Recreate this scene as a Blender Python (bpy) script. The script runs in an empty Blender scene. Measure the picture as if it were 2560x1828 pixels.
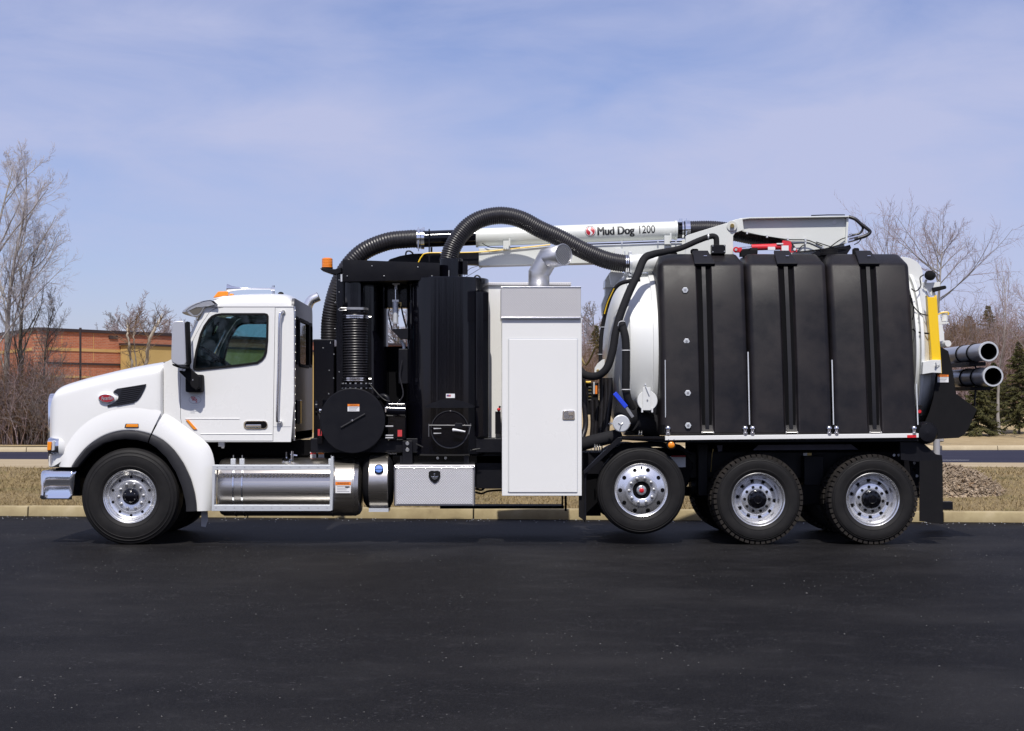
import bpy, bmesh, math, random
import numpy as np
from mathutils import Vector, Matrix, geometry

rng = random.Random(11)
R = math.radians
scene = bpy.context.scene
col = scene.collection

# ------------------------------------------------------------------ camera, sky, sun, exposure
# The photograph was measured on a 2560-pixel-wide grid; F, CX, CY are the lens in that grid.
F, CX, CY, D, H = 4123.0, 1215.0, 1016.0, 19.0, 1.6
cam_data = bpy.data.cameras.new('camera')
cam_data.sensor_width = 36.0
cam_data.lens = F / 2560.0 * 36.0
cam_data.shift_x = (1280.0 - CX) / 2560.0
cam_data.shift_y = (CY - 914.0) / 2560.0
cam_data.clip_start = 0.1
cam_data.clip_end = 6000.0
cam = bpy.data.objects.new('camera', cam_data)
col.objects.link(cam)
cam.location = (0.0, -D, H)
cam.rotation_euler = (R(90), 0, 0)
scene.camera = cam

SUN_EL, SUN_AZ = 55.0, 4.0          # azimuth: degrees to the left of straight behind the camera
sd = Vector((-math.sin(R(SUN_AZ)) * math.cos(R(SUN_EL)), -math.cos(R(SUN_AZ)) * math.cos(R(SUN_EL)), math.sin(R(SUN_EL))))
sun_data = bpy.data.lights.new('sun', 'SUN')
sun_data.energy = 4.4
sun_data.angle = R(0.53)
sun_data.color = (1.0, 0.955, 0.89)
sun = bpy.data.objects.new('sun', sun_data)
col.objects.link(sun)
sun.rotation_euler = (-sd).to_track_quat('-Z', 'Y').to_euler()
sun.location = (0, 0, 40)

world = bpy.data.worlds.new('World')
scene.world = world
world.use_nodes = True
wn = world.node_tree
wn.nodes.clear()
w_out = wn.nodes.new('ShaderNodeOutputWorld')
w_bg = wn.nodes.new('ShaderNodeBackground')
w_sky = wn.nodes.new('ShaderNodeTexSky')
w_sky.sky_type = 'NISHITA'
w_sky.sun_disc = False
w_sky.sun_elevation = R(SUN_EL)
w_sky.sun_rotation = math.atan2(sd.x, sd.y)
w_sky.air_density = 1.0
w_sky.dust_density = 0.6
w_sky.ozone_density = 2.2
w_bg.inputs['Strength'].default_value = 0.112
# thin high cloud, spread over the dome by direction
w_tc = wn.nodes.new('ShaderNodeTexCoord')
def wmath(op, a, b=None):
    n = wn.nodes.new('ShaderNodeMath'); n.operation = op
    for i, s in enumerate((a, b)):
        if s is None: continue
        if isinstance(s, (int, float)): n.inputs[i].default_value = s
        else: wn.links.new(s, n.inputs[i])
    return n.outputs[0]
def wnoise(scale, detail, rough, off):
    m = wn.nodes.new('ShaderNodeMapping')
    m.inputs['Location'].default_value = off
    m.inputs['Rotation'].default_value = (0, R(7), 0)
    m.inputs['Scale'].default_value = (0.8, 0.8, 2.6)
    wn.links.new(w_tc.outputs['Generated'], m.inputs[0])
    n = wn.nodes.new('ShaderNodeTexNoise')
    n.inputs['Scale'].default_value = scale
    n.inputs['Detail'].default_value = detail
    n.inputs['Roughness'].default_value = rough
    n.inputs['Distortion'].default_value = 0.4
    wn.links.new(m.outputs[0], n.inputs['Vector'])
    return n.outputs['Fac']
cl = wmath('ADD', wmath('MULTIPLY', wnoise(3.6, 3, 0.5, (3.1, 0.4, 0.35)), 0.66), wmath('MULTIPLY', wnoise(9.0, 6, 0.6, (7.7, 2.2, 0)), 0.34))
w_ramp = wn.nodes.new('ShaderNodeValToRGB')
w_ramp.color_ramp.elements[0].position = 0.30
w_ramp.color_ramp.elements[0].color = (0, 0, 0, 1)
w_ramp.color_ramp.elements[1].position = 0.57
w_ramp.color_ramp.elements[1].color = (1, 1, 1, 1)
wn.links.new(cl, w_ramp.inputs[0])
w_tint = wn.nodes.new('ShaderNodeMix'); w_tint.data_type = 'RGBA'; w_tint.blend_type = 'MULTIPLY'
w_tint.inputs[0].default_value = 1.0
w_tint.inputs[7].default_value = (0.82, 0.79, 1.04, 1)
wn.links.new(w_sky.outputs[0], w_tint.inputs[6])
w_mix = wn.nodes.new('ShaderNodeMix'); w_mix.data_type = 'RGBA'
wn.links.new(wmath('MULTIPLY', w_ramp.outputs[0], 0.88), w_mix.inputs[0])
wn.links.new(w_tint.outputs[2], w_mix.inputs[6])
w_mix.inputs[7].default_value = (4.65, 4.95, 6.95, 1)
wn.links.new(w_mix.outputs[2], w_bg.inputs['Color'])
wn.links.new(w_bg.outputs[0], w_out.inputs['Surface'])

scene.view_settings.view_transform = 'Standard'
scene.view_settings.look = 'None'
scene.view_settings.exposure = 0.0
scene.view_settings.gamma = 1.0
scene.view_settings.use_curve_mapping = False
scene.render.engine = 'CYCLES'
scene.cycles.max_bounces = 8
scene.cycles.transparent_max_bounces = 12
scene.cycles.use_denoising = True

# ------------------------------------------------------------------ measuring helpers
def P(px, py, Y=0.0):
    """The point at depth Y that the photograph shows at pixel (px, py)."""
    k = (D + Y) / F
    return Vector(((px - CX) * k, Y, H - (py - CY) * k))
def X(px, Y=0.0): return (px - CX) * (D + Y) / F
def Zp(py, Y=0.0): return H - (py - CY) * (D + Y) / F

# ------------------------------------------------------------------ mesh builder
class MB:
    def __init__(s): s.v = []; s.f = []
    def add(s, vs, fs):
        n = len(s.v)
        s.v += [tuple(v) for v in vs]
        s.f += [tuple(i + n for i in f) for f in fs]
        return s
    def box(s, x0, x1, y0, y1, z0, z1):
        vs = [(x0,y0,z0),(x1,y0,z0),(x1,y1,z0),(x0,y1,z0),(x0,y0,z1),(x1,y0,z1),(x1,y1,z1),(x0,y1,z1)]
        return s.add(vs, [(0,3,2,1),(4,5,6,7),(0,1,5,4),(1,2,6,5),(2,3,7,6),(3,0,4,7)])
    def pbox(s, px0, py0, px1, py1, Y0, Y1):
        """Box whose near face (depth Y0) covers the pixel rectangle."""
        return s.box(X(px0,Y0), X(px1,Y0), Y0, Y1, Zp(py1,Y0), Zp(py0,Y0))
    def obox(s, c, u, v, w):
        c, u, v, w = Vector(c), Vector(u), Vector(v), Vector(w)
        vs = [c + a*u + b*v + d*w for d in (-1,1) for a, b in ((-1,-1),(1,-1),(1,1),(-1,1))]
        return s.add(vs, [(0,3,2,1),(4,5,6,7),(0,1,5,4),(1,2,6,5),(2,3,7,6),(3,0,4,7)])
    def prism(s, pts, y0, y1):
        """Polygon of (x, z) points extruded along Y."""
        n = len(pts)
        vs = [(p[0], y0, p[1]) for p in pts] + [(p[0], y1, p[1]) for p in pts]
        fs = [tuple(range(n)), tuple(range(2*n-1, n-1, -1))]
        fs += [(i, i+n, (i+1)%n+n, (i+1)%n) for i in range(n)]
        return s.add(vs, fs)
    def pprism(s, ppts, Y0, Y1): return s.prism(px2(ppts, Y0), Y0, Y1)
    def plate(s, outer, holes, y0, y1):
        """(x, z) polygon with holes, extruded along Y."""
        loops = [outer] + list(holes)
        flat = [p for l in loops for p in l]
        tris = geometry.tessellate_polygon([[Vector((p[0], p[1], 0)) for p in l] for l in loops])
        n = len(flat)
        vs = [(p[0], y0, p[1]) for p in flat] + [(p[0], y1, p[1]) for p in flat]
        fs = [tuple(t) for t in tris] + [tuple(i + n for i in reversed(t)) for t in tris]
        o = 0
        for l in loops:
            m = len(l)
            fs += [(o+i, o+i+n, o+(i+1)%m+n, o+(i+1)%m) for i in range(m)]
            o += m
        return s.add(vs, fs)
    def tube(s, path, r, n=10, cap=True, squash=None):
        path = [Vector(p) for p in path]
        m = len(path)
        rr = r if isinstance(r, (list, tuple)) else [r]*m
        t0 = (path[1]-path[0]).normalized()
        up = Vector((0,0,1)) if abs(t0.z) < 0.9 else Vector((1,0,0))
        a = t0.cross(up).normalized()
        vs = []
        cs = [(math.cos(2*math.pi*j/n), math.sin(2*math.pi*j/n)) for j in range(n)]
        for i in range(m):
            t = (path[min(i+1,m-1)]-path[max(i-1,0)])
            if t.length < 1e-9: t = t0
            t = t.normalized()
            a = (a - t*a.dot(t)).normalized()
            b = t.cross(a)
            for c, sn in cs: vs.append(path[i] + a*(rr[i]*c) + b*(rr[i]*sn))
        fs = []
        for i in range(m-1):
            for j in range(n):
                k = (j+1) % n
                fs.append((i*n+j, i*n+k, (i+1)*n+k, (i+1)*n+j))
        if cap:
            fs.append(tuple(range(n-1,-1,-1))); fs.append(tuple(range((m-1)*n, m*n)))
        return s.add(vs, fs)
    def cyl(s, a, b, r0, r1=None, n=20): return s.tube([a, b], [r0, r0 if r1 is None else r1], n)
    def lathe(s, prof, origin, axis='Y', n=48, closed=False, caps=False):
        """Profile of (radius, height) turned round an axis through origin."""
        o = Vector(origin); m = len(prof); vs = []
        for r, h in prof:
            for j in range(n):
                c, sn = r*math.cos(2*math.pi*j/n), r*math.sin(2*math.pi*j/n)
                vs.append(o + (Vector((c, h, sn)) if axis=='Y' else Vector((h, c, sn)) if axis=='X' else Vector((c, sn, h))))
        fs = []
        for i in range(m if closed else m-1):
            i2 = (i+1) % m
            for j in range(n):
                k = (j+1) % n
                fs.append((i*n+j, i*n+k, i2*n+k, i2*n+j))
        if caps: fs += [tuple(range(n)), tuple(range(m*n-1, (m-1)*n-1, -1))]
        return s.add(vs, fs)
    def grid(s, rows, closed=False):
        """Skin over rows of equally many points."""
        n = len(rows[0]); vs = [p for r in rows for p in r]; fs = []
        for i in range(len(rows)-1):
            for j in range(n if closed else n-1):
                k = (j+1) % n
                fs.append((i*n+j, i*n+k, (i+1)*n+k, (i+1)*n+j))
        return s.add(vs, fs)
    def sphere(s, c, rx, ry=None, rz=None, nu=16, nv=10):
        ry = ry or rx; rz = rz or rx
        rows = []
        for i in range(nv+1):
            a = math.pi*i/nv
            rows.append([(c[0]+rx*math.sin(a)*math.cos(2*math.pi*j/nu), c[1]+ry*math.sin(a)*math.sin(2*math.pi*j/nu), c[2]+rz*math.cos(a)) for j in range(nu)])
        return s.grid(rows, True)

def px2(pts, Y): return [(X(a, Y), Zp(b, Y)) for a, b in pts]
def spline(pts, per=8):
    """Catmull-Rom curve through the points."""
    pts = [Vector(p) for p in pts]
    q = [pts[0]*2-pts[1]] + pts + [pts[-1]*2-pts[-2]]
    out = []
    for i in range(1, len(q)-2):
        for k in range(per):
            t = k/per
            out.append(0.5*((2*q[i]) + (q[i+1]-q[i-1])*t + (2*q[i-1]-5*q[i]+4*q[i+1]-q[i+2])*t*t + (3*q[i]-q[i-1]-3*q[i+1]+q[i+2])*t**3))
    out.append(pts[-1])
    return out
def resample(path, step):
    out = [path[0]]; acc = 0.0
    for a, b in zip(path[:-1], path[1:]):
        L = (b-a).length; d = step-acc
        while d <= L:
            out.append(a + (b-a)*(d/L)); d += step
        acc = L-(d-step)
    return out
def ring_pts(cx, cy, rx, ry, n=24, a0=0.0): return [(cx+rx*math.cos(a0+2*math.pi*i/n), cy+ry*math.sin(a0+2*math.pi*i/n)) for i in range(n)]
def rounded(x0, y0, x1, y1, r, n=4):
    pts = []
    for cx, cy, a in ((x1-r,y1-r,0),(x0+r,y1-r,90),(x0+r,y0+r,180),(x1-r,y0+r,270)):
        for i in range(n+1):
            t = R(a+90*i/n); pts.append((cx+r*math.cos(t), cy+r*math.sin(t)))
    return pts

def mesh_of(name, mb, mat, angle=38, smooth=True):
    me = bpy.data.meshes.new(name)
    me.from_pydata(mb.v, [], mb.f)
    bm = bmesh.new(); bm.from_mesh(me)
    bmesh.ops.recalc_face_normals(bm, faces=bm.faces)
    bm.to_mesh(me); bm.free()
    if smooth:
        me.polygons.foreach_set('use_smooth', [True]*len(me.polygons))
        me.set_sharp_from_angle(angle=R(angle))
    if mat: me.materials.append(mat)
    return me
def link(name, me, parent=None, bevel=0.0, seg=2):
    o = bpy.data.objects.new(name, me)
    col.objects.link(o)
    if parent is not None:
        o.parent = parent
        if parent.parent is None and parent.type == 'EMPTY': o.matrix_parent_inverse = Matrix.Translation(-parent.location)
    if bevel:
        b = o.modifiers.new('bevel', 'BEVEL'); b.width = bevel; b.segments = seg
        b.limit_method = 'ANGLE'; b.angle_limit = R(35); b.harden_normals = True
    return o
def part(name, mb, mat, parent=None, bevel=0.0, seg=2, angle=38, label=None, smooth=True):
    o = link(name, mesh_of(name, mb, mat, angle, smooth), parent, bevel, seg)
    if label: o['label'] = label
    return o
def tag(o, label=None, cat=None, group=None, kind=None):
    for k, v in (('label', label), ('category', cat), ('group', group), ('kind', kind)):
        if v: o[k] = v
    return o
def empty(name, loc):
    o = bpy.data.objects.new(name, None); col.objects.link(o); o.location = loc; o.empty_display_size = 0.3
    return o

# ------------------------------------------------------------------ materials
def mat(name, c, rough=0.5, metal=0.0, coat=0.0, spec=0.5, var=0.0, vscale=6.0, vcol=None, bump=0.0, bscale=60.0, stretch=None, rvar=0.0, emit=None):
    m = bpy.data.materials.new(name); m.use_nodes = True
    nt = m.node_tree; b = nt.nodes['Principled BSDF']
    b.inputs['Base Color'].default_value = (*c, 1)
    b.inputs['Roughness'].default_value = rough
    b.inputs['Metallic'].default_value = metal
    b.inputs['Coat Weight'].default_value = coat
    b.inputs['Coat Roughness'].default_value = 0.06
    b.inputs['Specular IOR Level'].default_value = spec
    if var or bump or rvar:
        tc = nt.nodes.new('ShaderNodeTexCoord'); mp = nt.nodes.new('ShaderNodeMapping')
        nt.links.new(tc.outputs['Object'], mp.inputs[0])
        if stretch: mp.inputs['Scale'].default_value = stretch
    if var or rvar:
        n = nt.nodes.new('ShaderNodeTexNoise'); n.inputs['Scale'].default_value = vscale; n.inputs['Detail'].default_value = 6; n.inputs['Roughness'].default_value = 0.65
        nt.links.new(mp.outputs[0], n.inputs['Vector'])
        rp = nt.nodes.new('ShaderNodeValToRGB'); rp.color_ramp.elements[0].position = 0.3; rp.color_ramp.elements[1].position = 0.72
        nt.links.new(n.outputs['Fac'], rp.inputs[0])
        if var:
            mx = nt.nodes.new('ShaderNodeMix'); mx.data_type = 'RGBA'
            mx.inputs[6].default_value = (*c, 1)
            vc = vcol or tuple(min(1, x*1.6) for x in c)
            mx.inputs[7].default_value = (*vc, 1)
            ml = nt.nodes.new('ShaderNodeMath'); ml.operation = 'MULTIPLY'; ml.inputs[1].default_value = var
            nt.links.new(rp.outputs[0], ml.inputs[0]); nt.links.new(ml.outputs[0], mx.inputs[0])
            nt.links.new(mx.outputs[2], b.inputs['Base Color'])
        if rvar:
            mr = nt.nodes.new('ShaderNodeMapRange'); mr.inputs[3].default_value = max(0.02, rough-rvar); mr.inputs[4].default_value = rough+rvar
            nt.links.new(rp.outputs[0], mr.inputs[0]); nt.links.new(mr.outputs[0], b.inputs['Roughness'])
    if bump:
        n2 = nt.nodes.new('ShaderNodeTexNoise'); n2.inputs['Scale'].default_value = bscale; n2.inputs['Detail'].default_value = 4
        nt.links.new(mp.outputs[0], n2.inputs['Vector'])
        bp = nt.nodes.new('ShaderNodeBump'); bp.inputs['Strength'].default_value = bump; bp.inputs['Distance'].default_value = 0.01
        nt.links.new(n2.outputs['Fac'], bp.inputs['Height']); nt.links.new(bp.outputs[0], b.inputs['Normal'])
    if emit:
        b.inputs['Emission Color'].default_value = (*emit[0], 1); b.inputs['Emission Strength'].default_value = emit[1]
    return m

M = {}
M['white'] = mat('white_paint', (0.785, 0.785, 0.77), 0.3, coat=0.55, var=0.35, vscale=1.2, vcol=(0.72, 0.725, 0.715), rvar=0.06)
M['white2'] = mat('white_enamel', (0.69, 0.70, 0.685), 0.36, coat=0.25, var=0.5, vscale=2.2, vcol=(0.63, 0.645, 0.635), rvar=0.08)
M['boomwhite'] = mat('boom_white', (0.66, 0.68, 0.65), 0.42, coat=0.1, var=0.4, vscale=2.0, vcol=(0.60, 0.62, 0.60))
M['black'] = mat('black_gloss', (0.0025, 0.0025, 0.0045), 0.10, spec=0.42)
M['satin'] = mat('black_satin', (0.007, 0.007, 0.0095), 0.42, spec=0.22, rvar=0.1, vscale=8.0, bump=0.05, bscale=300)
M['matte'] = mat('black_matte', (0.007, 0.007, 0.0085), 0.75, spec=0.15, var=0.4, vscale=9.0, vcol=(0.014, 0.013, 0.014))
M['poly'] = mat('black_polyethylene', (0.0060, 0.0058, 0.0075), 0.42, spec=0.24, var=0.95, vscale=2.6, vcol=(0.0195, 0.0160, 0.0170), bump=0.12, bscale=500, rvar=0.09)
M['strap'] = mat('strap_black', (0.011, 0.011, 0.014), 0.5, spec=0.25, rvar=0.1)
M['plastic'] = mat('flare_plastic', (0.02, 0.02, 0.023), 0.55, spec=0.25, bump=0.1, bscale=500, var=0.4, vscale=5)
M['rubber'] = mat('tyre_rubber', (0.0095, 0.0092, 0.010), 0.6, spec=0.2, var=0.6, vscale=6.0, vcol=(0.023, 0.0215, 0.0205), bump=0.12, bscale=120)
M['tread'] = mat('tyre_tread', (0.014, 0.013, 0.0125), 0.8, spec=0.15, var=0.8, vscale=9.0, vcol=(0.04, 0.034, 0.030))
M['hose'] = mat('hose_rubber', (0.014, 0.013, 0.015), 0.38, spec=0.5, rvar=0.1, vscale=20, var=0.3, vcol=(0.03, 0.026, 0.026))
M['sleeve'] = mat('hose_sleeve', (0.013, 0.013, 0.015), 0.8, spec=0.2, var=0.5, vscale=14, bump=0.3, bscale=90)
M['chrome'] = mat('chrome', (0.84, 0.85, 0.88), 0.07, metal=1.0)
M['alu'] = mat('polished_aluminium', (0.80, 0.80, 0.82), 0.16, metal=1.0)
M['brushed'] = mat('brushed_steel', (0.72, 0.67, 0.60), 0.3, metal=1.0, rvar=0.05, vscale=3, stretch=(0.3, 25, 25))
M['plate'] = mat('tread_plate', (0.55, 0.54, 0.545), 0.45, metal=0.35, rvar=0.06, vscale=8)
M['lozenge'] = mat('tread_lozenge', (0.86, 0.85, 0.855), 0.3, metal=0.5)
M['galv'] = mat('galvanised', (0.66, 0.68, 0.70), 0.45, metal=0.45, var=0.4, vscale=20, vcol=(0.55, 0.57, 0.60))
M['zinc'] = mat('zinc_bolt', (0.62, 0.61, 0.58), 0.3, metal=0.9)
M['brass'] = mat('brass', (0.48, 0.36, 0.14), 0.4, metal=0.8)
M['amber'] = mat('amber_lens', (0.85, 0.27, 0.015), 0.2, coat=0.6)
M['beacon'] = mat('beacon_lens', (0.80, 0.22, 0.01), 0.12, coat=0.8)
M['red'] = mat('red_lens', (0.62, 0.02, 0.03), 0.25, coat=0.5)
M['redpaint'] = mat('red_paint', (0.62, 0.025, 0.035), 0.3, coat=0.4)
M['redsticker'] = mat('red_sticker', (0.55, 0.045, 0.05), 0.5)
M['blue'] = mat('blue_plastic', (0.02, 0.06, 0.62), 0.35)
M['bluecap'] = mat('blue_cap', (0.06, 0.17, 0.52), 0.4)
M['yellow'] = mat('yellow_paint', (0.88, 0.56, 0.012), 0.4, coat=0.2)
M['orange'] = mat('orange_print', (0.84, 0.22, 0.02), 0.5)
M['paper'] = mat('label_white', (0.74, 0.74, 0.75), 0.5)
M['ink'] = mat('ink_grey', (0.28, 0.28, 0.31), 0.6)
M['inkdark'] = mat('ink_dark', (0.012, 0.013, 0.016), 0.5)
M['logored'] = mat('logo_red', (0.42, 0.018, 0.03), 0.4)
M['badgered'] = mat('badge_red', (0.30, 0.008, 0.018), 0.25, coat=0.6)
M['interior'] = mat('cab_interior', (0.045, 0.048, 0.056), 0.75)
M['seat'] = mat('cab_seat', (0.018, 0.02, 0.035), 0.7)
M['mirrorshell'] = mat('mirror_shell', (0.62, 0.63, 0.66), 0.3, metal=0.55)
M['rimalu'] = mat('rim_aluminium', (0.88, 0.88, 0.89), 0.27, metal=0.9)
M['visor'] = mat('visor_steel', (0.50, 0.505, 0.52), 0.4, metal=0.75)
M['panelblue'] = mat('grey_blue_panel', (0.17, 0.175, 0.27), 0.4)
M['glint'] = mat('latch_steel', (0.42, 0.42, 0.44), 0.4, metal=0.6)
M['elbow'] = mat('elbow_steel', (0.60, 0.60, 0.605), 0.42, metal=0.9, rvar=0.08, vscale=6, stretch=(1, 1, 6))
M['visorshade'] = mat('visor_shade_tone', (0.10, 0.09, 0.075), 0.6)  # dark tone standing in for shade under the visor's near end
M['inside'] = mat('dark_void', (0.004, 0.004, 0.005), 0.9, spec=0.1)
M['cabrear'] = mat('cab_rear_shaded_metal', (0.11, 0.11, 0.115), 0.45, metal=0.3)  # metal toned down to carry the shade on the cab's rear wall
M['pipealu'] = mat('pipe_aluminium', (0.42, 0.43, 0.46), 0.33, metal=0.55)
M['vent'] = mat('vent_black', (0.008, 0.009, 0.016), 0.5)
M['greypost'] = mat('grey_post', (0.36, 0.36, 0.38), 0.5)
def glass_mat(name, tint, gloss=0.5):
    m = bpy.data.materials.new(name); m.use_nodes = True; nt = m.node_tree; nt.nodes.clear()
    o = nt.nodes.new('ShaderNodeOutputMaterial'); mx = nt.nodes.new('ShaderNodeMixShader')
    tr = nt.nodes.new('ShaderNodeBsdfTransparent'); tr.inputs[0].default_value = (*tint, 1)
    gl = nt.nodes.new('ShaderNodeBsdfGlossy'); gl.inputs['Roughness'].default_value = 0.02
    fr = nt.nodes.new('ShaderNodeFresnel'); fr.inputs[0].default_value = 1.5
    nt.links.new(fr.outputs[0], mx.inputs[0]); nt.links.new(tr.outputs[0], mx.inputs[1]); nt.links.new(gl.outputs[0], mx.inputs[2])
    nt.links.new(mx.outputs[0], o.inputs[0])
    return m
M['glass'] = glass_mat('window_glass', (0.60, 0.76, 0.78))
M['darkglass'] = mat('dark_glass', (0.006, 0.007, 0.010), 0.04, spec=0.6)
# ================================================================== THE TRUCK: cab end
T = empty('vacuum_truck', (0.0, 1.25, 0.0))
tag(T, 'white and black vacuum excavation truck parked on the dark asphalt', 'truck')
def tp(name, mb, m, parent=None, **k): return part(name, mb, M[m] if isinstance(m, str) else m, parent or T, **k)
def bolt(c, r, h, m, parent, axis=(0, -1, 0), name='bolt', n=6):
    c = Vector(c); a = Vector(axis)
    mb = MB(); mb.cyl(c, c + a*h, r, n=n)
    return tp(name, mb, m, parent, bevel=min(r, h)*0.15)
def text_mesh(name, s, size, m, parent, bold=0.0, sx=1.0, fn=None, shear=0.0, cuts=0):
    """Lettering as a mesh; fn maps (u, v) to a place in the scene."""
    cu = bpy.data.curves.new(name, 'FONT'); cu.body = s; cu.size = size; cu.offset = bold; cu.resolution_u = 4; cu.shear = shear
    cu.align_x = 'CENTER'; cu.align_y = 'CENTER'
    to = bpy.data.objects.new(name, cu); col.objects.link(to)
    dg = bpy.context.evaluated_depsgraph_get(); dg.update()
    me = bpy.data.meshes.new_from_object(to.evaluated_get(dg))
    bpy.data.objects.remove(to)
    if cuts:
        bm = bmesh.new(); bm.from_mesh(me); bmesh.ops.triangulate(bm, faces=bm.faces[:])
        for i in range(1, cuts):
            z = -size*0.6 + size*1.2*i/cuts
            bmesh.ops.bisect_plane(bm, geom=bm.verts[:]+bm.edges[:]+bm.faces[:], plane_co=(0, z, 0), plane_no=(0, 1, 0))
        bm.to_mesh(me); bm.free()
    for v in me.vertices: v.co = fn(v.co.x*sx, v.co.y)
    me.materials.clear(); me.materials.append(M[m])
    return link(name, me, parent)
def sticker(px0, py0, px1, py1, Y, parent, head='orange', word='WARNING', lines=4, name='warning_label', frac=0.28):
    o = tp(name, MB().pbox(px0, py0, px1, py1, Y-0.003, Y), 'paper', parent)
    hh = (py1-py0)*frac
    lab = parent if parent is not T and parent.parent is not None else o
    if head: tp('header_band', MB().pbox(px0, py0, px1, py0+hh, Y-0.006, Y-0.0032), head, o if lab is o else parent)
    if word:
        c = P((px0+px1)/2, py0+hh/2, Y-0.0075)
        text_mesh('lettering', word, hh*0.85*(D+Y)/F, 'inkdark', o if lab is o else parent, fn=lambda u, v: Vector((c.x+u*0.9, c.y, c.z+v)))
    mb = MB()
    for i in range(lines):
        y = py0+hh+(py1-py0-hh)*(i+0.8)/(lines+0.8)
        mb.pbox(px0+(px1-px0)*0.1, y-0.6, px1-(px1-px0)*(0.1+0.25*((i*7) % 3)/3), y+0.6, Y-0.0045, Y-0.0032)
    if lines: tp('small_print', mb, 'ink', o if lab is o else parent)
    return o

YC0, YC1 = 0.22, 2.28
# --- hood: sections along x; each runs from the near lower edge over the top to the far lower edge
hood_x = [124, 128, 135, 160, 190, 222, 275, 333, 380, 404, 408]
hood_top = [1000, 981, 969, 961, 952, 944, 931, 919, 911.5, 907.5, 909]
hood_bot = [1167, 1167, 1166, 1150, 1118, 1092, 1070, 1062, 1062, 1062, 1062]
hood_side = [0.32, 0.225, 0.175, 0.14, 0.125, 0.117, 0.112, 0.11, 0.112, 0.125, 0.21]
rows = []
for px, pt, pb, ys in zip(hood_x, hood_top, hood_bot, hood_side):
    x = X(px, ys); zt = Zp(pt, ys+0.18); zb = Zp(pb, ys); yc = 1.25; hw = yc-ys
    row = []
    zs = zt-0.16
    for i in range(5): row.append(Vector((x, ys+0.02*(i/4)**2, zb+(zs-zb)*i/4)))
    for i in range(1, 13):
        a = math.pi/2*i/12
        row.append(Vector((x, ys+0.02+(hw-0.02)*(1-math.cos(a)**0.42), zs+(zt-zs)*math.sin(a)**0.55 + 0.05*(i/12)**2)))
    row += [Vector((p.x, 2*yc-p.y, p.z)) for p in reversed(row[:-1])]
    rows.append(row)
hood = tp('hood', MB().grid(rows), 'white', angle=60)
sm = hood.modifiers.new('sub', 'SUBSURF'); sm.levels = 1; sm.render_levels = 2
# front: chrome grille surround, dark grille, upright bars
gx = X(122, 0.4)
g = MB()
oy, iy = rounded(0.44, Zp(1168, .4), 2.06, Zp(984, .4), 0.12), rounded(0.53, Zp(1160, .4), 1.97, Zp(994, .4), 0.08)
n = len(oy); vs = [(gx-0.02, a, b) for a, b in oy]+[(gx-0.035, a, b) for a, b in iy]+[(gx+0.06, a, b) for a, b in oy]+[(gx+0.06, a, b) for a, b in iy]
fs = []
for i in range(n):
    j = (i+1) % n
    fs += [(i, j, j+n, i+n), (i, i+2*n, j+2*n, j), (i+n, j+n, j+3*n, i+3*n)]
g.add(vs, fs)
surround = tp('grille_surround', g, 'chrome', bevel=0.006)
tp('grille_mesh', MB().box(gx+0.01, gx+0.05, 0.5, 2.0, Zp(1164, .4), Zp(990, .4)), 'vent', surround)
bar = mesh_of('grille_bar', MB().box(gx-0.03, gx+0.0, -0.008, 0.008, Zp(1162, .4), Zp(992, .4)), M['chrome'])
for i in range(11):
    o = link('grille_bar', bar, surround); o.location.y = 0.62+i*1.26/10
tp('valance', MB().box(X(124,.4), X(158,.4), 0.34, 2.16, Zp(1168,.4), Zp(1138,.4)), 'white', bevel=0.02)

# --- fenders: skin between the arch edge A and the line B where the fender melts into the hood
arch_out = [(180,1168),(186,1157),(194,1146),(214.5,1120),(245.5,1097),(276.5,1083),(313,1076),(344,1078),(376,1087)]
blend = [(141,1168),(145,1148),(153,1128),(178,1084),(214,1050),(256,1030),(302,1020),(352,1018),(404,1026)]
rear_out = [(379,1088),(406,1100),(434,1125.5),(457.5,1159),(476,1198),(486,1234),(490,1260),(491,1278)]
rear_bl = [(409,1030),(447,1056),(488,1088),(517,1109),(531,1143),(534,1193),(532,1240),(529,1278)]
def fender(A, B, yo, ybs, flip=False, power=2.2):
    rows = []
    for k_, ((ax, ay), (bx, by)) in enumerate(zip(A, B)):
        yb = ybs[k_] if isinstance(ybs, list) else ybs
        r = []
        a0 = P(ax, ay, yo)
        r.append(Vector((a0.x, yo+0.06, a0.z)))
        for i in range(9):
            s = i/8; yy = yo+(yb-yo)*s**power
            k = (D+yo)/F
            r.append(Vector(((ax+(bx-ax)*s-CX)*k, yy, H-(ay+(by-ay)*s-CY)*k)))
        rows.append(r)
    if flip: rows = [[Vector((p.x, 2.5-p.y, p.z)) for p in r] for r in rows]
    return rows
for flip in (False, True):
    f = tp('fender', MB().grid(fender(arch_out, blend, 0.088, [.19,.17,.152,.134,.125,.119,.115,.113,.125], flip)), 'white', angle=70)
    f.modifiers.new('sub', 'SUBSURF').render_levels = 2
    f = tp('fender_skirt', MB().grid(fender(rear_out, rear_bl, 0.078, [.15,.175,.20,.215,.22,.22,.22,.22], flip, 3.0)), 'white', angle=70)
    f.modifiers.new('sub', 'SUBSURF').render_levels = 2
flare_in = [(195,1168),(202,1159),(209,1151),(230,1128),(261,1109),(287,1101),(313,1098),(341,1100),(369,1107)]
rear_in = [(372,1108),(390,1119),(416,1144),(439.5,1180),(455,1218.6),(463,1252),(465,1266),(465,1279)]
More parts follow.
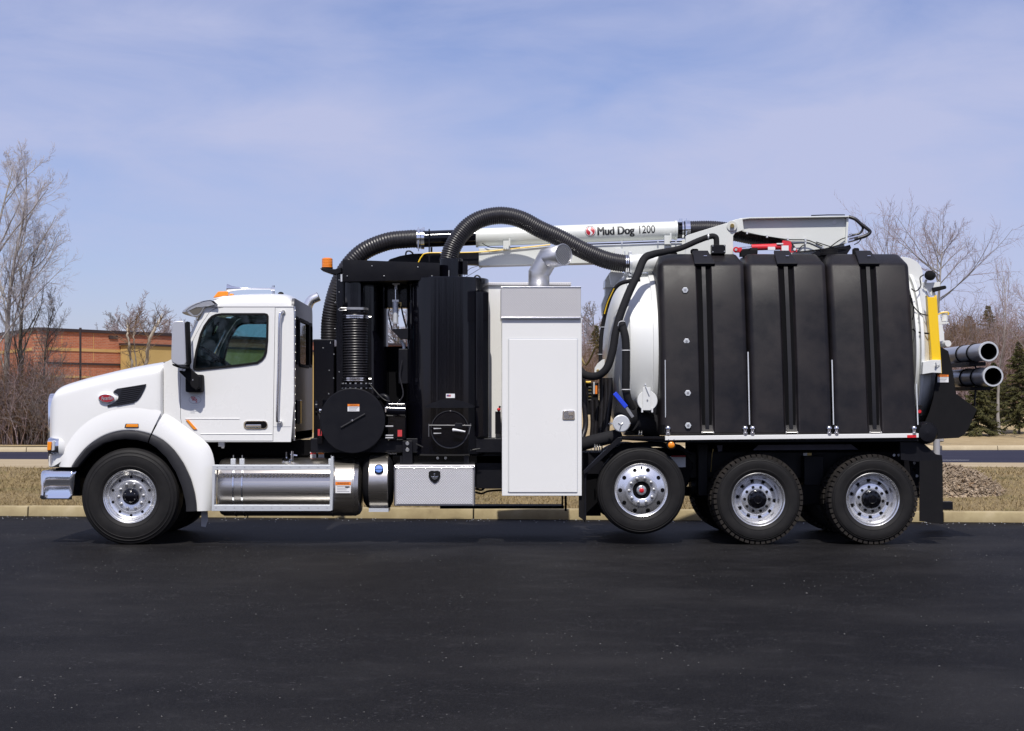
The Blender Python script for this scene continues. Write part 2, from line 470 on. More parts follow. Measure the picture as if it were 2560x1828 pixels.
for A, B in ((arch_out, flare_in), (rear_out, rear_in)):
    for flip in (False, True):
        rows = []
        for (ax, ay), (bx, by) in zip(A, B):
            a, b = P(ax, ay, 0.03), P(bx, by, 0.03)
            m1 = a*0.8+b*0.2; m2 = a*0.2+b*0.8
            r = [Vector((a.x, 0.10, a.z)), Vector((a.x, 0.035, a.z)), Vector((m1.x, 0.018, m1.z)), Vector((m2.x, 0.022, m2.z)), Vector((b.x, 0.035, b.z)), Vector((b.x, 0.12, b.z))]
            rows.append([Vector((p.x, 2.5-p.y, p.z)) for p in r] if flip else r)
        o = tp('wheel_arch_flare', MB().grid(rows), 'plastic', angle=50)
tp('splash_flap', MB().pprism([(503,1278),(519,1278),(520,1300),(514,1318),(503,1316)], 0.3, 0.31), 'greypost')
# dark inner wheel well
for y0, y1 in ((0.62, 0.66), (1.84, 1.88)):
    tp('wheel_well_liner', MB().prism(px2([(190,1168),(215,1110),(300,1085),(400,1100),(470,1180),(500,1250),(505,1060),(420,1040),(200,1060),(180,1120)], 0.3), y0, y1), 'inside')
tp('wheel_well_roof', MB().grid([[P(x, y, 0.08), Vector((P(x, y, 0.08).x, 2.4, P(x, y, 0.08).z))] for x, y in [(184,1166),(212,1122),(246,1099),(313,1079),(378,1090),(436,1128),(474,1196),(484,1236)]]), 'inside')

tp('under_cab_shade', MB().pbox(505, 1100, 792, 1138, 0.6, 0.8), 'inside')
# --- cab sides with door openings
A_side = [(409,1058),(409,908),(440,893),(463,880),(469,866),(511,771),(522,766),(560,764),(733,764),(735,790),(735,1000),(727,1105),(500,1105),(458,1066)]
door = [(452,1045),(452,940),(457,925),(467,903),(475,874),(486,845),(506,808),(525,780),(540,772),(560,769),(687.5,769),(682,1102),(495,1102),(456,1063)]
def grow_poly(pts, d):
    c = (sum(p[0] for p in pts)/len(pts), sum(p[1] for p in pts)/len(pts))
    out = []
    m = len(pts)
    area = sum(pts[i][0]*pts[(i+1)%m][1]-pts[(i+1)%m][0]*pts[i][1] for i in range(m))
    sg = 1 if area > 0 else -1
    for i in range(m):
        a, b, e = pts[i-1], pts[i], pts[(i+1)%m]
        n1 = (b[1]-a[1], -(b[0]-a[0])); n2 = (e[1]-b[1], -(e[0]-b[0]))
        l1, l2 = math.hypot(*n1) or 1, math.hypot(*n2) or 1
        nx, ny = n1[0]/l1+n2[0]/l2, n1[1]/l1+n2[1]/l2
        l = math.hypot(nx, ny) or 1
        out.append((b[0]+sg*d*nx/l, b[1]+sg*d*ny/l))
    return out
win_pts = [(483,921),(485,900),(489,877),(500,835),(509,815),(521,798),(529,790),(540,785),(555,783),(662,783),(669,785),(672,791),(671,850),(668,880),(664,892),(657,901),(644,910),(600,916),(524,924),(497,927),(487,926)]
win_in = grow_poly(win_pts, -5.5)
cabs = tp('cab_side', MB().plate(px2(A_side, YC0), [px2(grow_poly(door, 1.3), YC0)], YC0, YC0+0.04), 'white')
tp('cab_side', MB().plate(px2(A_side, YC0), [px2(grow_poly(door, 1.3), YC0)], YC1-0.04, YC1), 'white')
tp('seam_backing', MB().plate(px2(grow_poly(door, 4), YC0), [px2(grow_poly(win_pts, 6), YC0)], YC0+0.05, YC0+0.06), 'inside', cabs)
near_door = None
for y0, y1 in ((YC0-0.006, YC0+0.035), (YC1-0.035, YC1+0.006)):
    d = tp('door', MB().plate(px2(door, YC0), [px2(grow_poly(win_pts, -1), YC0)], y0, y1), 'white')
    s = -1 if y0 < 1 else 1
    yo = y0 if s < 0 else y1
    tp('window_frame', MB().plate(px2(win_pts, YC0), [px2(win_in, YC0)], yo+(-0.012 if s < 0 else -0.02), yo+(0.02 if s < 0 else 0.012)), 'matte', d)
    tp('window_pane', MB().prism(px2(grow_poly(win_in, 1), YC0), yo-s*0.012, yo-s*0.008), 'glass', d)
    if near_door is None: near_door = d
# pressed lines of the door
for y, a, b in ((1047, 462, 600), (1085, 500, 682)):
    tp('pressed_line', MB().obox(P((a+b)/2, y, YC0-0.006), ((X(b)-X(a))/2, 0, 0), (0, 0.006, 0), (0, 0, 0.006)), 'white', near_door, bevel=0.005)
hd = tp('door_handle', MB().prism(px2(rounded(609,1052,669,1073,9,5), .21), 0.205, 0.219), 'chrome', near_door)
tp('handle_recess', MB().prism(px2(rounded(612,1054,667,1071,8,5), .2), 0.2025, 0.2045), 'inside', near_door)
tp('handle_grip', MB().pbox(614, 1061.5, 653, 1069, 0.185, 0.202), 'chrome', near_door, bevel=0.01)
# oval transfer and the small print below it
ov = tp('door_decal', MB().prism(px2(ring_pts(487.5, 999.5, 15.8, 10.5, 36), .21), 0.2105, 0.2135), 'paper', near_door)
ovr = tp('decal_ring', MB().plate(px2(ring_pts(487.5, 999.5, 15.4, 10.1, 36), .21), [px2(ring_pts(487.5, 999.5, 14.7, 9.4, 36), .21)], 0.2095, 0.2103), 'ink', near_door)
for i, (ww, pxx, pyy) in enumerate((('BSA', 483.5, 994.5), ('MSA', 487, 999.8), ('A', 491, 1005))):
    c = P(pxx, pyy, 0.2095)
    text_mesh('decal_lettering', ww, 0.034, 'redsticker', near_door, bold=0.001, fn=lambda u, v, c=c: Vector((c.x+u*0.9, c.y, c.z+v)))
mb = MB()
for i in range(5):
    mb.pbox(476, 1014+i*4.3, 476+(17, 20, 14, 19, 11)[i], 1015+i*4.3, 0.2105, 0.2135)
tp('decal_small_print', mb, 'galv', near_door)
# --- roof
rows = []
roof_px = [512, 516, 524, 540, 565, 600, 650, 699, 716, 727, 733, 735]
roof_py = [766, 759, 752, 745, 740, 736.5, 735, 735.5, 739, 747, 757, 766]
for px, py in zip(roof_px, roof_py):
    x = X(px, YC0); z0 = Zp(767, YC0); z1 = Zp(py, YC0+0.12); row = []
    ins = 0.0 if 525 < px < 720 else 0.02
    for i in range(19):
        a = math.pi*i/18; c, s_ = math.cos(a), math.sin(a)
        row.append(Vector((x, 1.25-(1.03-ins)*math.copysign(abs(c)**0.34, c), z0+(z1-z0)*abs(s_)**0.5+0.03*abs(s_)**4)))
    rows.append(row)
roof = tp('cab_roof', MB().grid(rows), 'white', angle=60)
roof.modifiers.new('sub', 'SUBSURF').render_levels = 1
tp('roof_gutter', MB().box(X(530, .2), X(735, .2), YC0-0.004, YC0+0.02, Zp(768.5, .22), Zp(766.5, .22)), 'ink', roof)
# --- rear wall with windows
xr = X(735, YC0)
tp('roof_lining', MB().box(X(545,.3), xr-0.02, YC0+0.05, YC1-0.05, Zp(775,.22), Zp(772,.22)), 'interior', roof)
mb = MB()
def yz_plate(outer, holes, x0, x1):
    t = MB().plate(outer, holes, 0, 1)
    out = MB(); out.f = t.f
    out.v = [(x0 if v[1] < 0.5 else x1, v[0], v[2]) for v in t.v]
    return out
zt, zb = Zp(766, YC0), Zp(1102, YC0)
wz0, wz1 = Zp(905, .3), Zp(795, .3)
holes = [rounded(0.36, wz0, 0.62, wz1, 0.06), rounded(0.74, wz0-0.02, 1.76, wz1, 0.06), rounded(1.88, wz0, 2.14, wz1, 0.06)]
rw = part('cab_rear_wall', yz_plate(rounded(YC0+0.005, zb, YC1-0.005, zt+0.1, 0.1), holes, xr-0.03, xr), M['cabrear'], T)
for h in holes:
    part('rear_window_frame', yz_plate(grow_poly(h, 0.025), [grow_poly(h, -0.012)], xr-0.01, xr+0.014), M['matte'], rw)
    t = MB().prism(h, 0, 1); t.v = [(xr-0.012+0.004*v[1], v[0], v[2]) for v in t.v]
    part('rear_window_pane', t, M['glass'], rw)
tp('rear_trim_strip', MB().box(xr-0.002, xr+0.012, YC0, YC0+0.02, zb, zt), 'alu', rw)
for i in range(16):
    bolt((xr+0.012, YC0+0.01, zb+(zt-zb)*(i+0.5)/16), 0.006, 0.005, 'zinc', rw, (1, 0, 0), 'rivet')
tp('rear_vent_duct', MB().box(xr, xr+0.06, 0.34, 0.5, Zp(1060,.3), Zp(1000,.3)), 'black', rw, bevel=0.01)
# --- floor, fire wall, dash, seats, steering wheel
tp('cab_floor', MB().box(X(460,.3), xr, 0.27, 2.23, Zp(1100,.22), Zp(1080,.22)), 'matte')
tp('fire_wall', MB().box(X(411,.3), X(440,.3), 0.25, 2.25, Zp(1060,.22), Zp(905,.22)), 'matte')
tp('door_trim', MB().box(X(470,.3), xr-0.03, YC0+0.065, YC0+0.085, zb, Zp(930,.22)), 'interior')
tp('dashboard', MB().prism(px2([(452,1050),(452,905),(470,893),(500,897),(520,905),(530,925),(530,1050)], .3), 0.33, 2.17), 'seat', bevel=0.03)
for yy in (0.55, 1.5):
    s_ = tp('seat', MB().prism(px2([(585,1080),(585,990),(660,985),(675,860),(700,860),(705,985),(705,1080)], .4), yy, yy+0.5), 'seat', bevel=0.05)
wheel_c = P(540, 893, 0.75)
ax = Vector((-0.55, 0, -0.83)).normalized(); u = Vector((0, 1, 0)); v = ax.cross(u)
ring = [wheel_c+u*(0.22*math.cos(2*math.pi*i/32))+v*(0.22*math.sin(2*math.pi*i/32)) for i in range(33)]
sw = tp('steering_wheel', MB().tube(ring, 0.016, 8), 'seat')
m2 = MB()
for a in (90, 210, 330): m2.tube([wheel_c+ax*0.03, wheel_c+u*(0.21*math.cos(R(a)))+v*(0.21*math.sin(R(a)))], 0.012, 6)
m2.tube([wheel_c+ax*0.4, wheel_c], 0.03, 8)
tp('steering_column', m2, 'seat', sw)
# --- windscreen and pillars
rows = []
for i in range(11):
    t = i/10; y = YC0+0.03+(YC1-YC0-0.06)*t; b = 0.13*(1-(2*t-1)**4)
    top, bot = P(512, 773, YC0), P(452, 895, YC0)
    rows.append([Vector((top.x+(bot.x-top.x)*k/6-b, y, top.z+(bot.z-top.z)*k/6)) for k in range(7)])
tp('windscreen', MB().grid(rows), 'glass', angle=60)
tp('cowl', MB().prism(px2([(405,1000),(405,909),(452,893),(470,900),(470,1000)], .24), YC0+0.02, YC1-0.02), 'white', bevel=0.02)
tp('cowl_screen', MB().prism(px2([(412,910),(450,894),(452,892),(412,907)], .24), YC0+0.1, YC1-0.1), 'plastic')
# --- sun visor
sec = [(541,757),(532,749),(521,746),(505,749),(489,755),(473,763),(462,772),(461,776),(475,770),(492,764),(512,762),(532,763),(540,764)]
rows = []
for i in range(17):
    t = i/16; y = 0.17+2.16*t; b = 0.16*(1-(2*t-1)**2)-0.02*abs(2*t-1)**6
    drop = 0.02*abs(2*t-1)**3
    rows.append([Vector((X(a, .2)-b, y, Zp(c, .2)-drop)) for a, c in sec])
vis = tp('sun_visor', MB().grid(rows, True), 'visor', angle=50)
tp('visor_end', MB().pprism([(462,774),(475,765),(489,758),(524,749),(537,762),(511,768),(503,784),(494,791),(482,792),(470,783)], 0.178, 0.19), 'visor', vis, bevel=0.004)
tp('visor_end_shade', MB().pprism([(472,777),(490,768),(508,769),(501,781),(493,787),(484,788)], 0.1745, 0.1775), 'visorshade', vis)
# --- roof marker lights and horn
for i, yy in enumerate((0.42, 0.85, 1.25, 1.65, 2.08)):
    c = P(556, 739, 0.42)
    lens = MB().prism([(c.x-0.105, c.z-0.03), (c.x-0.045, c.z+0.045), (c.x+0.07, c.z+0.05), (c.x+0.08, c.z-0.005)], yy-0.05, yy+0.05)
    ml = tp('marker_light', lens, 'amber', roof, bevel=0.012)
    tp('marker_light_base', MB().prism([(c.x-0.12, c.z-0.045), (c.x+0.02, c.z-0.01), (c.x+0.19, c.z-0.005), (c.x+0.2, c.z-0.03)], yy-0.062, yy+0.062), 'white', roof, bevel=0.008)
yh = 0.6
prof = [(0.058,0.0),(0.056,0.012),(0.045,0.03),(0.034,0.06),(0.024,0.11),(0.017,0.17),(0.012,0.26),(0.010,0.52)]
horn = MB(); hc = P(568, 722, yh)
horn.lathe([(r, h) for r, h in prof], hc, 'X', 24)
hn = tp('air_horn', horn, 'chrome', roof, angle=60)
tp('horn_bell_disc', MB().cyl(hc+Vector((0.012,0,0)), hc+Vector((0.016,0,0)), 0.05, n=24), 'chrome', roof)
tp('horn_stand', MB().cyl(P(571.5, 720, yh), P(571.5, 748, yh), 0.011, n=10), 'chrome', roof)
tp('horn_stand', MB().cyl(P(683, 714, yh), P(683, 742, yh), 0.018, n=12).cyl(P(678, 723, yh), P(687, 723, yh), 0.024, n=14), 'chrome', roof)
tp('roof_antenna_base', MB().sphere(P(702, 735, .6), 0.035, 0.035, 0.025), 'matte', roof)
# --- far exhaust stack
ep = spline([P(765, 1000, 2.45), P(766, 820, 2.45), P(768, 775, 2.45), P(777, 752, 2.45), P(797, 741, 2.45)], 8)
tp('exhaust_stack', MB().tube(ep, 0.062, 20, cap=False), 'rimalu')
tp('stack_bore', MB().tube([ep[-4], ep[-1]-Vector((0.004, 0, 0))], 0.056, 18), 'inside')
# --- mirror
mh = tp('wing_mirror', MB().prism(px2([(432,806),(438,803),(458,802),(463,806),(467,905),(464,914),(446,914),(431,907),(429,895)], -.1), -0.14, 0.1), 'mirrorshell', bevel=0.03, seg=3)
tp('mirror_glass', MB().prism(px2([(463.5,808),(468,803),(472,905),(468.5,912)], -.1), -0.12, 0.08), 'matte', mh, bevel=0.004)
tp('mirror_foot', MB().prism(px2([(431,909),(446,916),(468,916),(470,921),(458,922),(444,919),(432,914)], -.1), -0.13, 0.09), 'matte', mh, bevel=0.01)
tp('mirror_arm', MB().prism(px2([(463,900),(471,895),(473,920),(484,930),(497,941),(497,968),(490,976),(478,968),(466,948),(447,930),(446,926),(462,928)], 0.0), 0.02, 0.09), 'matte', mh, bevel=0.02)
mbx = MB().prism(px2(rounded(466.5, 937, 509, 981, 5), 0.16), 0.08, 0.213)
tp('mirror_bracket', mbx, 'matte', mh, bevel=0.01)
tp('mirror_bracket_cover', MB().pbox(490, 939, 501, 972, 0.05, 0.078), 'satin', mh, bevel=0.012)
bolt(P(482, 950, 0.02), 0.008, 0.006, 'zinc', mh)
# --- grab handle
tp('grab_handle', MB().tube(spline([P(708, 781, .215), P(704, 783, .17), P(699, 795, .15), P(697, 900, .15), P(692.5, 1040, .15), P(697, 1053, .17), P(701, 1057, .215)], 6), 0.0165, 12), 'alu', cabs)
for a, b in ((708, 781), (701, 1058)): tp('handle_foot', MB().cyl(P(a, b, .2), P(a, b, .22), 0.025, n=14), 'zinc', cabs)
# seam of the rear corner panel
tp('corner_seam', MB().pbox(683, 1066.5, 727, 1067.5, YC0-0.002, YC0+0.002), 'ink', cabs)
# --- marker lights, vent, badge
tp('side_marker_light', MB().pprism([(314,1059.5),(346,1059.5),(347,1069.5),(311,1069.5)], 0.084, 0.2), 'matte')
tp('side_marker_lens', MB().pprism([(316,1060.8),(345,1060.8),(345.5,1068.3),(313.5,1068.3)], 0.072, 0.1), 'amber', bevel=0.006)
tp('slanted_reflector', MB().pprism([(464,1050.5),(471.5,1050),(493,1074),(484,1074)], 0.2, 0.213), 'amber', near_door, bevel=0.003)
vent_poly = [(282,981.5),(286,976),(293,971.6),(365,960),(361,972),(352.5,990),(346,999),(341,1003.5),(328,1008),(268,1018),(269,1012.6),(279,1010),(287,1005),(294,998),(296,991),(293,985)]
vn = tp('hood_vent', MB().pprism(vent_poly, 0.104, 0.16), 'vent', bevel=0.006)
mb = MB()
for i in range(9):
    y = 965+i*5.2
    xl, xr_ = max(284, 300-(i-3)*1.5 if i < 5 else 296), 362-i*3.2
    mb.tube([P(xl if i not in (6, 7, 8) else xl-4, y+7, .102), P(xr_, y-1+0.0*i, .102)], 0.004, 5)
tp('vent_mesh', mb, 'matte', vn)
bz = tp('badge_surround', MB().lathe([(0.0, -0.02), (0.8, -0.018), (0.95, -0.008), (1.0, 0.05)], (0, 0, 0), 'Y', 40), 'white')
bz.data.transform(Matrix.Translation(P(269, 995, 0.122)) @ Matrix.Rotation(R(4), 4, 'Y') @ Matrix.Diagonal((0.115, 1, 0.068, 1)))
bo = tp('hood_badge', MB().prism(ring_pts(0, 0, 0.092, 0.047, 36), -0.02, 0.0), 'chrome', bevel=0.003)
bo.data.transform(Matrix.Translation(P(267, 996, 0.105)) @ Matrix.Rotation(R(4), 4, 'Y'))
br = tp('badge_enamel', MB().prism(ring_pts(0, 0, 0.086, 0.042, 36), -0.024, -0.0205), 'badgered', bo)
br.data.transform(Matrix.Translation(P(267, 996, 0.105)) @ Matrix.Rotation(R(4), 4, 'Y'))
bc = P(267, 996, 0.079)
text_mesh('badge_lettering', 'Peterbilt', 0.062, 'chrome', bo, bold=0.0012, sx=0.62, shear=0.25, fn=lambda u, v: Vector((bc.x+u, bc.y, bc.z+v+u*0.07)))
# --- headlights
for flip in (False, True):
    def fy(v): return 2.5-v if flip else v
    hous = MB(); rows = []
    for px, y0, y1, yo in ((112,1098,1133,.20),(118,1093.5,1138,.12),(146,1094,1139,.10),(160,1097,1143,.14),(172,1104,1140,.28)):
        r = []
        zt_, zb_ = Zp(y0, .1), Zp(y1, .1)
        for i in range(16):
            a = 2*math.pi*i/16; c, s_ = math.cos(a), math.sin(a)
            r.append(Vector((X(px, .1), fy(0.42+(0.42-yo)*math.copysign(abs(c)**.4, c)), (zt_+zb_)/2+(zt_-zb_)/2*math.copysign(abs(s_)**.45, s_))))
        rows.append(r)
    hl = tp('headlight', MB().grid(rows[2:], True), 'white', angle=50)
    hb = MB().grid(rows[:3], True); hb.f.append(tuple(range(16)))
    tp('headlight_bezel', hb, 'chrome', hl, angle=50)
    if not flip:
        tp('turn_signal_lens', MB().pprism([(118.5,1104.5),(129,1104.5),(127,1126),(117.5,1126)], 0.095, 0.16), 'amber', hl, bevel=0.006)
        tp('headlight_lens', MB().pprism([(130.5,1103),(137,1101),(136,1126),(128.5,1128)], 0.097, 0.16), 'galv', hl, bevel=0.006)
# --- bumper
rows = []
for i in range(25):
    t = i/24; y = 0.1+2.3*t; e = abs(2*t-1)
    b = 0.32*e**6
    f0, f1 = X(101.5, .1)+b*0.1, X(99.5, .1)+b*0.1
    rows.append((y, e))
bsec = []
def bump_row(y, xf): return [Vector((xf+0.035, y, Zp(1178, .1))), Vector((xf+0.01, y, Zp(1181, .1))), Vector((xf+0.003, y, Zp(1187, .1))), Vector((xf, y, Zp(1215, .1))), Vector((xf-0.006, y, Zp(1238, .1))), Vector((xf-0.008, y, Zp(1245, .1))), Vector((xf+0.012, y, Zp(1248, .1))), Vector((xf+0.04, y, Zp(1248, .1)))]
rows = []
side = [X(181,.1), X(170,.1), X(155,.1), X(140,.1), X(125,.1), X(115,.1)]
for j, xs in enumerate(side):
    k = 0.07+0.012*(len(side)-1-j)*0.0
    base = [(0.03, 1178), (0.008, 1180), (0.0, 1185), (0.006, 1205), (0.007, 1220), (-0.002, 1236), (-0.010, 1245), (0.03, 1248)]
    rows.append([Vector((xs+ (0.062*(1-i/7)**1.3 if j == 0 else 0.04*(1-i/7) if j == 1 else 0.0), 0.07+o+0.002*j, Zp(pyv, .08))) for i, (o, pyv) in enumerate(base)])
for a in (20, 45, 70):
    ca, sa = math.cos(R(a)), math.sin(R(a)); cx_, cy_ = X(115,.1), 0.07+0.07
    base = [(-0.03, 1178), (-0.012, 1181), (-0.004, 1187), (0.0, 1215), (0.005, 1238), (0.007, 1245), (-0.01, 1248), (-0.03, 1248)]
    rows.append([Vector((cx_-(0.066+o)*sa, cy_-(0.062+o)*ca, Zp(pyv, .08))) for o, pyv in base])
half = rows
mid = [bump_row(y, X(100.5,.1)-0.03*(1-((y-1.25)/1.1)**2)) for y in (0.2, 0.45, 0.85, 1.25)]
allr = half+mid+[[Vector((p.x, 2.5-p.y, p.z)) for p in r] for r in reversed(half+mid[:-1])]
bp_ = tp('bumper', MB().grid(allr), 'chrome', angle=60)
s2 = bp_.modifiers.new('solid', 'SOLIDIFY'); s2.thickness = 0.006; s2.offset = 1
tp('bumper_bracket', MB().pbox(140, 1170, 188, 1182, 0.3, 0.8).pbox(150, 1180, 200, 1240, 0.55, 0.8), 'satin')
# ================================================================== wheels
def tyre_profile(Rt, W, steer=True):
    p = [(0.292, 0.075), (0.300, 0.045), (0.312, 0.030), (0.322, 0.020), (0.345, 0.008), (0.352, 0.006), (0.356, 0.009), (0.40, 0.0), (0.43, 0.0)]
    q = (Rt if steer else Rt-0.034)-0.43
    dz = 0.0 if steer else 0.024
    p += [(0.43+q*0.30, 0.004), (0.43+q*0.33, 0.001), (0.43+q*0.36, 0.005), (0.43+q*0.55, 0.012), (0.43+q*0.60, 0.010), (0.43+q*0.63, 0.015), (0.43+q*0.80, 0.028), (0.43+q*0.86, 0.030), (Rt-0.012-dz, 0.045), (Rt-0.004-dz, 0.058)]
    inner = []
    n = 5
    y0, y1 = 0.062, W/2
    if steer:
        ys = np.linspace(y0, W-y0, 7)
        for a, b in zip(ys[:-1], ys[1:]):
            inner += [(Rt, a+0.004), (Rt, b-0.006), (Rt-0.014, b-0.005), (Rt-0.014, b+0.003)]
        inner = inner[:-2]
    else:
        inner = [(Rt-0.028, 0.07), (Rt-0.028, W-0.07)]
    back = [(r, W-y) for r, y in reversed(p)]
    return p+inner+back
def tread_blocks(Rt, W, n):
    mb = MB()
    cols = [(0.026, 0.105, 0.0), (0.118, 0.160, 0.5), (W-0.160, W-0.118, 0.0), (W-0.105, W-0.026, 0.5)]
    for y0, y1, ph in cols:
        for i in range(n):
            a0 = 2*math.pi*(i+ph)/n; a1 = a0+2*math.pi/n*0.74
            vs = []
            for r in (Rt-0.045, Rt):
                for a, y in ((a0, y0), (a1, y0), (a1+0.012, y1), (a0+0.012, y1)):
                    rr = r-(0.010 if (y < 0.05 or y > W-0.05) and r == Rt else 0)
                    vs.append((rr*math.cos(a), y, rr*math.sin(a)))
            mb.add(vs, [(0,3,2,1),(4,5,6,7),(0,1,5,4),(1,2,6,5),(2,3,7,6),(3,0,4,7)])
    return mb
WM = {}
WM['tyre_steer'] = mesh_of('tyre', MB().lathe(tyre_profile(0.562, 0.40), (0,0,0), 'Y', 72), M['rubber'], 30)
WM['tyre_lift'] = mesh_of('tyre', MB().lathe(tyre_profile(0.512, 0.30), (0,0,0), 'Y', 72), M['rubber'], 30)
WM['tyre_drive'] = mesh_of('tyre', MB().lathe(tyre_profile(0.526, 0.28, False), (0,0,0), 'Y', 72), M['rubber'], 30)
WM['blocks'] = mesh_of('tread_blocks', tread_blocks(0.526, 0.28, 50), M['tread'], 30)
rim_steer = [(0.296,0.05),(0.309,0.036),(0.311,0.030),(0.306,0.026),(0.298,0.032),(0.292,0.045),(0.281,0.052),(0.274,0.066),(0.268,0.070),(0.262,0.088),(0.250,0.100),(0.236,0.106),(0.208,0.108),(0.190,0.108),(0.184,0.102),(0.178,0.098),(0.10,0.096),(0.092,0.10),(0.085,0.11)]
rim_lift = [(0.296,0.05),(0.309,0.036),(0.311,0.030),(0.306,0.026),(0.299,0.030),(0.296,0.040),(0.290,0.042),(0.284,0.030),(0.265,0.018),(0.235,0.006),(0.205,-0.004),(0.192,-0.010),(0.186,-0.016),(0.18,-0.018),(0.11,-0.018),(0.103,-0.014),(0.10,0.06)]
rim_drive = [(0.296,0.05),(0.309,0.036),(0.311,0.030),(0.306,0.026),(0.298,0.032),(0.290,0.044),(0.283,0.060),(0.276,0.065),(0.272,0.085),(0.262,0.105),(0.256,0.15),(0.250,0.185),(0.230,0.205),(0.205,0.210),(0.197,0.200),(0.186,0.150),(0.180,0.140),(0.172,0.136),(0.11,0.136),(0.105,0.14),(0.10,0.2)]
for k, p in (('steer', rim_steer), ('lift', rim_lift), ('drive', rim_drive)):
    WM['rim_'+k] = mesh_of('rim', MB().lathe(p, (0,0,0), 'Y', 72), M['rimalu'], 32)
WM['backing'] = mesh_of('brake_drum', MB().lathe([(0,0.12),(0.25,0.14),(0.285,0.2),(0.285,0.36),(0,0.36)], (0,0,0), 'Y', 36), M['inside'])
WM['backing_d'] = mesh_of('brake_drum', MB().lathe([(0.1,0.22),(0.25,0.22),(0.27,0.25),(0.27,0.5),(0,0.5)], (0,0,0), 'Y', 36), M['inside'])
WM['hub_steer'] = mesh_of('hub', MB().lathe([(0,0.035),(0.055,0.036),(0.068,0.045),(0.074,0.06),(0.09,0.066),(0.094,0.075),(0.094,0.12)], (0,0,0), 'Y', 36), M['black'])
WM['hub_drive'] = mesh_of('hub', MB().lathe([(0,0.035),(0.04,0.036),(0.047,0.042),(0.05,0.055),(0.094,0.060),(0.102,0.066),(0.104,0.08),(0.09,0.085),(0.086,0.11),(0.104,0.12),(0.106,0.15)], (0,0,0), 'Y', 36), M['black'])
WM['hub_lift'] = mesh_of('hub', MB().lathe([(0,-0.022),(0.04,-0.02),(0.055,-0.012),(0.058,0.0),(0.058,0.06),(0.1,0.062)], (0,0,0), 'Y', 36), M['pipealu'])
WM['cap_lift'] = mesh_of('hub_cap', MB().lathe([(0,-0.032),(0.02,-0.031),(0.027,-0.026),(0.028,-0.018)], (0,0,0), 'Y', 24), M['red'])
WM['ring_lift'] = mesh_of('hub_recess', MB().lathe([(0.05,0.0),(0.099,0.0),(0.1,0.02)], (0,0,0), 'Y', 36), M['inside'])
WM['nut'] = mesh_of('lug_nut', MB().lathe([(0,-0.03),(0.008,-0.03),(0.0095,-0.026),(0.0155,-0.024),(0.0165,-0.02),(0.0165,-0.004),(0.021,-0.002),(0.021,0.003)], (0,0,0), 'Y', 6), M['zinc'])
WM['nut_dark'] = mesh_of('lug_nut', MB().lathe([(0,-0.016),(0.013,-0.015),(0.0165,-0.01),(0.018,0.0)], (0,0,0), 'Y', 10), M['matte'])
WM['hubbolt'] = mesh_of('hub_bolt', MB().lathe([(0,-0.008),(0.005,-0.008),(0.007,-0.003),(0.007,0.004)], (0,0,0), 'Y', 6), M['zinc'])
WM['hubbolt_d'] = mesh_of('hub_bolt', MB().lathe([(0,-0.012),(0.010,-0.012),(0.013,-0.004),(0.013,0.01)], (0,0,0), 'Y', 6), M['black'])
def hole_mesh(r): return mesh_of('hand_hole', MB().lathe([(0,-0.0022),(r*0.94,-0.0022),(r,-0.0015),(r*1.04,0.004)], (0,0,0), 'Y', 18), M['inside'])
WM['hole_s'], WM['hole_l'], WM['hole_d'] = hole_mesh(0.0165), hole_mesh(0.024), hole_mesh(0.0225)
def sub(name, me, w, loc=(0,0,0), rot=None, sc=None):
    o = bpy.data.objects.new(name, me); col.objects.link(o); o.parent = w; o.location = loc
    if rot is not None: o.rotation_euler = rot
    if sc: o.scale = (sc, sc, sc)
    return o
def ringed(name, me, w, r, y, n, ph, tilt=0.0):
    for i in range(n):
        a = R(ph+360*i/n)
        o = sub(name, me, w, (r*math.cos(a), y, r*math.sin(a)))
        if tilt: o.rotation_euler = Matrix.Rotation(-a, 4, 'Y').to_euler() if False else (Matrix.Rotation(-a, 3, 'Y') @ Matrix.Rotation(tilt, 3, 'Z')).to_euler()
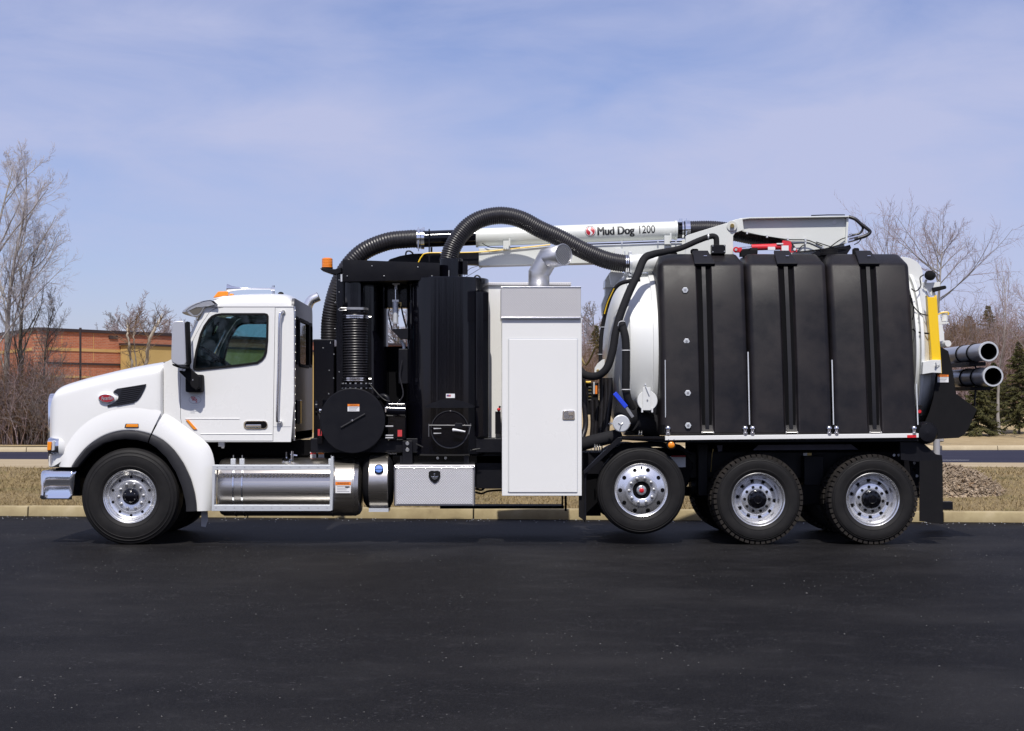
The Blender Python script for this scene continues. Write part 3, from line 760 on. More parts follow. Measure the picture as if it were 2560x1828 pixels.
def make_wheel(kind, px, py, Y=0.0, far=False, spin=0.0, label=None):
    w = bpy.data.objects.new('wheel', None); col.objects.link(w); w.parent = T; w.empty_display_size = 0.2
    c = P(px, py, 0.03)
    w.location = Vector((c.x, 2.5-Y if far else Y, c.z)) - T.location
    w.rotation_euler = (0, R(spin), math.pi if far else 0)
    if label: w['label'] = label
    sub('tyre', WM['tyre_'+kind], w)
    if kind == 'drive':
        sub('tread_blocks', WM['blocks'], w)['kind'] = 'stuff'
        t2 = sub('inner_tyre', WM['tyre_drive'], w, (0, 0.32, 0))
        b2 = sub('inner_tread_blocks', WM['blocks'], w, (0, 0.32, 0), (0, R(3), 0)); b2['kind'] = 'stuff'
        sub('brake_drum', WM['backing_d'], w, (0, 0.02, 0))
    else:
        sub('brake_drum', WM['backing'], w)
    sub('rim', WM['rim_'+kind], w)
    sub('hub', WM['hub_'+kind], w)
    if far: return w
    if kind == 'steer':
        ringed('hand_hole', WM['hole_s'], w, 0.222, 0.1065, 10, 90)
        ringed('lug_nut', WM['nut'], w, 0.143, 0.097, 10, 75)
        ringed('hub_bolt', WM['hubbolt'], w, 0.063, 0.038, 6, 30)
    elif kind == 'lift':
        ringed('hand_hole', WM['hole_l'], w, 0.245, 0.0085, 10, 72, R(21))
        ringed('lug_nut', WM['nut'], w, 0.143, -0.017, 10, 75)
        sub('hub_recess', WM['ring_lift'], w, (0, 0.005, 0)); sub('hub_cap', WM['cap_lift'], w)
        ringed('hub_bolt', WM['hubbolt'], w, 0.046, -0.018, 6, 20)
        sub('valve_bolt', WM['nut'], w, (0.0, 0.01, 0.27), sc=0.8)
    else:
        ringed('hand_hole', WM['hole_d'], w, 0.222, 0.2065, 10, 66)
        ringed('lug_nut', WM['nut_dark'], w, 0.143, 0.137, 10, 72)
        ringed('hub_bolt', WM['hubbolt_d'], w, 0.090, 0.060, 10, 0)
    return w
make_wheel('steer', 323, 1242, 0.03, label='smooth ribbed front wheel with black hub')
make_wheel('steer', 323, 1242, 0.03, far=True)
make_wheel('lift', 1604, 1226, 0.05, label='raised wheel with red hub cap clear of the ground')
make_wheel('lift', 1604, 1226, 0.05, far=True)
make_wheel('drive', 1897, 1249.5, 0.03, label='deep dish double wheel behind the raised wheel')
make_wheel('drive', 1897, 1249.5, 0.03, far=True)
make_wheel('drive', 2184, 1249.5, 0.03, spin=9, label='rearmost deep dish double wheel')
make_wheel('drive', 2184, 1249.5, 0.03, far=True)
for px, py in ((323, 1242), (1604, 1226), (1897, 1249), (2184, 1249)):
    c = P(px, py, 0)
    ax_ = MB().cyl((c.x, 0.35, c.z), (c.x, 2.15, c.z), 0.075, n=16)
    if px > 1700: ax_.sphere((c.x, 1.25, c.z), 0.24, 0.2, 0.22)
    tp('axle', ax_, 'matte')
# ================================================================== chassis
for y0 in (0.84, 1.58):
    fr = tp('frame_rail', MB().box(X(150, .8), X(2320, .8), y0, y0+0.08, Zp(1196, .84), Zp(1130, .84)), 'satin', bevel=0.008)
for px in (560, 980, 1380, 1750, 2040, 2310):
    tp('cross_member', MB().box(X(px,.9), X(px+16,.9), 0.92, 1.58, Zp(1190, .9), Zp(1138, .9)), 'satin')
tp('engine_block', MB().pbox(230, 1000, 480, 1180, 0.9, 1.6), 'inside')
tp('gearbox', MB().pbox(500, 1110, 800, 1225, 0.95, 1.5), 'inside', bevel=0.05)
tp('drive_shaft', MB().cyl(P(800, 1190, 1.25), P(1880, 1235, 1.25), 0.06, n=14), 'matte')
tp('frame_web', MB().pprism([(1714,1100),(2302,1098),(2302,1140),(1714,1140)], 0.86, 0.9), 'inside')
tp('frame_panel', MB().pprism([(1882,1126),(1896,1112.5),(2128,1111),(2146,1124)], 0.82, 0.83), 'panelblue')
tp('frame_panel', MB().pprism([(1792,1113.5),(1806,1113),(1806,1128),(1796,1129)], 0.82, 0.83), 'panelblue')
# suspension and gear between the axles
tp('suspension_hanger', MB().pbox(1745, 1110, 1770, 1240, 0.66, 0.84), 'satin', bevel=0.01)
tp('suspension_hanger', MB().pbox(2010, 1140, 2060, 1240, 0.66, 0.84), 'satin', bevel=0.01)
tp('walking_beam', MB().pprism([(1860,1250),(1890,1225),(2020,1212),(2060,1212),(2180,1225),(2215,1250),(2180,1275),(2040,1262),(1890,1275)], 0.64, 0.78), 'matte', bevel=0.02)
tp('lift_axle_bracket', MB().pprism([(1560,1120),(1700,1120),(1735,1160),(1720,1215),(1660,1240),(1600,1240),(1560,1180)], 0.6, 0.8), 'matte', bevel=0.02)
tp('air_tank', MB().cyl(P(1725, 1215, 1.0), P(1850, 1215, 1.0), 0.14, n=20), 'satin')
tp('axle_guard', MB().pbox(1470, 1130, 2310, 1205, 1.0, 1.05), 'inside')
tp('under_frame_box', MB().pbox(1190, 1130, 1260, 1222, 0.5, 1.5), 'satin', bevel=0.01)
tp('under_frame_box', MB().pbox(540, 1112, 770, 1160, 0.75, 0.82), 'matte')
# ================================================================== fuel tank
tc = P(542, 1217, 0.45); tx0, tx1 = X(543, .3), X(905, .3); tz = 0.652; trr = 0.342
prof = [(0, 0.0), (0.2, 0.004), (trr-0.06, 0.012), (trr-0.02, 0.03), (trr, 0.07), (trr, tx1-tx0-0.10), (trr+0.003, tx1-tx0-0.095), (trr+0.003, tx1-tx0-0.085), (trr, tx1-tx0-0.08), (trr-0.02, tx1-tx0-0.035), (trr-0.06, tx1-tx0-0.012), (0.2, tx1-tx0-0.003), (0, tx1-tx0)]
ft = tp('fuel_tank', MB().lathe(prof, (tx0, 0.45, tz), 'X', 64), 'brushed', angle=30)
tp('tank_bracket', MB().pbox(560, 1180, 880, 1290, 0.45, 0.84), 'matte', ft)
for px in (583.5, 605.5, 828):
    tp('tank_strap', MB().lathe([(trr+0.001, -0.009), (trr+0.009, -0.009), (trr+0.009, 0.009), (trr+0.001, 0.009)], (X(px, .15), 0.45, tz), 'X', 64, closed=True), 'alu', ft, angle=30)
    tp('strap_lug', MB().pbox(px-7, 1147, px+5, 1162, 0.20, 0.26), 'galv', ft, bevel=0.004)
    tp('strap_bolt', MB().cyl(P(px, 1162, .23), P(px, 1138, .23), 0.006, n=8), 'zinc', ft)
for (x0, x1, y0, y1) in ((533, 828, 1163, 1175), (530, 828, 1263, 1278)):
    rl = tp('step_rail', MB().pbox(x0, y0, x1, y1, 0.02, 0.09), 'galv', bevel=0.004)
    for i in range(13): bolt(P(x0+10+i*(x1-x0-20)/12, (y0+y1)/2-1, .02), 0.0055, 0.004, 'zinc', rl, name='rivet', n=8)
    mb = MB()
    for i in range(150):
        xx = x0+3+i*(x1-x0-6)/150
        mb.pbox(xx, y0-1.3, xx+1.0, y0+0.4, 0.025, 0.08)
    tp('grip_teeth', mb, 'galv', rl)['kind'] = 'stuff'
tp('step_side_plate', MB().pprism([(531,1163),(538,1163),(535,1278),(529,1278)], 0.018, 0.15), 'galv', bevel=0.003)
tp('step_side_plate', MB().pprism([(828,1142),(833,1141),(834,1165),(831,1276),(824,1278),(825,1165)], 0.014, 0.12), 'galv', bevel=0.003)
# small bars imitating the rail grip's reflection in the tank side
for py in (1188, 1254):
    mb = MB()
    for i in range(58):
        xx = 546+i*4.8
        mb.obox(P(xx, py+1.5*(-1)**i, 0.112), (0.011, 0, 0.006*(-1)**i), (0, 0.004, 0), (-0.003*(-1)**i, 0, 0.007))
    if py == 1188: tp('grip_reflection', mb, 'alu', ft)['kind'] = 'stuff'
cap = tp('filler_cap', MB().lathe([(0, 0.035), (0.03, 0.034), (0.055, 0.028), (0.062, 0.012), (0.066, 0.0)], (0,0,0), 'Z', 24), 'alu', ft)
cap.data.transform(Matrix.Translation(Vector((X(717,.3), 0.30, tz+0.305))) @ Matrix.Rotation(R(26), 4, 'X'))
mb = MB().cyl(P(730, 1152, .3), P(731, 1128, .3), 0.018, n=10).cyl(P(716, 1146, .35), P(716, 1130, .35), 0.01, n=8).cyl(P(726, 1137, .3), P(743, 1140, .3), 0.012, n=8)
tp('tank_valve', mb, 'chrome', ft)
sticker(838.5, 1205, 877, 1233, 0.1045, ft, lines=4)
tp('sticker_tick', MB().pbox(863, 1216, 874, 1219, 0.0985, 0.1), 'inkdark', ft)
tp('label_board', MB().pbox(775, 1130, 812, 1133, .5, .52), 'galv', ft)
sticker(776, 1132, 790, 1146, 0.5, ft, head='redsticker', word='', lines=3)
sticker(796, 1132, 810, 1146, 0.5, ft, head='orange', word='', lines=3)
tp('step_clip', MB().pbox(545.5, 1105, 561, 1117, .25, .3).pbox(553, 1115, 560, 1121, .25, .3), 'zinc', bevel=0.004)
# ================================================================== second (round) tank with blue cap
dc = P(946, 1206, .44)
df = tp('fluid_tank', MB().lathe([(0.325, X(922,.2)-dc.x), (0.332, X(923.5,.2)-dc.x), (0.332, X(969,.2)-dc.x), (0.325, X(970.5,.2)-dc.x)], (dc.x, 0.45, dc.z+0.005), 'X', 56), 'brushed', angle=30)
tp('fluid_tank_core', MB().lathe([(0,-0.19),(0.24,-0.17),(0.3,-0.13),(0.318,-0.08),(0.318,0.10),(0.3,0.14),(0.24,0.17),(0,0.19)], (dc.x, 0.45, dc.z+0.005), 'X', 48), 'matte', df)
cc = Vector((X(948,.2), 0.155, Zp(1174,.15)))
mcap = MB().lathe([(0,-0.03),(0.042,-0.028),(0.05,-0.018),(0.052,0.01)], (0,0,0), 'Y', 24)
c1 = tp('filler_cap', mcap, 'bluecap', df); c1.data.transform(Matrix.Translation(cc) @ Matrix.Rotation(R(-18), 4, 'X'))
m3 = MB().lathe([(0.047,-0.022),(0.058,-0.02),(0.06,0.02),(0.05,0.02)], (0,0,0), 'Y', 24)
c2 = tp('cap_collar', m3, 'matte', df); c2.data.transform(Matrix.Translation(cc) @ Matrix.Rotation(R(-18), 4, 'X'))
m4 = MB().box(-0.044, 0.044, -0.036, -0.026, -0.006, 0.006)
c3 = tp('cap_grip', m4, 'bluecap', df); c3.data.transform(Matrix.Translation(cc) @ Matrix.Rotation(R(-18), 4, 'X'))
tp('tank_foot', MB().pbox(922, 1271, 971, 1280, 0.22, 0.6), 'galv', df)
tp('tank_top_bracket', MB().pbox(967, 1132, 992, 1136, .5, .6), 'paper', df)
# ================================================================== tread-plate tool box
def lozenges(x0, x1, z0, z1, y, p=0.0285, L=0.0125, W=0.0052, hgt=0.0036):
    mb = MB(); j = 0; z = z0+p*0.4
    while z < z1-p*0.3:
        x = x0+p*(0.35+0.5*(j % 2)); i = 0
        while x < x1-p*0.3:
            sgn = 1 if (i+j) % 2 else -1
            u = Vector((0.72, 0, 0.72*sgn)); w = Vector((-0.72*sgn, 0, 0.72))
            c = Vector((x, y, z))
            vs = [c-u*L, c-w*W, c+u*L, c+w*W, c+Vector((0, -hgt, 0))]
            mb.add(vs, [(0,1,4),(1,2,4),(2,3,4),(3,0,4)])
            x += p; i += 1
        z += p*0.5; j += 1
    return mb
tb = tp('tool_box', MB().pbox(985, 1163, 1187, 1265, 0.06, 0.62), 'plate', bevel=0.008)
td = tp('tool_box_lid', MB().pbox(990.5, 1171, 1182, 1261.5, 0.044, 0.062), 'plate', tb, bevel=0.006)
tp('tread_pattern', lozenges(X(991,.04), X(1181,.04), Zp(1261,.04), Zp(1175,.04), 0.0438), 'lozenge', tb, smooth=False)['kind'] = 'stuff'
tp('lid_edge', MB().pbox(988, 1168.5, 1184, 1171.2, 0.042, 0.064), 'alu', tb, bevel=0.003)
for px in (986.8, 1185.3): tp('box_edge', MB().pbox(px-1.6, 1164, px+1.6, 1264, 0.05, 0.07), 'alu', tb, bevel=0.003)
tp('latch_plate', MB().pprism([(1072,1179.5),(1078,1177),(1086,1177.5),(1094,1177),(1100.5,1179.5),(1101,1192),(1097,1201),(1089,1208),(1085,1208),(1076,1201),(1071.5,1192)], 0.03, 0.044), 'matte', tb, bevel=0.004)
tp('latch_handle', MB().pprism([(1077,1190),(1084,1192),(1084,1184),(1088,1183),(1088,1192),(1096,1190),(1093,1197),(1086,1201),(1080,1197)], 0.018, 0.03), 'chrome', tb, bevel=0.004)
tp('tool_box_bracket', MB().pbox(1000, 1140, 1012, 1164, .3, .8).pbox(1160, 1140, 1172, 1164, .3, .8), 'satin', tb)
tp('step_bar', MB().pbox(1100, 1265, 1410, 1272, 1.5, 1.9), 'matte')
tp('step_bar_hanger', MB().pbox(1404, 1240, 1408, 1268, 1.5, 1.55).pbox(1412, 1240, 1417, 1278, 1.5, 1.55), 'matte')
# air lines under the frame
for k, (a, b) in enumerate(((1216, 1206), (1222, 1210), (1231, 1228))):
    tp('air_line', MB().tube(spline([P(1188, a, .9), P(1205, a+3, .85), P(1222, b, .85), P(1260, b-3, .9)], 6), 0.012, 8), 'matte' if k != 2 else 'hose')
# ================================================================== black filter stack behind the cab
tp('rear_cab_panel', MB().pbox(784, 848, 836, 1132, 0.9, 1.7), 'black', bevel=0.012)
tp('stack_bulkhead', MB().pbox(836, 866, 1262, 1132, 1.05, 1.15), 'inside')
tp('lower_deck', MB().pbox(776, 1096, 1256, 1132, 0.35, 2.2), 'satin', bevel=0.01)
tp('deck_edge_beam', MB().pbox(980, 1138, 1256, 1160, 0.5, 0.7), 'black', bevel=0.01)
post = tp('stack_post', MB().pbox(841, 684, 858, 1010, 0.5, 0.62), 'black', bevel=0.006)
# canopy beam with a folded front
zt0, zt1, zb1, zb0 = 649, 657.7, 699, 704
can = MB()
pts = [(0.33, 0), (0.30, 0.42), (0.31, 1.0)]
ya = 0.3
def canx(px, py, y): q = P(px, py, ya); return Vector((q.x, y, q.z))
rows = []
for px, a, m_, b in ((856.5, 649, 675, 704), (1099, 657.7, 679.5, 699)):
    rows.append([canx(px, a, 1.3), canx(px, a, 0.306), canx(px, m_, 0.30), canx(px, b, 0.315), canx(px, b, 1.3)])
can.grid(rows); can.f += [(0,4,3,2,1), (5,6,7,8,9)]
tp('canopy_beam', can, 'satin', angle=20)
tp('canopy_end_trim', MB().pbox(851.5, 686, 855.5, 704, .29, .35), 'galv')
# beacon
be = tp('beacon', MB().lathe([(0.0,0.118),(0.045,0.117),(0.060,0.108),(0.063,0.10),(0.063,0.012),(0.066,0.01),(0.066,0.0)], P(818, 669.5, .55)+Vector((0,0,0)), 'Z', 36), 'beacon', angle=30)
mb = MB()
for i in range(5): mb.lathe([(0.0632, 0.018+i*0.018), (0.0652, 0.024+i*0.018), (0.0632, 0.030+i*0.018)], P(818, 669.5, .55), 'Z', 36)
tp('beacon_ribs', mb, 'beacon', be)
tp('beacon_base', MB().cyl(P(818, 672, .55), P(818, 669, .55), 0.068, n=28), 'matte', be)
tp('beacon_bracket', MB().pprism([(800,670.5),(806,671),(838,673),(853,668),(853,681),(842,686),(825,683),(803,675)], 0.46, 0.68), 'satin', be, bevel=0.004)
tp('duct_pipe', MB().cyl(P(886, 704, .52), P(886, 782, .52), 0.123, n=32), 'black')
def hose(name, path, r, pitch=0.03, depth=0.006, n=20, m='hose', parent=None, cap=True):
    fine = resample(path, pitch/4)
    rr = [r-(depth if (i % 4) in (2, 3) else 0)*(1.0 if (i % 4) == 2 else 0.8) for i in range(len(fine))]
    return tp(name, MB().tube(fine, rr, n, cap), m, parent, angle=75)
hs = hose('filter_hose', [P(888, 782, .5), P(889, 946, .5)], 0.150, 0.031, 0.013, 32)
def band(c, r, h, m='chrome', axis='Z', parent=None, name='hose_clamp'):
    return tp(name, MB().lathe([(r, -h/2), (r+0.006, -h/2), (r+0.006, h/2), (r, h/2)], c, axis, 36, closed=True), m, parent)
for py in (773, 791, 795.5, 946, 951): band(P(888, py, .5), 0.152 if py != 773 else 0.150, 0.014 if py != 773 else 0.028, 'alu' if py != 773 else 'zinc', 'Z', hs)
for py in (791, 946): bolt(P(922, py+2, .36), 0.012, 0.03, 'zinc', hs, (1, 0, 0), 'clamp_bolt')
tp('clamp_latch', MB().tube([P(846, 774, .36), P(852, 770, .33), P(866, 770, .33), P(866, 776, .33), P(850, 777, .33), P(846, 774, .36)], 0.006, 6), 'zinc', hs)
fl = tp('hose_flange', MB().lathe([(0.14,-0.03),(0.185,-0.03),(0.185,0.012),(0.14,0.012)], P(892, 963, .5), 'Z', 36, closed=True), 'satin')
for i in range(9):
    a = R(180+i*22.5)
    q = P(892, 963, .5)+Vector((0.168*math.cos(a), 0.168*math.sin(a), 0))
    bolt(q-Vector((0,0,0.045)), 0.013, 0.07, 'zinc', fl, (0, 0, 1), 'flange_bolt')
# round silencer housing with cover
sc_ = P(881, 1052, .16)
sh = tp('silencer_housing', MB().lathe([(0,0.0),(0.372,0.0),(0.380,0.006),(0.380,0.02),(0.372,0.026),(0.372,0.80),(0,0.80)], (sc_.x, 0.16, sc_.z), 'Y', 72), 'satin', angle=30)
a, b = P(852.6, 1069, .15), P(912.7, 1035, .15)
tp('cover_handle', MB().tube([a, b], 0.011, 8), 'plastic', sh)
bolt(P(881, 1051.5, .155), 0.011, 0.018, 'alu', sh, name='cover_bolt', n=12)
sticker(869, 1010.5, 898.5, 1028.5, 0.158, sh, lines=3, frac=0.3)
tp('housing_clamp', MB().sphere(P(801, 1027, .3), 0.025), 'chrome', sh)
tp('housing_clamp', MB().pbox(961, 1018, 966, 1032, .2, .3), 'chrome', sh, bevel=0.01)
for px, py in ((794.5, 1073), (994, 1075)): tp('red_sticker', MB().pbox(px, py, px+11, py+16.5, 0.29, 0.293), 'redsticker')
# blower body right of the housing
bl = tp('blower_body', MB().pbox(965, 1006, 1016, 1102, 0.3, 0.9), 'black', bevel=0.03, seg=3)
tp('blower_pipe', MB().cyl(P(964, 1026, .33), P(1014, 1028, .33), 0.075, n=24), 'black', bl)
tp('blower_fin', MB().pbox(971, 1012, 974, 1100, .27, .4).pbox(984, 1020, 987, 1100, .27, .4), 'black', bl)
for py in (1040, 1066, 1089, 1095): tp('blower_bolt_bar', MB().cyl(P(963, py, .26), P(983, py, .26), 0.009, n=8), 'greypost' if py > 1050 else 'satin', bl)
tp('blower_stub', MB().cyl(P(806, 1020, .5), P(790, 1020, .5), 0.09, n=20).pbox(793, 1000, 806, 1110, .3, .7), 'black', bl)
pst = tp('mount_post', MB().pbox(1006, 1102, 1031, 1165, 0.28, 0.42), 'satin', bevel=0.006)
for py in (1108.7, 1124.7): bolt(P(1018.6, py, .28), 0.022, 0.012, 'zinc', pst, n=12)
for px in (1094, 1114): bolt(P(px, 1145, .5), 0.017, 0.012, 'galv', T, n=12, name='deck_bolt')
# drums
def drum(name, px, r, Y, top, bot, m='black', n=72):
    c = P(px, 1000, Y); zt_, zb_ = Zp(top, Y), Zp(bot, Y)
    return tp(name, MB().lathe([(0, zb_), (r-0.02, zb_), (r, zb_+0.02), (r, zt_-0.008), (r-0.008, zt_), (0, zt_)], (c.x, Y, 0), 'Z', n), m, angle=30)
dr = drum('separator_drum', 1119, 0.492, 0.70, 699, 1137, n=128)
tp('drum_seam', MB().cyl(P(1047, 701, .36), P(1047, 1010, .36), 0.004, n=6), 'satin', dr)
drum('filter_drum', 906, 0.31, 0.98, 702, 1000)
tp('drum_stand_pipe', MB().cyl(P(1201, 731, .42), P(1201, 1092, .42), 0.098, n=28), 'black', bevel=0.006)
tp('lifting_eye', MB().tube(spline([P(1185, 704, .55), P(1186, 694, .55), P(1193, 689, .55), P(1201, 695, .55), P(1201, 706, .55)], 5), 0.009, 8), 'satin', dr)
nk = tp('inlet_neck', MB().cyl(P(1128, 702, .62), P(1128, 648, .62), 0.139, n=36), 'black', bevel=0.006)
tp('neck_bracket', MB().pbox(1157, 652, 1169, 684, .5, .7), 'satin', nk)
tp('neck_bolt', MB().cyl(P(1122, 698, .44), P(1122, 676, .44), 0.007, n=8), 'zinc', nk)
# drum door
hood_arc = [(1060,1016)]+[(1060+128*i/12, 1016-18*math.sin(math.pi*i/12)) for i in range(1, 12)]+[(1188,1016),(1180,1020),(1068,1020)]
tp('door_hood', MB().pprism(hood_arc, 0.14, 0.4), 'satin', dr)
dd = tp('drum_door', MB().lathe([(0,0.0),(0.20,0.0),(0.205,0.004),(0.214,0.002),(0.217,0.008),(0.217,0.2),(0,0.2)], (P(1124.5, 1074, .13).x, 0.13, P(1124.5, 1074, .13).z), 'Y', 56), 'black', angle=30)
tp('door_rim', MB().lathe([(0.212,-0.004),(0.221,-0.004),(0.221,0.008),(0.212,0.008)], (P(1124.5, 1074, .13).x, 0.13, P(1124.5, 1074, .13).z), 'Y', 56, closed=True), 'plastic', dd)
tp('latch_bar', MB().tube([P(1072, 1063.5, .10), P(1178, 1064, .10)], 0.007, 8).tube([P(1072, 1060, .1), P(1072, 1092, .1)], 0.006, 8).tube([P(1177, 1059, .1), P(1172, 1086, .1)], 0.006, 8), 'cabrear', dd)
tp('latch_block', MB().pbox(1137, 1058, 1156, 1070, .07, .12), 'satin', dd, bevel=0.004)
tp('door_lever', MB().tube([P(1132, 1075, .06), P(1141, 1075.5, .05), P(1163, 1079.5, .05)], [0.019, 0.014, 0.009], 10), 'paper', dd)
for py in (1072, 1084): tp('hinge_pin', MB().tube([P(1084, py, .1), P(1103, py-0.5, .1)], [0.008, 0.004], 8), 'greypost', dd)
bolt(P(1126, 1027.5, .12), 0.008, 0.01, 'chrome', dd, name='door_bolt')
fg = tp('flag_label', MB().pbox(1115, 984.5, 1137, 995, .188, .192), 'paper', dr)
tp('flag_blue', MB().pbox(1117, 987, 1122, 990, .1855, .1872), mat('flag_blue', (0.03, 0.05, 0.2)), dr)
mb = MB()
for i in range(3): mb.pbox(1122.3 if i < 2 else 1117, 987+i*1.7, 1127, 987.9+i*1.7, .1855, .1872)
tp('flag_stripes', mb, 'redsticker', dr)
tp('cross_duct', MB().pbox(966, 704, 1022, 770, 1.0, 1.2), 'black', bevel=0.01)
# air cylinder in the gap
ac = tp('air_cylinder', MB().cyl(P(988.5, 753, .6), P(988.5, 808, .6), 0.034, n=24), 'galv', bevel=0.004)
tp('cylinder_head', MB().pbox(980.5, 749.5, 996.5, 755, .57, .63).pbox(981, 806, 996, 810, .57, .63), 'zinc', ac)
tp('cylinder_rod', MB().cyl(P(989, 752, .6), P(989, 722, .6), 0.008, n=10), 'chrome', ac)
tp('rod_clevis', MB().pbox(986, 712, 993, 724, .58, .62).pbox(981, 708, 999, 711.5, .56, .64), 'paper', ac, bevel=0.003)
tp('air_fitting', MB().tube([P(996, 757, .6), P(1002, 757, .6), P(1002.5, 766, .6)], 0.011, 8), 'brass', ac)
tp('cylinder_tie_rod', MB().cyl(P(984, 808, .6), P(984, 823, .6), 0.005, n=6).cyl(P(992, 808, .6), P(992, 823, .6), 0.005, n=6), 'zinc', ac)
tp('cylinder_bracket', MB().pprism([(977,823),(1020,821),(1020,847),(1000,847)], 0.5, 0.7), 'satin', ac)
tp('air_hose', MB().tube(spline([P(1003, 765, .6), P(1008, 790, .62), P(1016, 820, .65)], 6), 0.01, 8).tube(spline([P(973, 770, .7), P(972, 790, .7), P(980, 822, .7)], 6), 0.008, 8), 'hose', ac)
tp('gap_link', MB().tube(spline([P(1002, 850, .6), P(1010, 870, .6), P(1000, 900, .6)], 6), 0.02, 8), 'galv', ac)
tp('valve_body', MB().pbox(996, 872, 1020, 960, .55, .9), 'satin', ac, bevel=0.01)
# big left hose and the boom inlet
bh = hose('suction_hose', spline([P(824, 852, 1.35), P(826, 800, 1.35), P(838, 740, 1.33), P(862, 680, 1.3), P(905, 632, 1.28), P(965, 605, 1.26), P(1020, 598, 1.25), P(1046, 597.5, 1.25)], 10), 0.112, 0.034, 0.006, 24)
band(P(1047, 597, 1.25), 0.116, 0.045, 'chrome', 'X', bh)
tp('pipe_flange', MB().lathe([(0.11,-0.02),(0.128,-0.02),(0.128,0.02),(0.11,0.02)], P(1057, 597, 1.25), 'X', 32, closed=True), 'chrome', bh)
tp('flange_screw', MB().cyl(P(1046, 568, 1.14), P(1046, 628, 1.14), 0.009, n=8).cyl(P(1059, 568, 1.14), P(1059, 575, 1.14), 0.015, n=8), 'chrome', bh)
tp('inlet_pipe', MB().cyl(P(1056, 598, 1.25), P(1194, 593, 1.25), 0.101, n=32), 'black')
tp('boom_rest', MB().pprism([(955,668),(975,648),(1000,640),(1030,634.5),(1097,633),(1120,640),(1140,660),(1140,668)], 1.5, 2.0), 'satin')
tp('rest_eye', MB().tube(spline([P(1014, 640, 1.5), P(1016, 630, 1.5), P(1024, 628, 1.5), P(1033, 634, 1.5)], 5), 0.01, 8), 'satin')
tp('boom_extension', MB().pprism([(1130,631.5),(1200,628.5),(1200,662),(1130,659)], 1.16, 1.34), 'satin')
tp('yellow_hose', MB().tube(spline([P(1046, 656, 1.1), P(1054, 642, 1.1), P(1068, 633, 1.1), P(1130, 632, 1.1), P(1200, 630, 1.1), P(1290, 621, 1.1), P(1376, 612, 1.1)], 8), 0.0075, 8), 'yellow')
tp('hose_guide_post', MB().cyl(P(1073, 655, 1.12), P(1073, 573, 1.12), 0.008, n=8).pbox(1076, 618, 1081, 632, 1.1, 1.15), 'satin')
# bolts, wiring and small lines on the black stack
for px, py, yy in ((838, 757, .5), (837, 822, .5), (835, 886, .5), (834, 946, .5), (848, 700, .5), (848, 730, .5), (848, 930, .5), (823, 926, .9), (822, 985, .9), (808, 870, .9), (826, 858, .9), (868, 690, .3), (960, 690, .3), (1080, 690, .3), (930, 665, .3), (1045, 668, .3)):
    bolt(P(px, py, yy), 0.007, 0.006, 'zinc', T, name='stack_bolt')
for k, pts in enumerate(([(924, 960, .4), (945, 985, .36), (962, 1000, .34), (975, 1004, .32)], [(800, 1095, .3), (802, 1060, .28), (797, 1035, .3)], [(1040, 1110, .3), (1080, 1126, .3), (1140, 1130, .3), (1200, 1122, .3)], [(1006, 900, .5), (1000, 940, .5), (1008, 985, .45), (996, 1006, .4)], [(1160, 690, .6), (1175, 672, .8), (1200, 664, 1.1)], [(1158, 696, .6), (1180, 684, .8), (1206, 668, 1.1)])):
    tp('stack_line', MB().tube(spline([P(*q) for q in pts], 6), 0.008 if k < 4 else 0.003, 6), 'hose' if k % 2 else 'satin')
tp('spare_elbow', MB().tube(spline([P(940, 1000, .45), P(955, 990, .42), P(968, 995, .4), P(972, 1012, .4)], 6), 0.03, 10), 'satin')
# ================================================================== white power cabinet
cb = tp('power_cabinet', MB().pbox(1255, 796, 1454.5, 1240, 0.06, 0.76), 'white', bevel=0.006)
tp('cabinet_door', MB().pbox(1272.5, 848, 1443, 1231, 0.048, 0.0575), 'white', cb, bevel=0.004)
tp('hinge_rod', MB().cyl(P(1270.8, 848, .05), P(1270.8, 1229, .05), 0.006, n=8), 'white2', cb)
tp('door_shadow_gap', MB().pbox(1270, 846.3, 1444.5, 1232.6, .0582, .0596), 'galv', cb)
lh = tp('door_latch', MB().prism(px2(rounded(1406, 1026.5, 1437, 1049.5, 4), .04), 0.036, 0.049), 'chrome', cb, bevel=0.003)
tp('latch_cup', MB().prism(px2(rounded(1409, 1029.5, 1434, 1047, 3), .03), 0.0345, 0.0358), 'alu', cb)
tp('latch_paddle', MB().pbox(1421, 1029, 1433, 1039, 0.028, 0.036), 'chrome', cb, bevel=0.003)
hd_ = tp('cabinet_hood', MB().pbox(1252.5, 718, 1452.5, 796, 0.03, 0.78), 'plate', bevel=0.006)
tp('hood_tread_pattern', lozenges(X(1254,.03), X(1451,.03), Zp(794,.03), Zp(720,.03), 0.0298, hgt=0.0013), 'plate', hd_, smooth=False)['kind'] = 'stuff'
tp('hood_lip', MB().pbox(1253, 792.5, 1452.5, 797, .024, .1), 'alu', hd_, bevel=0.004)
tp('hood_top_edge', MB().pbox(1252, 716.6, 1453, 719.2, .022, .79), 'alu', hd_, bevel=0.003)
rb = tp('rear_cabinet', MB().pbox(1220, 714, 1426, 1122, 0.95, 2.3), 'white', bevel=0.008)
tp('cabinet_top', MB().pbox(1217.5, 706, 1428, 714, 0.92, 2.32), 'plate', rb, bevel=0.004)
mb = MB()
for i in range(46): mb.pbox(1219+i*4.52, 709, 1221.6+i*4.52, 711.4, .914, .92)
tp('cabinet_top_pattern', mb, 'lozenge', rb)['kind'] = 'stuff'
tp('red_knob', MB().sphere(P(1247, 1024, .8), 0.022), 'red'); tp('knob_stem', MB().pbox(1238, 1029, 1252, 1085, .8, .9).cyl(P(1250, 1015, .8), P(1246, 1032, .8), 0.012, n=8), 'satin')
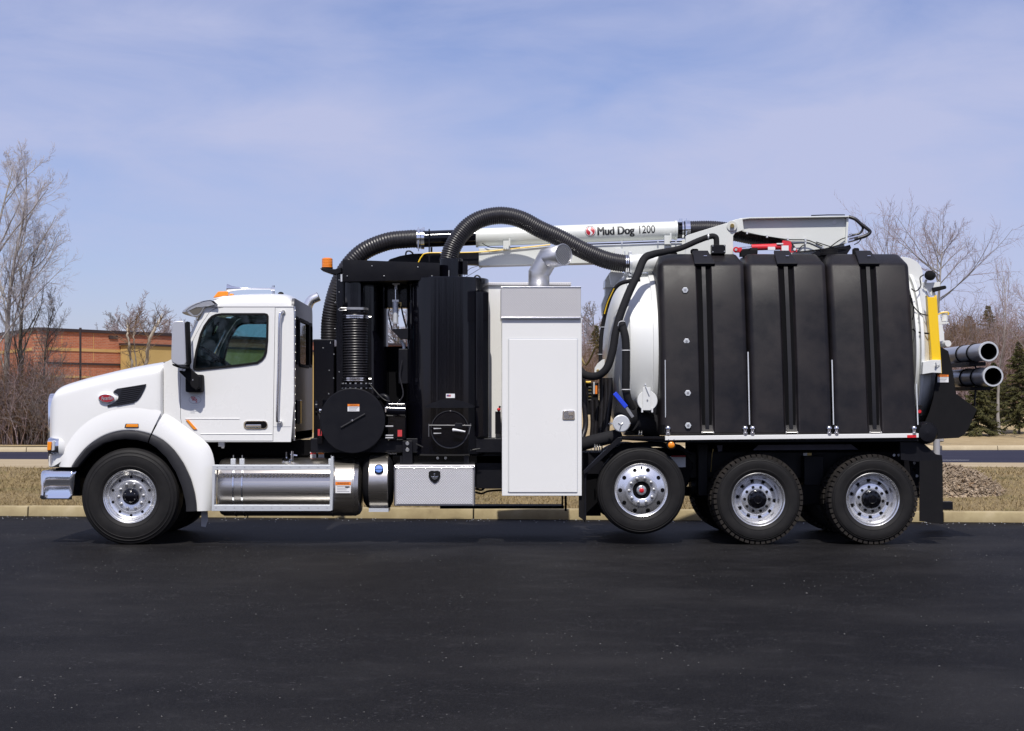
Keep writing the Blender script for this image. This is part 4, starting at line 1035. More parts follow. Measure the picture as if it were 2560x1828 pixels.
# exhaust elbow
segs = [P(1347, 720, .42), P(1347.5, 684, .42), P(1369, 646, .40), P(1409, 637, .17)]
er = 0.124
def mitre(path, r, n=36):
    dirs = [(b-a).normalized() for a, b in zip(path[:-1], path[1:])]
    nrm = [dirs[0]]+[(dirs[i]+dirs[i+1]).normalized() for i in range(len(dirs)-1)]+[dirs[-1]]
    a0 = dirs[0].cross(Vector((0,1,0))).normalized(); b0 = dirs[0].cross(a0)
    rows = [[path[0]+a0*(r*math.cos(2*math.pi*i/n))+b0*(r*math.sin(2*math.pi*i/n)) for i in range(n)]]
    for k, d in enumerate(dirs):
        row = []
        for p in rows[-1]:
            t = (path[k+1]-p).dot(nrm[k+1])/d.dot(nrm[k+1])
            row.append(p+d*t)
        rows.append(row)
    return rows
rws = mitre(segs, er)
el = tp('exhaust_elbow', MB().grid(rws, True), 'elbow', angle=15)
sl = el.modifiers.new('solid', 'SOLIDIFY'); sl.thickness = 0.004
d3 = (segs[3]-segs[2]).normalized()
ua = d3.cross(Vector((0,0,1))).normalized(); ub = d3.cross(ua)
tp('elbow_bore', MB().add([segs[3]-d3*0.03+ua*(er*0.98*math.cos(2*math.pi*i/32))+ub*(er*0.98*math.sin(2*math.pi*i/32)) for i in range(32)], [tuple(range(32))]), 'matte', el)
mb = MB()
for ang in (32, -32):
    du = ua*math.cos(R(ang))+ub*math.sin(R(ang)); dv = ua*(-math.sin(R(ang)))+ub*math.cos(R(ang))
    for i in range(-7, 8):
        o = i*0.0158; hl_ = math.sqrt(max(0, (er*0.98)**2-o*o))
        if hl_ > 0.01: mb.tube([segs[3]-d3*0.006+dv*o-du*hl_, segs[3]-d3*0.006+dv*o+du*hl_], 0.0026, 5)
tp('elbow_screen', mb, 'zinc', el)['kind'] = 'stuff'
tp('elbow_rim', MB().tube([segs[3]+ua*(er*math.cos(2*math.pi*i/36))+ub*(er*math.sin(2*math.pi*i/36)) for i in range(37)], 0.006, 8), 'pipealu', el)
# ================================================================== debris tank
TZ, TY, TR = 2.24, 1.25, 1.0
x0 = X(1509, TY)
kn = X(1584, .3)
prof = [(0, x0), (0.3, x0+0.008), (0.55, x0+0.035), (0.75, x0+0.09), (0.88, x0+0.16), (0.955, x0+0.24), (0.99, kn-0.04), (1.0, kn), (1.0, X(1632,.3)), (1.018, X(1633,.3)), (1.018, X(1645,.3)), (1.0, X(1646,.3)), (0.995, X(1656,.3)), (0.87, X(1672,.3)), (0.87, X(2270,.3))]
vt = tp('debris_tank', MB().lathe(prof, (0, TY, TZ), 'X', 96), 'white2', angle=28)
# rear door
xb = X(2283, .35)
prof = [(0.87, xb-0.2), (0.87, xb-0.01), (1.05, xb), (1.05, xb+0.03), (1.0, xb+0.035), (1.0, xb+0.05), (1.065, xb+0.055), (1.065, xb+0.09), (1.03, xb+0.11), (0.97, xb+0.2), (0.85, xb+0.29), (0.6, xb+0.37), (0.3, xb+0.41), (0, xb+0.42)]
rd = tp('rear_door', MB().lathe(prof, (0, TY, TZ), 'X', 96), 'white2', angle=28)
tp('door_hinge_plate', MB().pprism([(2248,700),(2250,645),(2256,642),(2275,645),(2292,654),(2302,665),(2307,680),(2306,715),(2300,760),(2270,760)], 0.75, 0.8), 'white2', rd, bevel=0.004)
tp('door_gusset', MB().pprism([(2290,700),(2312,707),(2320,735),(2351,790),(2360,831),(2362,868),(2345,868),(2330,800),(2310,750)], 0.7, 0.74), 'white2', rd, bevel=0.004)
tp('lamp_arm', MB().pprism([(2308,708),(2351,705),(2351,718),(2335,719),(2340,740),(2328,738),(2318,722),(2309,722)], 0.55, 0.58), 'white2', rd, bevel=0.003)
wl = tp('work_lamp', MB().lathe([(0,-0.06),(0.035,-0.058),(0.055,-0.045),(0.058,-0.02),(0.058,0.03),(0.05,0.045),(0,0.045)], (0,0,0), 'Y', 24), 'matte', rd)
wl.data.transform(Matrix.Translation(P(2325, 689, .5)) @ Matrix.Rotation(R(-30), 4, 'Z'))
tp('lamp_stalk', MB().tube([P(2309, 715, .55), P(2316, 700, .52)], 0.014, 8), 'galv', rd)
tp('rubber_stop', MB().pprism([(2332,719),(2364,713.5),(2367,718),(2366,722),(2334,731)], 0.5, 0.6), 'matte', rd, bevel=0.01)
tp('door_shelf', MB().pprism([(2293,805),(2320,803),(2372,805),(2372,808.5),(2340,813),(2320,808)], 0.3, 0.5), 'white2', rd)
vlv = tp('door_valve', MB().cyl(P(2362, 787, .4), P(2362, 803, .4), 0.036, n=18).cyl(P(2352, 783, .4), P(2368, 783, .4), 0.02, n=12), 'white2', rd)
tp('valve_chain', MB().tube(spline([P(2343, 788, .38), P(2355, 782, .37), P(2370, 781, .36), P(2371, 788, .36)], 6), 0.008, 6), 'yellow', rd)
tp('latch_tube', MB().cyl(P(2350, 861, .6), P(2370.5, 859, .36), 0.038, n=24), 'white2', rd)
yb = tp('safety_prop', MB().pprism([(2318,738),(2321,743),(2338,743),(2342,737),(2346,800),(2355,934),(2347,934),(2330,900),(2322,800)], 0.17, 0.26), 'yellow', rd, bevel=0.004)
tp('prop_bracket', MB().pprism([(2308,905),(2331,900),(2352,900),(2354,933),(2331,932),(2306,936)], 0.13, 0.3), 'white2', rd, bevel=0.004)
tp('prop_pin', MB().tube([P(2339, 906, .12), P(2343, 915, .11), P(2349, 912, .12)], 0.005, 6).cyl(P(2340, 915, .13), P(2340, 915, .1), 0.012, n=10), 'zinc', rd)
for k, pts in enumerate(([(2276,737,.3),(2280,760,.28),(2300,783,.27),(2322,789,.2)], [(2281,822,.25),(2292,830,.24),(2310,833,.22),(2322,834,.2)], [(2278,722,.3),(2290,728,.3),(2302,715,.4),(2300,695,.5),(2310,687,.5)], [(2279,745,.2),(2285,780,.2),(2281,800,.2)])):
    tp('door_cable', MB().tube(spline([P(*q) for q in pts], 6), 0.007 if k != 1 else 0.011, 6), 'matte', rd)
# discharge chute
chute = [(2350,866),(2371,878),(2384,938),(2390,984),(2443,1023),(2421,1073),(2410,1088),(2396.5,1095),(2315,1099),(2312,1090),(2312,1057),(2324,1030),(2334,995),(2340,940),(2345,900)]
ch = tp('discharge_chute', MB().pprism(chute, 0.28, 0.31), 'matte', bevel=0.004)
tp('chute_far_cheek', MB().prism(px2(chute, .28), 2.19, 2.22), 'matte', ch)
tp('chute_floor', MB().grid([[Vector((X(a,.28), .3, Zp(b,.28))), Vector((X(a,.28), 2.2, Zp(b,.28)))] for a, b in [(2384,938),(2390,984),(2443,1023),(2421,1073),(2410,1088),(2396.5,1095),(2315,1099)]]), 'matte', ch)
sticker(2344, 937, 2371.5, 956, 0.276, ch, lines=3, frac=0.27)
tp('chute_seal', MB().lathe([(0,-0.12),(0.1,-0.11),(0.13,-0.06),(0.13,0.1)], P(2313, 1082, .12), 'Y', 24), 'satin', ch)
tp('tail_lamp', MB().pbox(2294, 1013, 2307, 1041, .14, .24), 'matte', bevel=0.01)
tp('tail_lamp_lens', MB().cyl(P(2299, 1029, .14), P(2299, 1029, .13), 0.02, n=16), 'red')
# tubes carried across the back
for i, (px, py, r, L) in enumerate(((2471, 879, 0.103, 2.15), (2482, 941, 0.107, 2.15))):
    c = P(px, py, 0.02)
    pipe = tp('suction_tube', MB().lathe([(r-0.004, 0.0), (r, 0.0), (r, L), (r-0.006, L), (r-0.006, 0.02)], c, 'Y', 48), 'pipealu', angle=30)
    tp('tube_collar', MB().lathe([(r-0.008,-0.012),(r+0.010,-0.012),(r+0.013,-0.006),(r+0.013,0.022),(r,0.03)], c, 'Y', 48), 'galv', pipe, angle=30)
    tp('tube_bore', MB().lathe([(r-0.008, -0.005), (r-0.010, 0.12), (r-0.014, 0.13), (r-0.016, 0.6), (0, 0.6)], c, 'Y', 40), 'inside', pipe, angle=30)
    for yy in (0.5, 0.95): tp('tube_strap', MB().lathe([(r,-0.02),(r+0.008,-0.02),(r+0.008,0.02),(r,0.02)], (c.x, 0.02+yy, c.z), 'Y', 36, closed=True), 'matte', pipe)
    tp('tube_cradle', MB().box(c.x-0.13, c.x+0.10, 0.45, 1.3, c.z-r-0.05, c.z-r-0.006), 'satin', pipe)
tp('cradle_strut', MB().tube([P(2436, 912, .5), P(2442, 925, .5), P(2436, 1016, .5)], 0.012, 8), 'satin')
# ================================================================== poly water tanks
def poly_tank(b0, b1, t0, t1, g0, g1, label):
    zb, zf, zt_ = Zp(1089, 0), Zp(661, .38), Zp(635, .62)
    X0, X1 = X(b0), X(b1)
    G0, G1 = X(g0), X(g1)
    mb = MB(); rows = []
    for z, yn, ins, gd in ((zb, 0.03, 0.0, 0.0), (zb+0.03, 0.0, 0.0, 0.0), (zb+0.12, 0.01, 0.0, 0.04), (zb+(zf-zb)*0.4, 0.105, 0.0, 0.04), (zb+(zf-zb)*0.75, 0.245, 0.0, 0.04), (zf-0.03, 0.365, 0.0, 0.04), (zf, 0.385, 0.004, 0.035), (zf+0.02, 0.41, 0.012, 0.0), (zt_-0.015, 0.60, 0.055, 0.0), (zt_, 0.64, 0.07, 0.0)):
        a, b = X0+ins, X1-ins
        rows.append([(a, 1.15, z), (a, yn+0.09, z), (a+0.018, yn+0.036, z), (a+0.055, yn+0.006, z), (a+0.085, yn, z), (G0-0.012, yn, z), (G0+0.012, yn+gd, z), (G1-0.012, yn+gd, z), (G1+0.012, yn, z), (b-0.06, yn, z), (b-0.035, yn+0.005, z), (b-0.010, yn+0.025, z), (b, yn+0.06, z), (b, 1.15, z)])
    mb.grid(rows)
    n = 14
    mb.f.append(tuple(range(n))); mb.f.append(tuple(range((len(rows)-1)*n, len(rows)*n)))
    o = tp('water_tank', mb, 'poly', bevel=0.014, seg=3, angle=40, label=label)
    def face(px_b, z):  # near face depth at height z
        t = (z-zb-0.03)/(zf-0.03-zb-0.03); return 0.0+0.365*max(0, min(1, t))
    # strap in the groove
    m1, m2 = (G0+G1)/2-0.022, (G0+G1)/2+0.022
    zs = [zb-0.02, zb+0.1, zb+(zf-zb)*0.4, zb+(zf-zb)*0.75, zf-0.02, zf+0.01]
    ys = [0.02, 0.012, 0.105, 0.245, 0.362, 0.39]
    s_ = MB().grid([[(m1, y+0.04, z), (m1, y+0.008, z), (m2, y+0.008, z), (m2, y+0.04, z)] for z, y in zip(zs, ys)])
    tp('hold_down_strap', s_, 'strap', o)
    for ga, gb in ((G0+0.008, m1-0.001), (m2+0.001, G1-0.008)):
        tp('groove_shade', MB().grid([[(ga, y+0.035, z), (gb, y+0.035, z)] for z, y in zip(zs[0:5], ys[0:5])]), 'inside', o)  # black strips standing in for the shade inside the slots
    zc = zf-0.015
    br_ = MB()
    pa = [(m1-0.085, 0.355, zf-0.012), (m2+0.115, 0.355, zf-0.012), (m2+0.06, 0.60, zt_+0.02), (m1-0.08, 0.60, zt_+0.02)]
    vs = [Vector(q) for q in pa]; nrm = (vs[1]-vs[0]).cross(vs[3]-vs[0]).normalized()
    br_.add([v+nrm*0.025 for v in vs]+[v-nrm*0.01 for v in vs], [(0,1,2,3),(7,6,5,4),(0,4,5,1),(1,5,6,2),(2,6,7,3),(3,7,4,0)])
    tp('strap_bracket', br_, 'strap', o, bevel=0.008)
    q = sum(vs, Vector())/4+nrm*0.02
    tp('bracket_recess', MB().obox(q+Vector((-0.005,0,-0.01)), (0.022,0,0), nrm*0.008, Vector((0,0.5,0.5)).normalized()*0.012), 'inside', o)
    for dz in (-0.018, 0.012): tp('bracket_bolt', MB().tube([q+Vector((0.012, -0.012, dz)), q+Vector((0.05, -0.012, dz))], 0.007, 6), 'chrome', o)
    tp('strap_foot', MB().box(m1-0.03, m2+0.03, -0.012, 0.1, zb-0.03, zb+0.05), 'matte', o)
    tp('strap_foot_bolt', MB().tube([(m1-0.04, -0.02, zb+0.035), (m2+0.04, -0.02, zb+0.035)], 0.006, 6).sphere((m1-0.042, -0.02, zb+0.035), 0.012).sphere((m2+0.042, -0.02, zb+0.035), 0.012), 'zinc', o)
    return o
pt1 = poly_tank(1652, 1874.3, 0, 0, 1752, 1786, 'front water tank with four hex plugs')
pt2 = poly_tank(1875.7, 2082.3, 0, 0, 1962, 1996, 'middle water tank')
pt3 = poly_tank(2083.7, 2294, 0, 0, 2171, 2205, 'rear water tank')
zb, zf = Zp(1089, 0), Zp(661, .38)
for px, py in ((1712, 726), (1715.5, 854), (1718.7, 983), (1719.5, 1064)):
    # the tank face leans back: find its depth along the line of sight
    Yf = 0.2
    for _ in range(6): Yf = 0.365*max(0, min(1, (Zp(py, Yf)-zb-0.03)/(zf-zb-0.06)))
    q = P(px, py, Yf)
    bolt(q+Vector((0, 0.01, 0)), 0.046, 0.022, 'matte', pt1, name='plug_gasket', n=6)
    bolt(q+Vector((0, -0.01, 0)), 0.038, 0.03, 'galv', pt1, name='hex_plug', n=6)
    tp('plug_recess', MB().cyl(q+Vector((0,-0.042,0)), q+Vector((0,-0.039,0)), 0.015, n=12), 'zinc', pt1)
for px, r in ((1679, 0.06), (2073, 0.1)): tp('tank_lid', MB().cyl(P(px, 638, .8), P(px, 626 if r < .09 else 624, .8), r, n=28).cyl(P(px, 640, .8), P(px, 632, .8), r+0.008, n=28), 'matte', pt1 if px < 1800 else pt3, bevel=0.006)
tp('tank_lug', MB().pprism(rounded(1728, 622, 1746, 634, 4), .62, .7), 'matte', pt1); tp('tank_lug', MB().pprism(rounded(2134, 620, 2148, 640, 4), .62, .7), 'matte', pt3)
bolt(P(1737, 627, .62), 0.012, 0.01, 'inside', pt1, n=12)
for pa_, pb_ in ((1866, 1882), (2075, 2091)): tp('tank_gap_shade', MB().pbox(pa_+4, 690, pb_-4, 1088, .46, .9), 'inside')  # dark fillers added so the gaps between tanks look shaded
# tie rods and chrome fittings between the tanks
for px, up in ((1663, 1080), (1873, 880), (2083, 900), (2294, 960)):
    rod = tp('tank_tie_rod', MB().cyl(P(px+1, 1072, .03), P(px-(0 if px == 1663 else 3), up if px != 1663 else 900, .12 if px != 1663 else .05), 0.008 if px != 1663 else 0.006, n=10), 'galv')
    tp('rod_block', MB().pbox(px-9, 1062, px+9, 1087, .02, .2), 'inside', rod)
    for dx in ((-10, 8) if 1700 < px < 2200 else (7,) if px < 1700 else (-9,)):
        q = P(px+dx, 1083, -.01)
        tp('chrome_fitting', MB().lathe([(0,0.085),(0.015,0.083),(0.028,0.072),(0.033,0.055),(0.031,0.045),(0.022,0.042),(0.022,0.012),(0.03,0.008),(0.03,-0.02)], q, 'Z', 20), 'alu', rod)
# rail and lights
rl = tp('side_rail', MB().pprism([(1663,1090),(2297,1083.5),(2297,1094.5),(1663,1101)], -0.03, 0.05), 'white', bevel=0.005)
for px in (1671, 1685): bolt(P(px, 1098, -.03), 0.006, 0.004, 'galv', rl, n=8, name='rivet')
tp('red_reflector', MB().pprism([(2268,1088),(2291,1087.5),(2291,1094),(2268,1094.5)], -0.036, -0.03), 'red', rl)
tp('tank_shelf', MB().pprism([(1556,1092),(1665,1092),(2300,1086),(2300,1104),(1665,1107),(1556,1100)], 0.055, 0.7), 'satin', bevel=0.006)
al = tp('amber_lamp', MB().lathe([(0,-0.03),(0.025,-0.028),(0.037,-0.018),(0.038,0.0)], P(1678, 1112.7, 0.0), 'Y', 28), 'amber')
tp('lamp_gasket', MB().lathe([(0.037,-0.012),(0.052,-0.01),(0.054,0.02),(0.0,0.02)], P(1678, 1112.7, 0.0), 'Y', 28), 'matte', al)
tp('lamp_hanger', MB().pbox(1668, 1100, 1688, 1116, .02, .04), 'matte', al)
sb = tp('sub_frame', MB().pbox(1555, 1092.5, 1664, 1099, 0.0, 0.08), 'black', bevel=0.004)
tp('sub_frame_brace', MB().pprism([(1545,1094),(1556,1092.5),(1556,1100),(1470,1180),(1461,1186),(1459,1178)], 0.02, 0.12), 'satin', sb, bevel=0.004)
tp('lift_wheel_guard', MB().pprism([(1512,1130),(1560,1110),(1640,1106),(1700,1112),(1740,1140),(1700,1125),(1640,1117),(1570,1121),(1520,1140)], 0.1, 0.6), 'inside')
tp('front_flap', MB().pprism([(1447,1178),(1464,1178),(1463,1308),(1458,1300),(1447,1292)], 0.1, 0.13), 'matte'); tp('flap_flange', MB().pbox(1461, 1178, 1465.5, 1300, 0.06, 0.3), 'satin')
tp('frame_lower_panel', MB().pbox(1466, 1185, 1502, 1290, 0.5, 0.56), 'inside')
for dx in range(4): tp('spring_coil', MB().lathe([(0.034,-0.006),(0.041,0),(0.034,0.006)], P(1487+dx*6, 1118-dx*-1, .1), 'X', 20), 'zinc' if dx < 3 else 'matte')
for dx in range(2): tp('spring_coil', MB().lathe([(0.026,-0.006),(0.033,0),(0.026,0.006)], P(1598+dx*6, 1083, .1), 'X', 20), 'zinc')
tp('suspension_label', MB().pbox(1675, 1141, 1714, 1168, .58, .585), 'galv'); tp('label_band', MB().pbox(1678, 1139, 1714, 1143, .575, .583), 'redsticker')
tp('frame_sticker', MB().pbox(2008, 1132.5, 2018, 1142, .828, .833), 'galv'); tp('frame_sticker', MB().pbox(2018.5, 1132.5, 2029, 1142, .828, .833), 'brass')
tp('brake_hose', MB().tube(spline([P(1783, 1122, .5), P(1780, 1140, .5), P(1777, 1180, .55)], 6), 0.006, 6), 'brass')
# rear flap, bracket, post, hitch
bk = tp('flap_bracket', MB().pprism([(2250,1100),(2297,1097),(2340,1136),(2355,1138),(2356,1152),(2300,1156),(2252,1150)], 0.1, 0.16), 'satin', bevel=0.004)
tp('mud_flap', MB().pprism([(2299,1152),(2356.5,1150),(2358,1310.5),(2340,1309),(2315,1305),(2299,1303)], 0.06, 0.075), 'matte', bk)
tp('mud_flap', MB().pprism([(2299,1152),(2356.5,1150),(2358,1310.5),(2340,1309),(2315,1305),(2299,1303)], 2.42, 2.435), 'matte', bk)
tp('bumper_post', MB().cyl(P(2341.5, 1098, .3), P(2341.5, 1150, .3), 0.039, n=24), 'greypost')
tp('rear_cross_bar', MB().pbox(2302, 1140, 2352, 1175, 0.35, 2.1), 'satin', bevel=0.01)
tp('hitch_bar', MB().pbox(2340, 1254.5, 2382.5, 1275, 0.55, 0.65), 'satin', bevel=0.006)
fp = tp('frame_end_plate', MB().plate(px2([(2270,1120),(2298,1120),(2298,1245),(2284,1245),(2280,1200)], .3), [px2(ring_pts(2285, 1175, 4, 5, 12), .3)], 0.3, 0.33), 'satin')
for px, py in ((2235, 1138), (2247, 1138), (2285, 1135), (2285, 1158), (2292, 1190)): bolt(P(px, py, .25), 0.016, 0.012, 'galv', fp, n=12)
# ================================================================== boom
bm_ = tp('boom_pipe', MB().cyl(P(1191, 594, 1.25), P(1691, 576, 1.25), 0.1105, n=64), 'boomwhite', angle=30)
bx0, bx1 = P(1191, 594, 1.25), P(1691, 576, 1.25); bdir = (bx1-bx0).normalized(); bup = Vector((-bdir.z, 0, bdir.x))
def on_pipe(c_px, c_py):
    c = P(c_px, c_py, 1.14)
    t = (c-bx0).dot(bdir); hgt = (c-bx0).dot(bup)
    def fn(u, v, lift=0.0018):
        h2 = hgt+v; yy = math.sqrt(max(0.0, (0.1105+lift)**2-h2*h2))
        q = bx0+bdir*(t+u)+bup*h2
        return Vector((q.x, 1.25-yy, q.z))
    return fn
mdf = on_pipe(1539, 577.5)
for sh_ in (-0.006, -0.003, 0.0, 0.003, 0.006):
    text_mesh('lettering', 'Mud Dog', 0.143, 'inkdark', bm_, sx=0.835, fn=lambda u, v, s_=sh_: mdf(u+s_, v, 0.0018+abs(s_)*0.2), cuts=14)
text_mesh('lettering', '1200', 0.136, 'inkdark', bm_, bold=0.0014, sx=0.80, fn=on_pipe(1616, 574.5), cuts=14)
lf = on_pipe(1476, 578)
def disc_on(name, r0, r1, m, lift):
    mb = MB(); rows = []
    for k in range(7):
        r = r0+(r1-r0)*k/6
        rows.append([lf(r*math.cos(2*math.pi*i/40), r*math.sin(2*math.pi*i/40), lift) for i in range(40)])
    mb.grid(rows, True)
    return tp(name, mb, m, bm_)
disc_on('logo_ring', 0.061, 0.066, 'inkdark', 0.003)
disc_on('logo_ground', 0.0, 0.061, 'paper', 0.0018)
disc_on('logo_disc', 0.0, 0.054, 'logored', 0.003)
mb = MB(); rows = []
for i in range(25):
    t = i/24; v_ = 0.05-0.1*t
    u_ = 0.020*math.sin(2*math.pi*(t-0.5)*0.92)+(-0.012+0.024*(1-t))
    w_ = 0.013*(0.6+0.6*math.sin(math.pi*t))
    k = 0.35
    rows.append([lf(u_-w_+0.0, v_+k*w_, 0.0042), lf(u_, v_, 0.0042), lf(u_+w_, v_-k*w_, 0.0042)])
mb.grid(rows); tp('logo_stroke', mb, 'paper', bm_)
band(P(1689, 576, 1.25), 0.113, 0.03, 'boomwhite', 'X', bm_, 'pipe_collar'); band(P(1193, 594, 1.25), 0.115, 0.03, 'boomwhite', 'X', bm_, 'pipe_collar')
bb = tp('boom_beam', MB().pprism([(1197,621.5),(1716,606.5),(1716,655),(1480,658),(1337,661),(1197,665)], 1.12, 1.38), 'boomwhite', bevel=0.006)
for px, py in ((1200,631),(1224,631),(1200,651),(1224,651),(1222,662)): bolt(P(px, py, 1.12), 0.008, 0.005, 'galv', bb, n=8)
for px, py in ((1261, 600), (1664, 587)):
    tp('pipe_bracket', MB().pbox(px-3, py+2, px+14, py+24, 1.08, 1.12).pbox(px+11, py-4, px+15, py+16, 1.06, 1.1), 'boomwhite', bb, bevel=0.003)
tp('boom_cable', MB().tube(spline([P(1205, 608, 1.1), P(1225, 618, 1.09), P(1260, 620, 1.09), P(1300, 618, 1.1)], 6), 0.006, 6).tube(spline([P(1460, 611, 1.1), P(1560, 608, 1.1), P(1640, 605, 1.1), P(1705, 604, 1.1)], 6), 0.008, 6), 'matte', bb)
for px in (1555, 1645, 1690): tp('cable_tie', MB().pbox(px-1.5, 602, px+1.5, 609, 1.08, 1.1), 'galv', bb)
# inlet of the debris tank and the arched hose
inl = tp('tank_inlet', MB().cyl(P(1572, 661, .85), P(1645, 655, .9), 0.112, n=36), 'white2')
tp('inlet_bracket', MB().pprism([(1538,622),(1555,622),(1556,690),(1540,700),(1528,715),(1524,690)], 1.05, 1.1), 'white2', inl)
tp('lifting_plate', MB().pprism([(1513,718),(1513,700),(1524,682),(1566,682),(1570,706),(1545,718)], 1.5, 1.9), 'white2', inl); tp('lifting_plate', MB().pprism([(1504,762),(1513,737),(1514,700),(1540,700),(1545,790),(1507,788)], 1.6, 1.8), 'white2', inl)
ah = hose('arched_hose', spline([P(1120, 654, .62), P(1130, 622, .63), P(1148, 592, .64), P(1175, 563, .66), P(1211, 545, .68), P(1257, 539, .7), P(1303, 549, .72), P(1349, 573, .74), P(1400, 596, .77), P(1451, 623, .8), P(1500, 645, .83), P(1535, 655, .85), P(1572, 660, .86)], 10), 0.107, 0.0262, 0.0085, 28)
for px, m_ in ((1564.5, 'alu'), (1569, 'alu'), (1576, 'galv')): band(P(px, 660.5, .86), 0.108 if px < 1575 else 0.118, 0.012 if px < 1575 else 0.03, m_, 'X', ah)
tp('clamp_tower', MB().pbox(1572, 629, 1580, 640, .8, .92).pbox(1561, 627, 1563.5, 640, .82, .85).pbox(1572, 685, 1579, 690, .8, .9), 'galv', ah, bevel=0.004)
# right hand hose of the boom
rh = hose('boom_hose', spline([P(1722, 574.5, 1.25), P(1780, 574, 1.27), P(1830, 580, 1.3), P(1880, 590, 1.33), P(1935, 598, 1.35), P(1975, 612, 1.36), P(1992, 640, 1.36)], 10), 0.108, 0.0265, 0.0085, 28)
tp('hose_adapter', MB().cyl(P(1690, 576, 1.25), P(1726, 575, 1.25), 0.103, n=36), 'black', rh)
band(P(1706, 575.5, 1.25), 0.105, 0.02, 'chrome', 'X', rh); band(P(1717.5, 575, 1.25), 0.111, 0.062, 'chrome', 'X', rh)
tp('clamp_bolt', MB().cyl(P(1702, 547, 1.15), P(1702, 556, 1.15), 0.02, n=10).cyl(P(1716, 546, 1.15), P(1716, 600, 1.13), 0.004, n=6), 'chrome', rh)
# pivot plates and rear arm
pv = [(1714,592),(1718,588),(1819,557),(1838,549),(1856,546),(1860,575),(1838,582),(1833,590),(1833,645),(1714,645)]
pa_ = tp('boom_pivot_plate', MB().pprism(pv, 0.92, 0.96), 'boomwhite', bevel=0.004)
tp('boom_pivot_plate', MB().prism(px2(pv, .92), 1.54, 1.58), 'boomwhite', bevel=0.004)
tp('plate_seam', MB().pbox(1713, 606, 1714.5, 645, .914, .925), 'galv', pa_)
tp('pivot_boss', MB().cyl(P(1830, 565, .92), P(1830, 565, .895), 0.063, n=32), 'boomwhite', pa_, bevel=0.004)
tp('pivot_pin', MB().cyl(P(1830.5, 564.5, .895), P(1830.5, 564.5, .865), 0.026, n=8), 'brass', pa_, bevel=0.003)
arm = tp('boom_arm', MB().pprism([(1846,549),(2121,541.5),(2116.5,607),(2090,614),(2060,622),(1996,629),(1978,604),(1950,597),(1900,588),(1853,578)], 1.02, 1.06), 'boomwhite', bevel=0.003)
tp('boom_arm_far_web', MB().prism(px2([(1846,549),(2121,541.5),(2116.5,607),(2060,622),(1996,629),(1978,604),(1853,578)], 1.02), 1.46, 1.5), 'boomwhite', arm)
tp('arm_top_flange', MB().pprism([(1836,551),(1850,546),(1874,543.5),(2123,539.5),(2123,542.5),(1874,546.5),(1852,549.5)], 0.94, 1.56), 'boomwhite', arm, bevel=0.003)
tp('arm_end_plate', MB().pprism([(2117,542),(2122,541.5),(2118,607),(2113.5,608)], 0.98, 1.52), 'boomwhite', arm)
tp('arm_boss', MB().cyl(P(2086, 556, 1.02), P(2086, 556, 1.012), 0.025, n=20), 'paper', arm)
tp('top_cable', MB().tube([P(2028, 539, 1.0), P(2070, 537.5, 1.0), P(2112, 537.5, 1.0)], 0.007, 6), 'matte', arm)
for pts, r in (([(2121,542,1.0),(2138,548,.98),(2152,560,.97),(2168,572,.96),(2175,580,.96),(2166,589,.96),(2145,596,.97),(2128,601,.98)], 0.022), ([(2150,560,.98),(2157,570,.98),(2151,582,.98),(2138,587,.98),(2122,588,1.0)], 0.014), ([(2154,596,.97),(2146,606,.97),(2135,612,.98)], 0.006)):
    tp('hydraulic_hose', MB().tube(spline([P(*q) for q in pts], 6), r, 10), 'hose', arm)
tp('hose_coupling', MB().tube([P(2122, 597, .98), P(2144, 591, .96)], 0.02, 10).tube([P(2120, 604, .98), P(2136, 600, .96)], 0.018, 10).tube([P(2118, 592, 1), P(2130, 588, .98)], 0.014, 8), 'chrome', arm)
for k, pts in enumerate(([(1853,578,1.0),(1868,584,1.0),(1920,592,1.0),(1970,599,1.0),(2014,600,1.0),(2034,606,1.0),(2060,617,1.0)], [(1892,621,1.0),(1930,614,.98),(1975,610,.98),(2014,608,.98),(2030,612,.98),(2052,622,.98)], [(1994,630,1.0),(2002,618,1.0),(2014,610,1.0)], [(2118,593,1.0),(2100,600,.98),(2075,618,.98),(2068,624,.98)], [(2040,605,1.0),(2070,615,.98),(2095,622,.98),(2116,624,1.0)])):
    tp('arm_cable', MB().tube(spline([P(*q) for q in pts], 6), 0.0065, 6), 'matte', arm)
for px, py in ((1868,582),(1918,591),(1970,598),(2014,600),(2014,608),(2058,618)): tp('cable_clip', MB().pbox(px-2, py-3, px+2, py+3, .96, 1.0), 'galv', arm)
tp('arm_foot', MB().pprism([(2020,640),(2050,624),(2110,616),(2125,612),(2128,620),(2115,640)], 1.0, 1.5), 'satin', arm)
tp('boom_mast', MB().pprism([(1960,660),(1965,612),(2000,600),(2110,606),(2118,660)], 1.1, 1.45), 'boomwhite', arm)
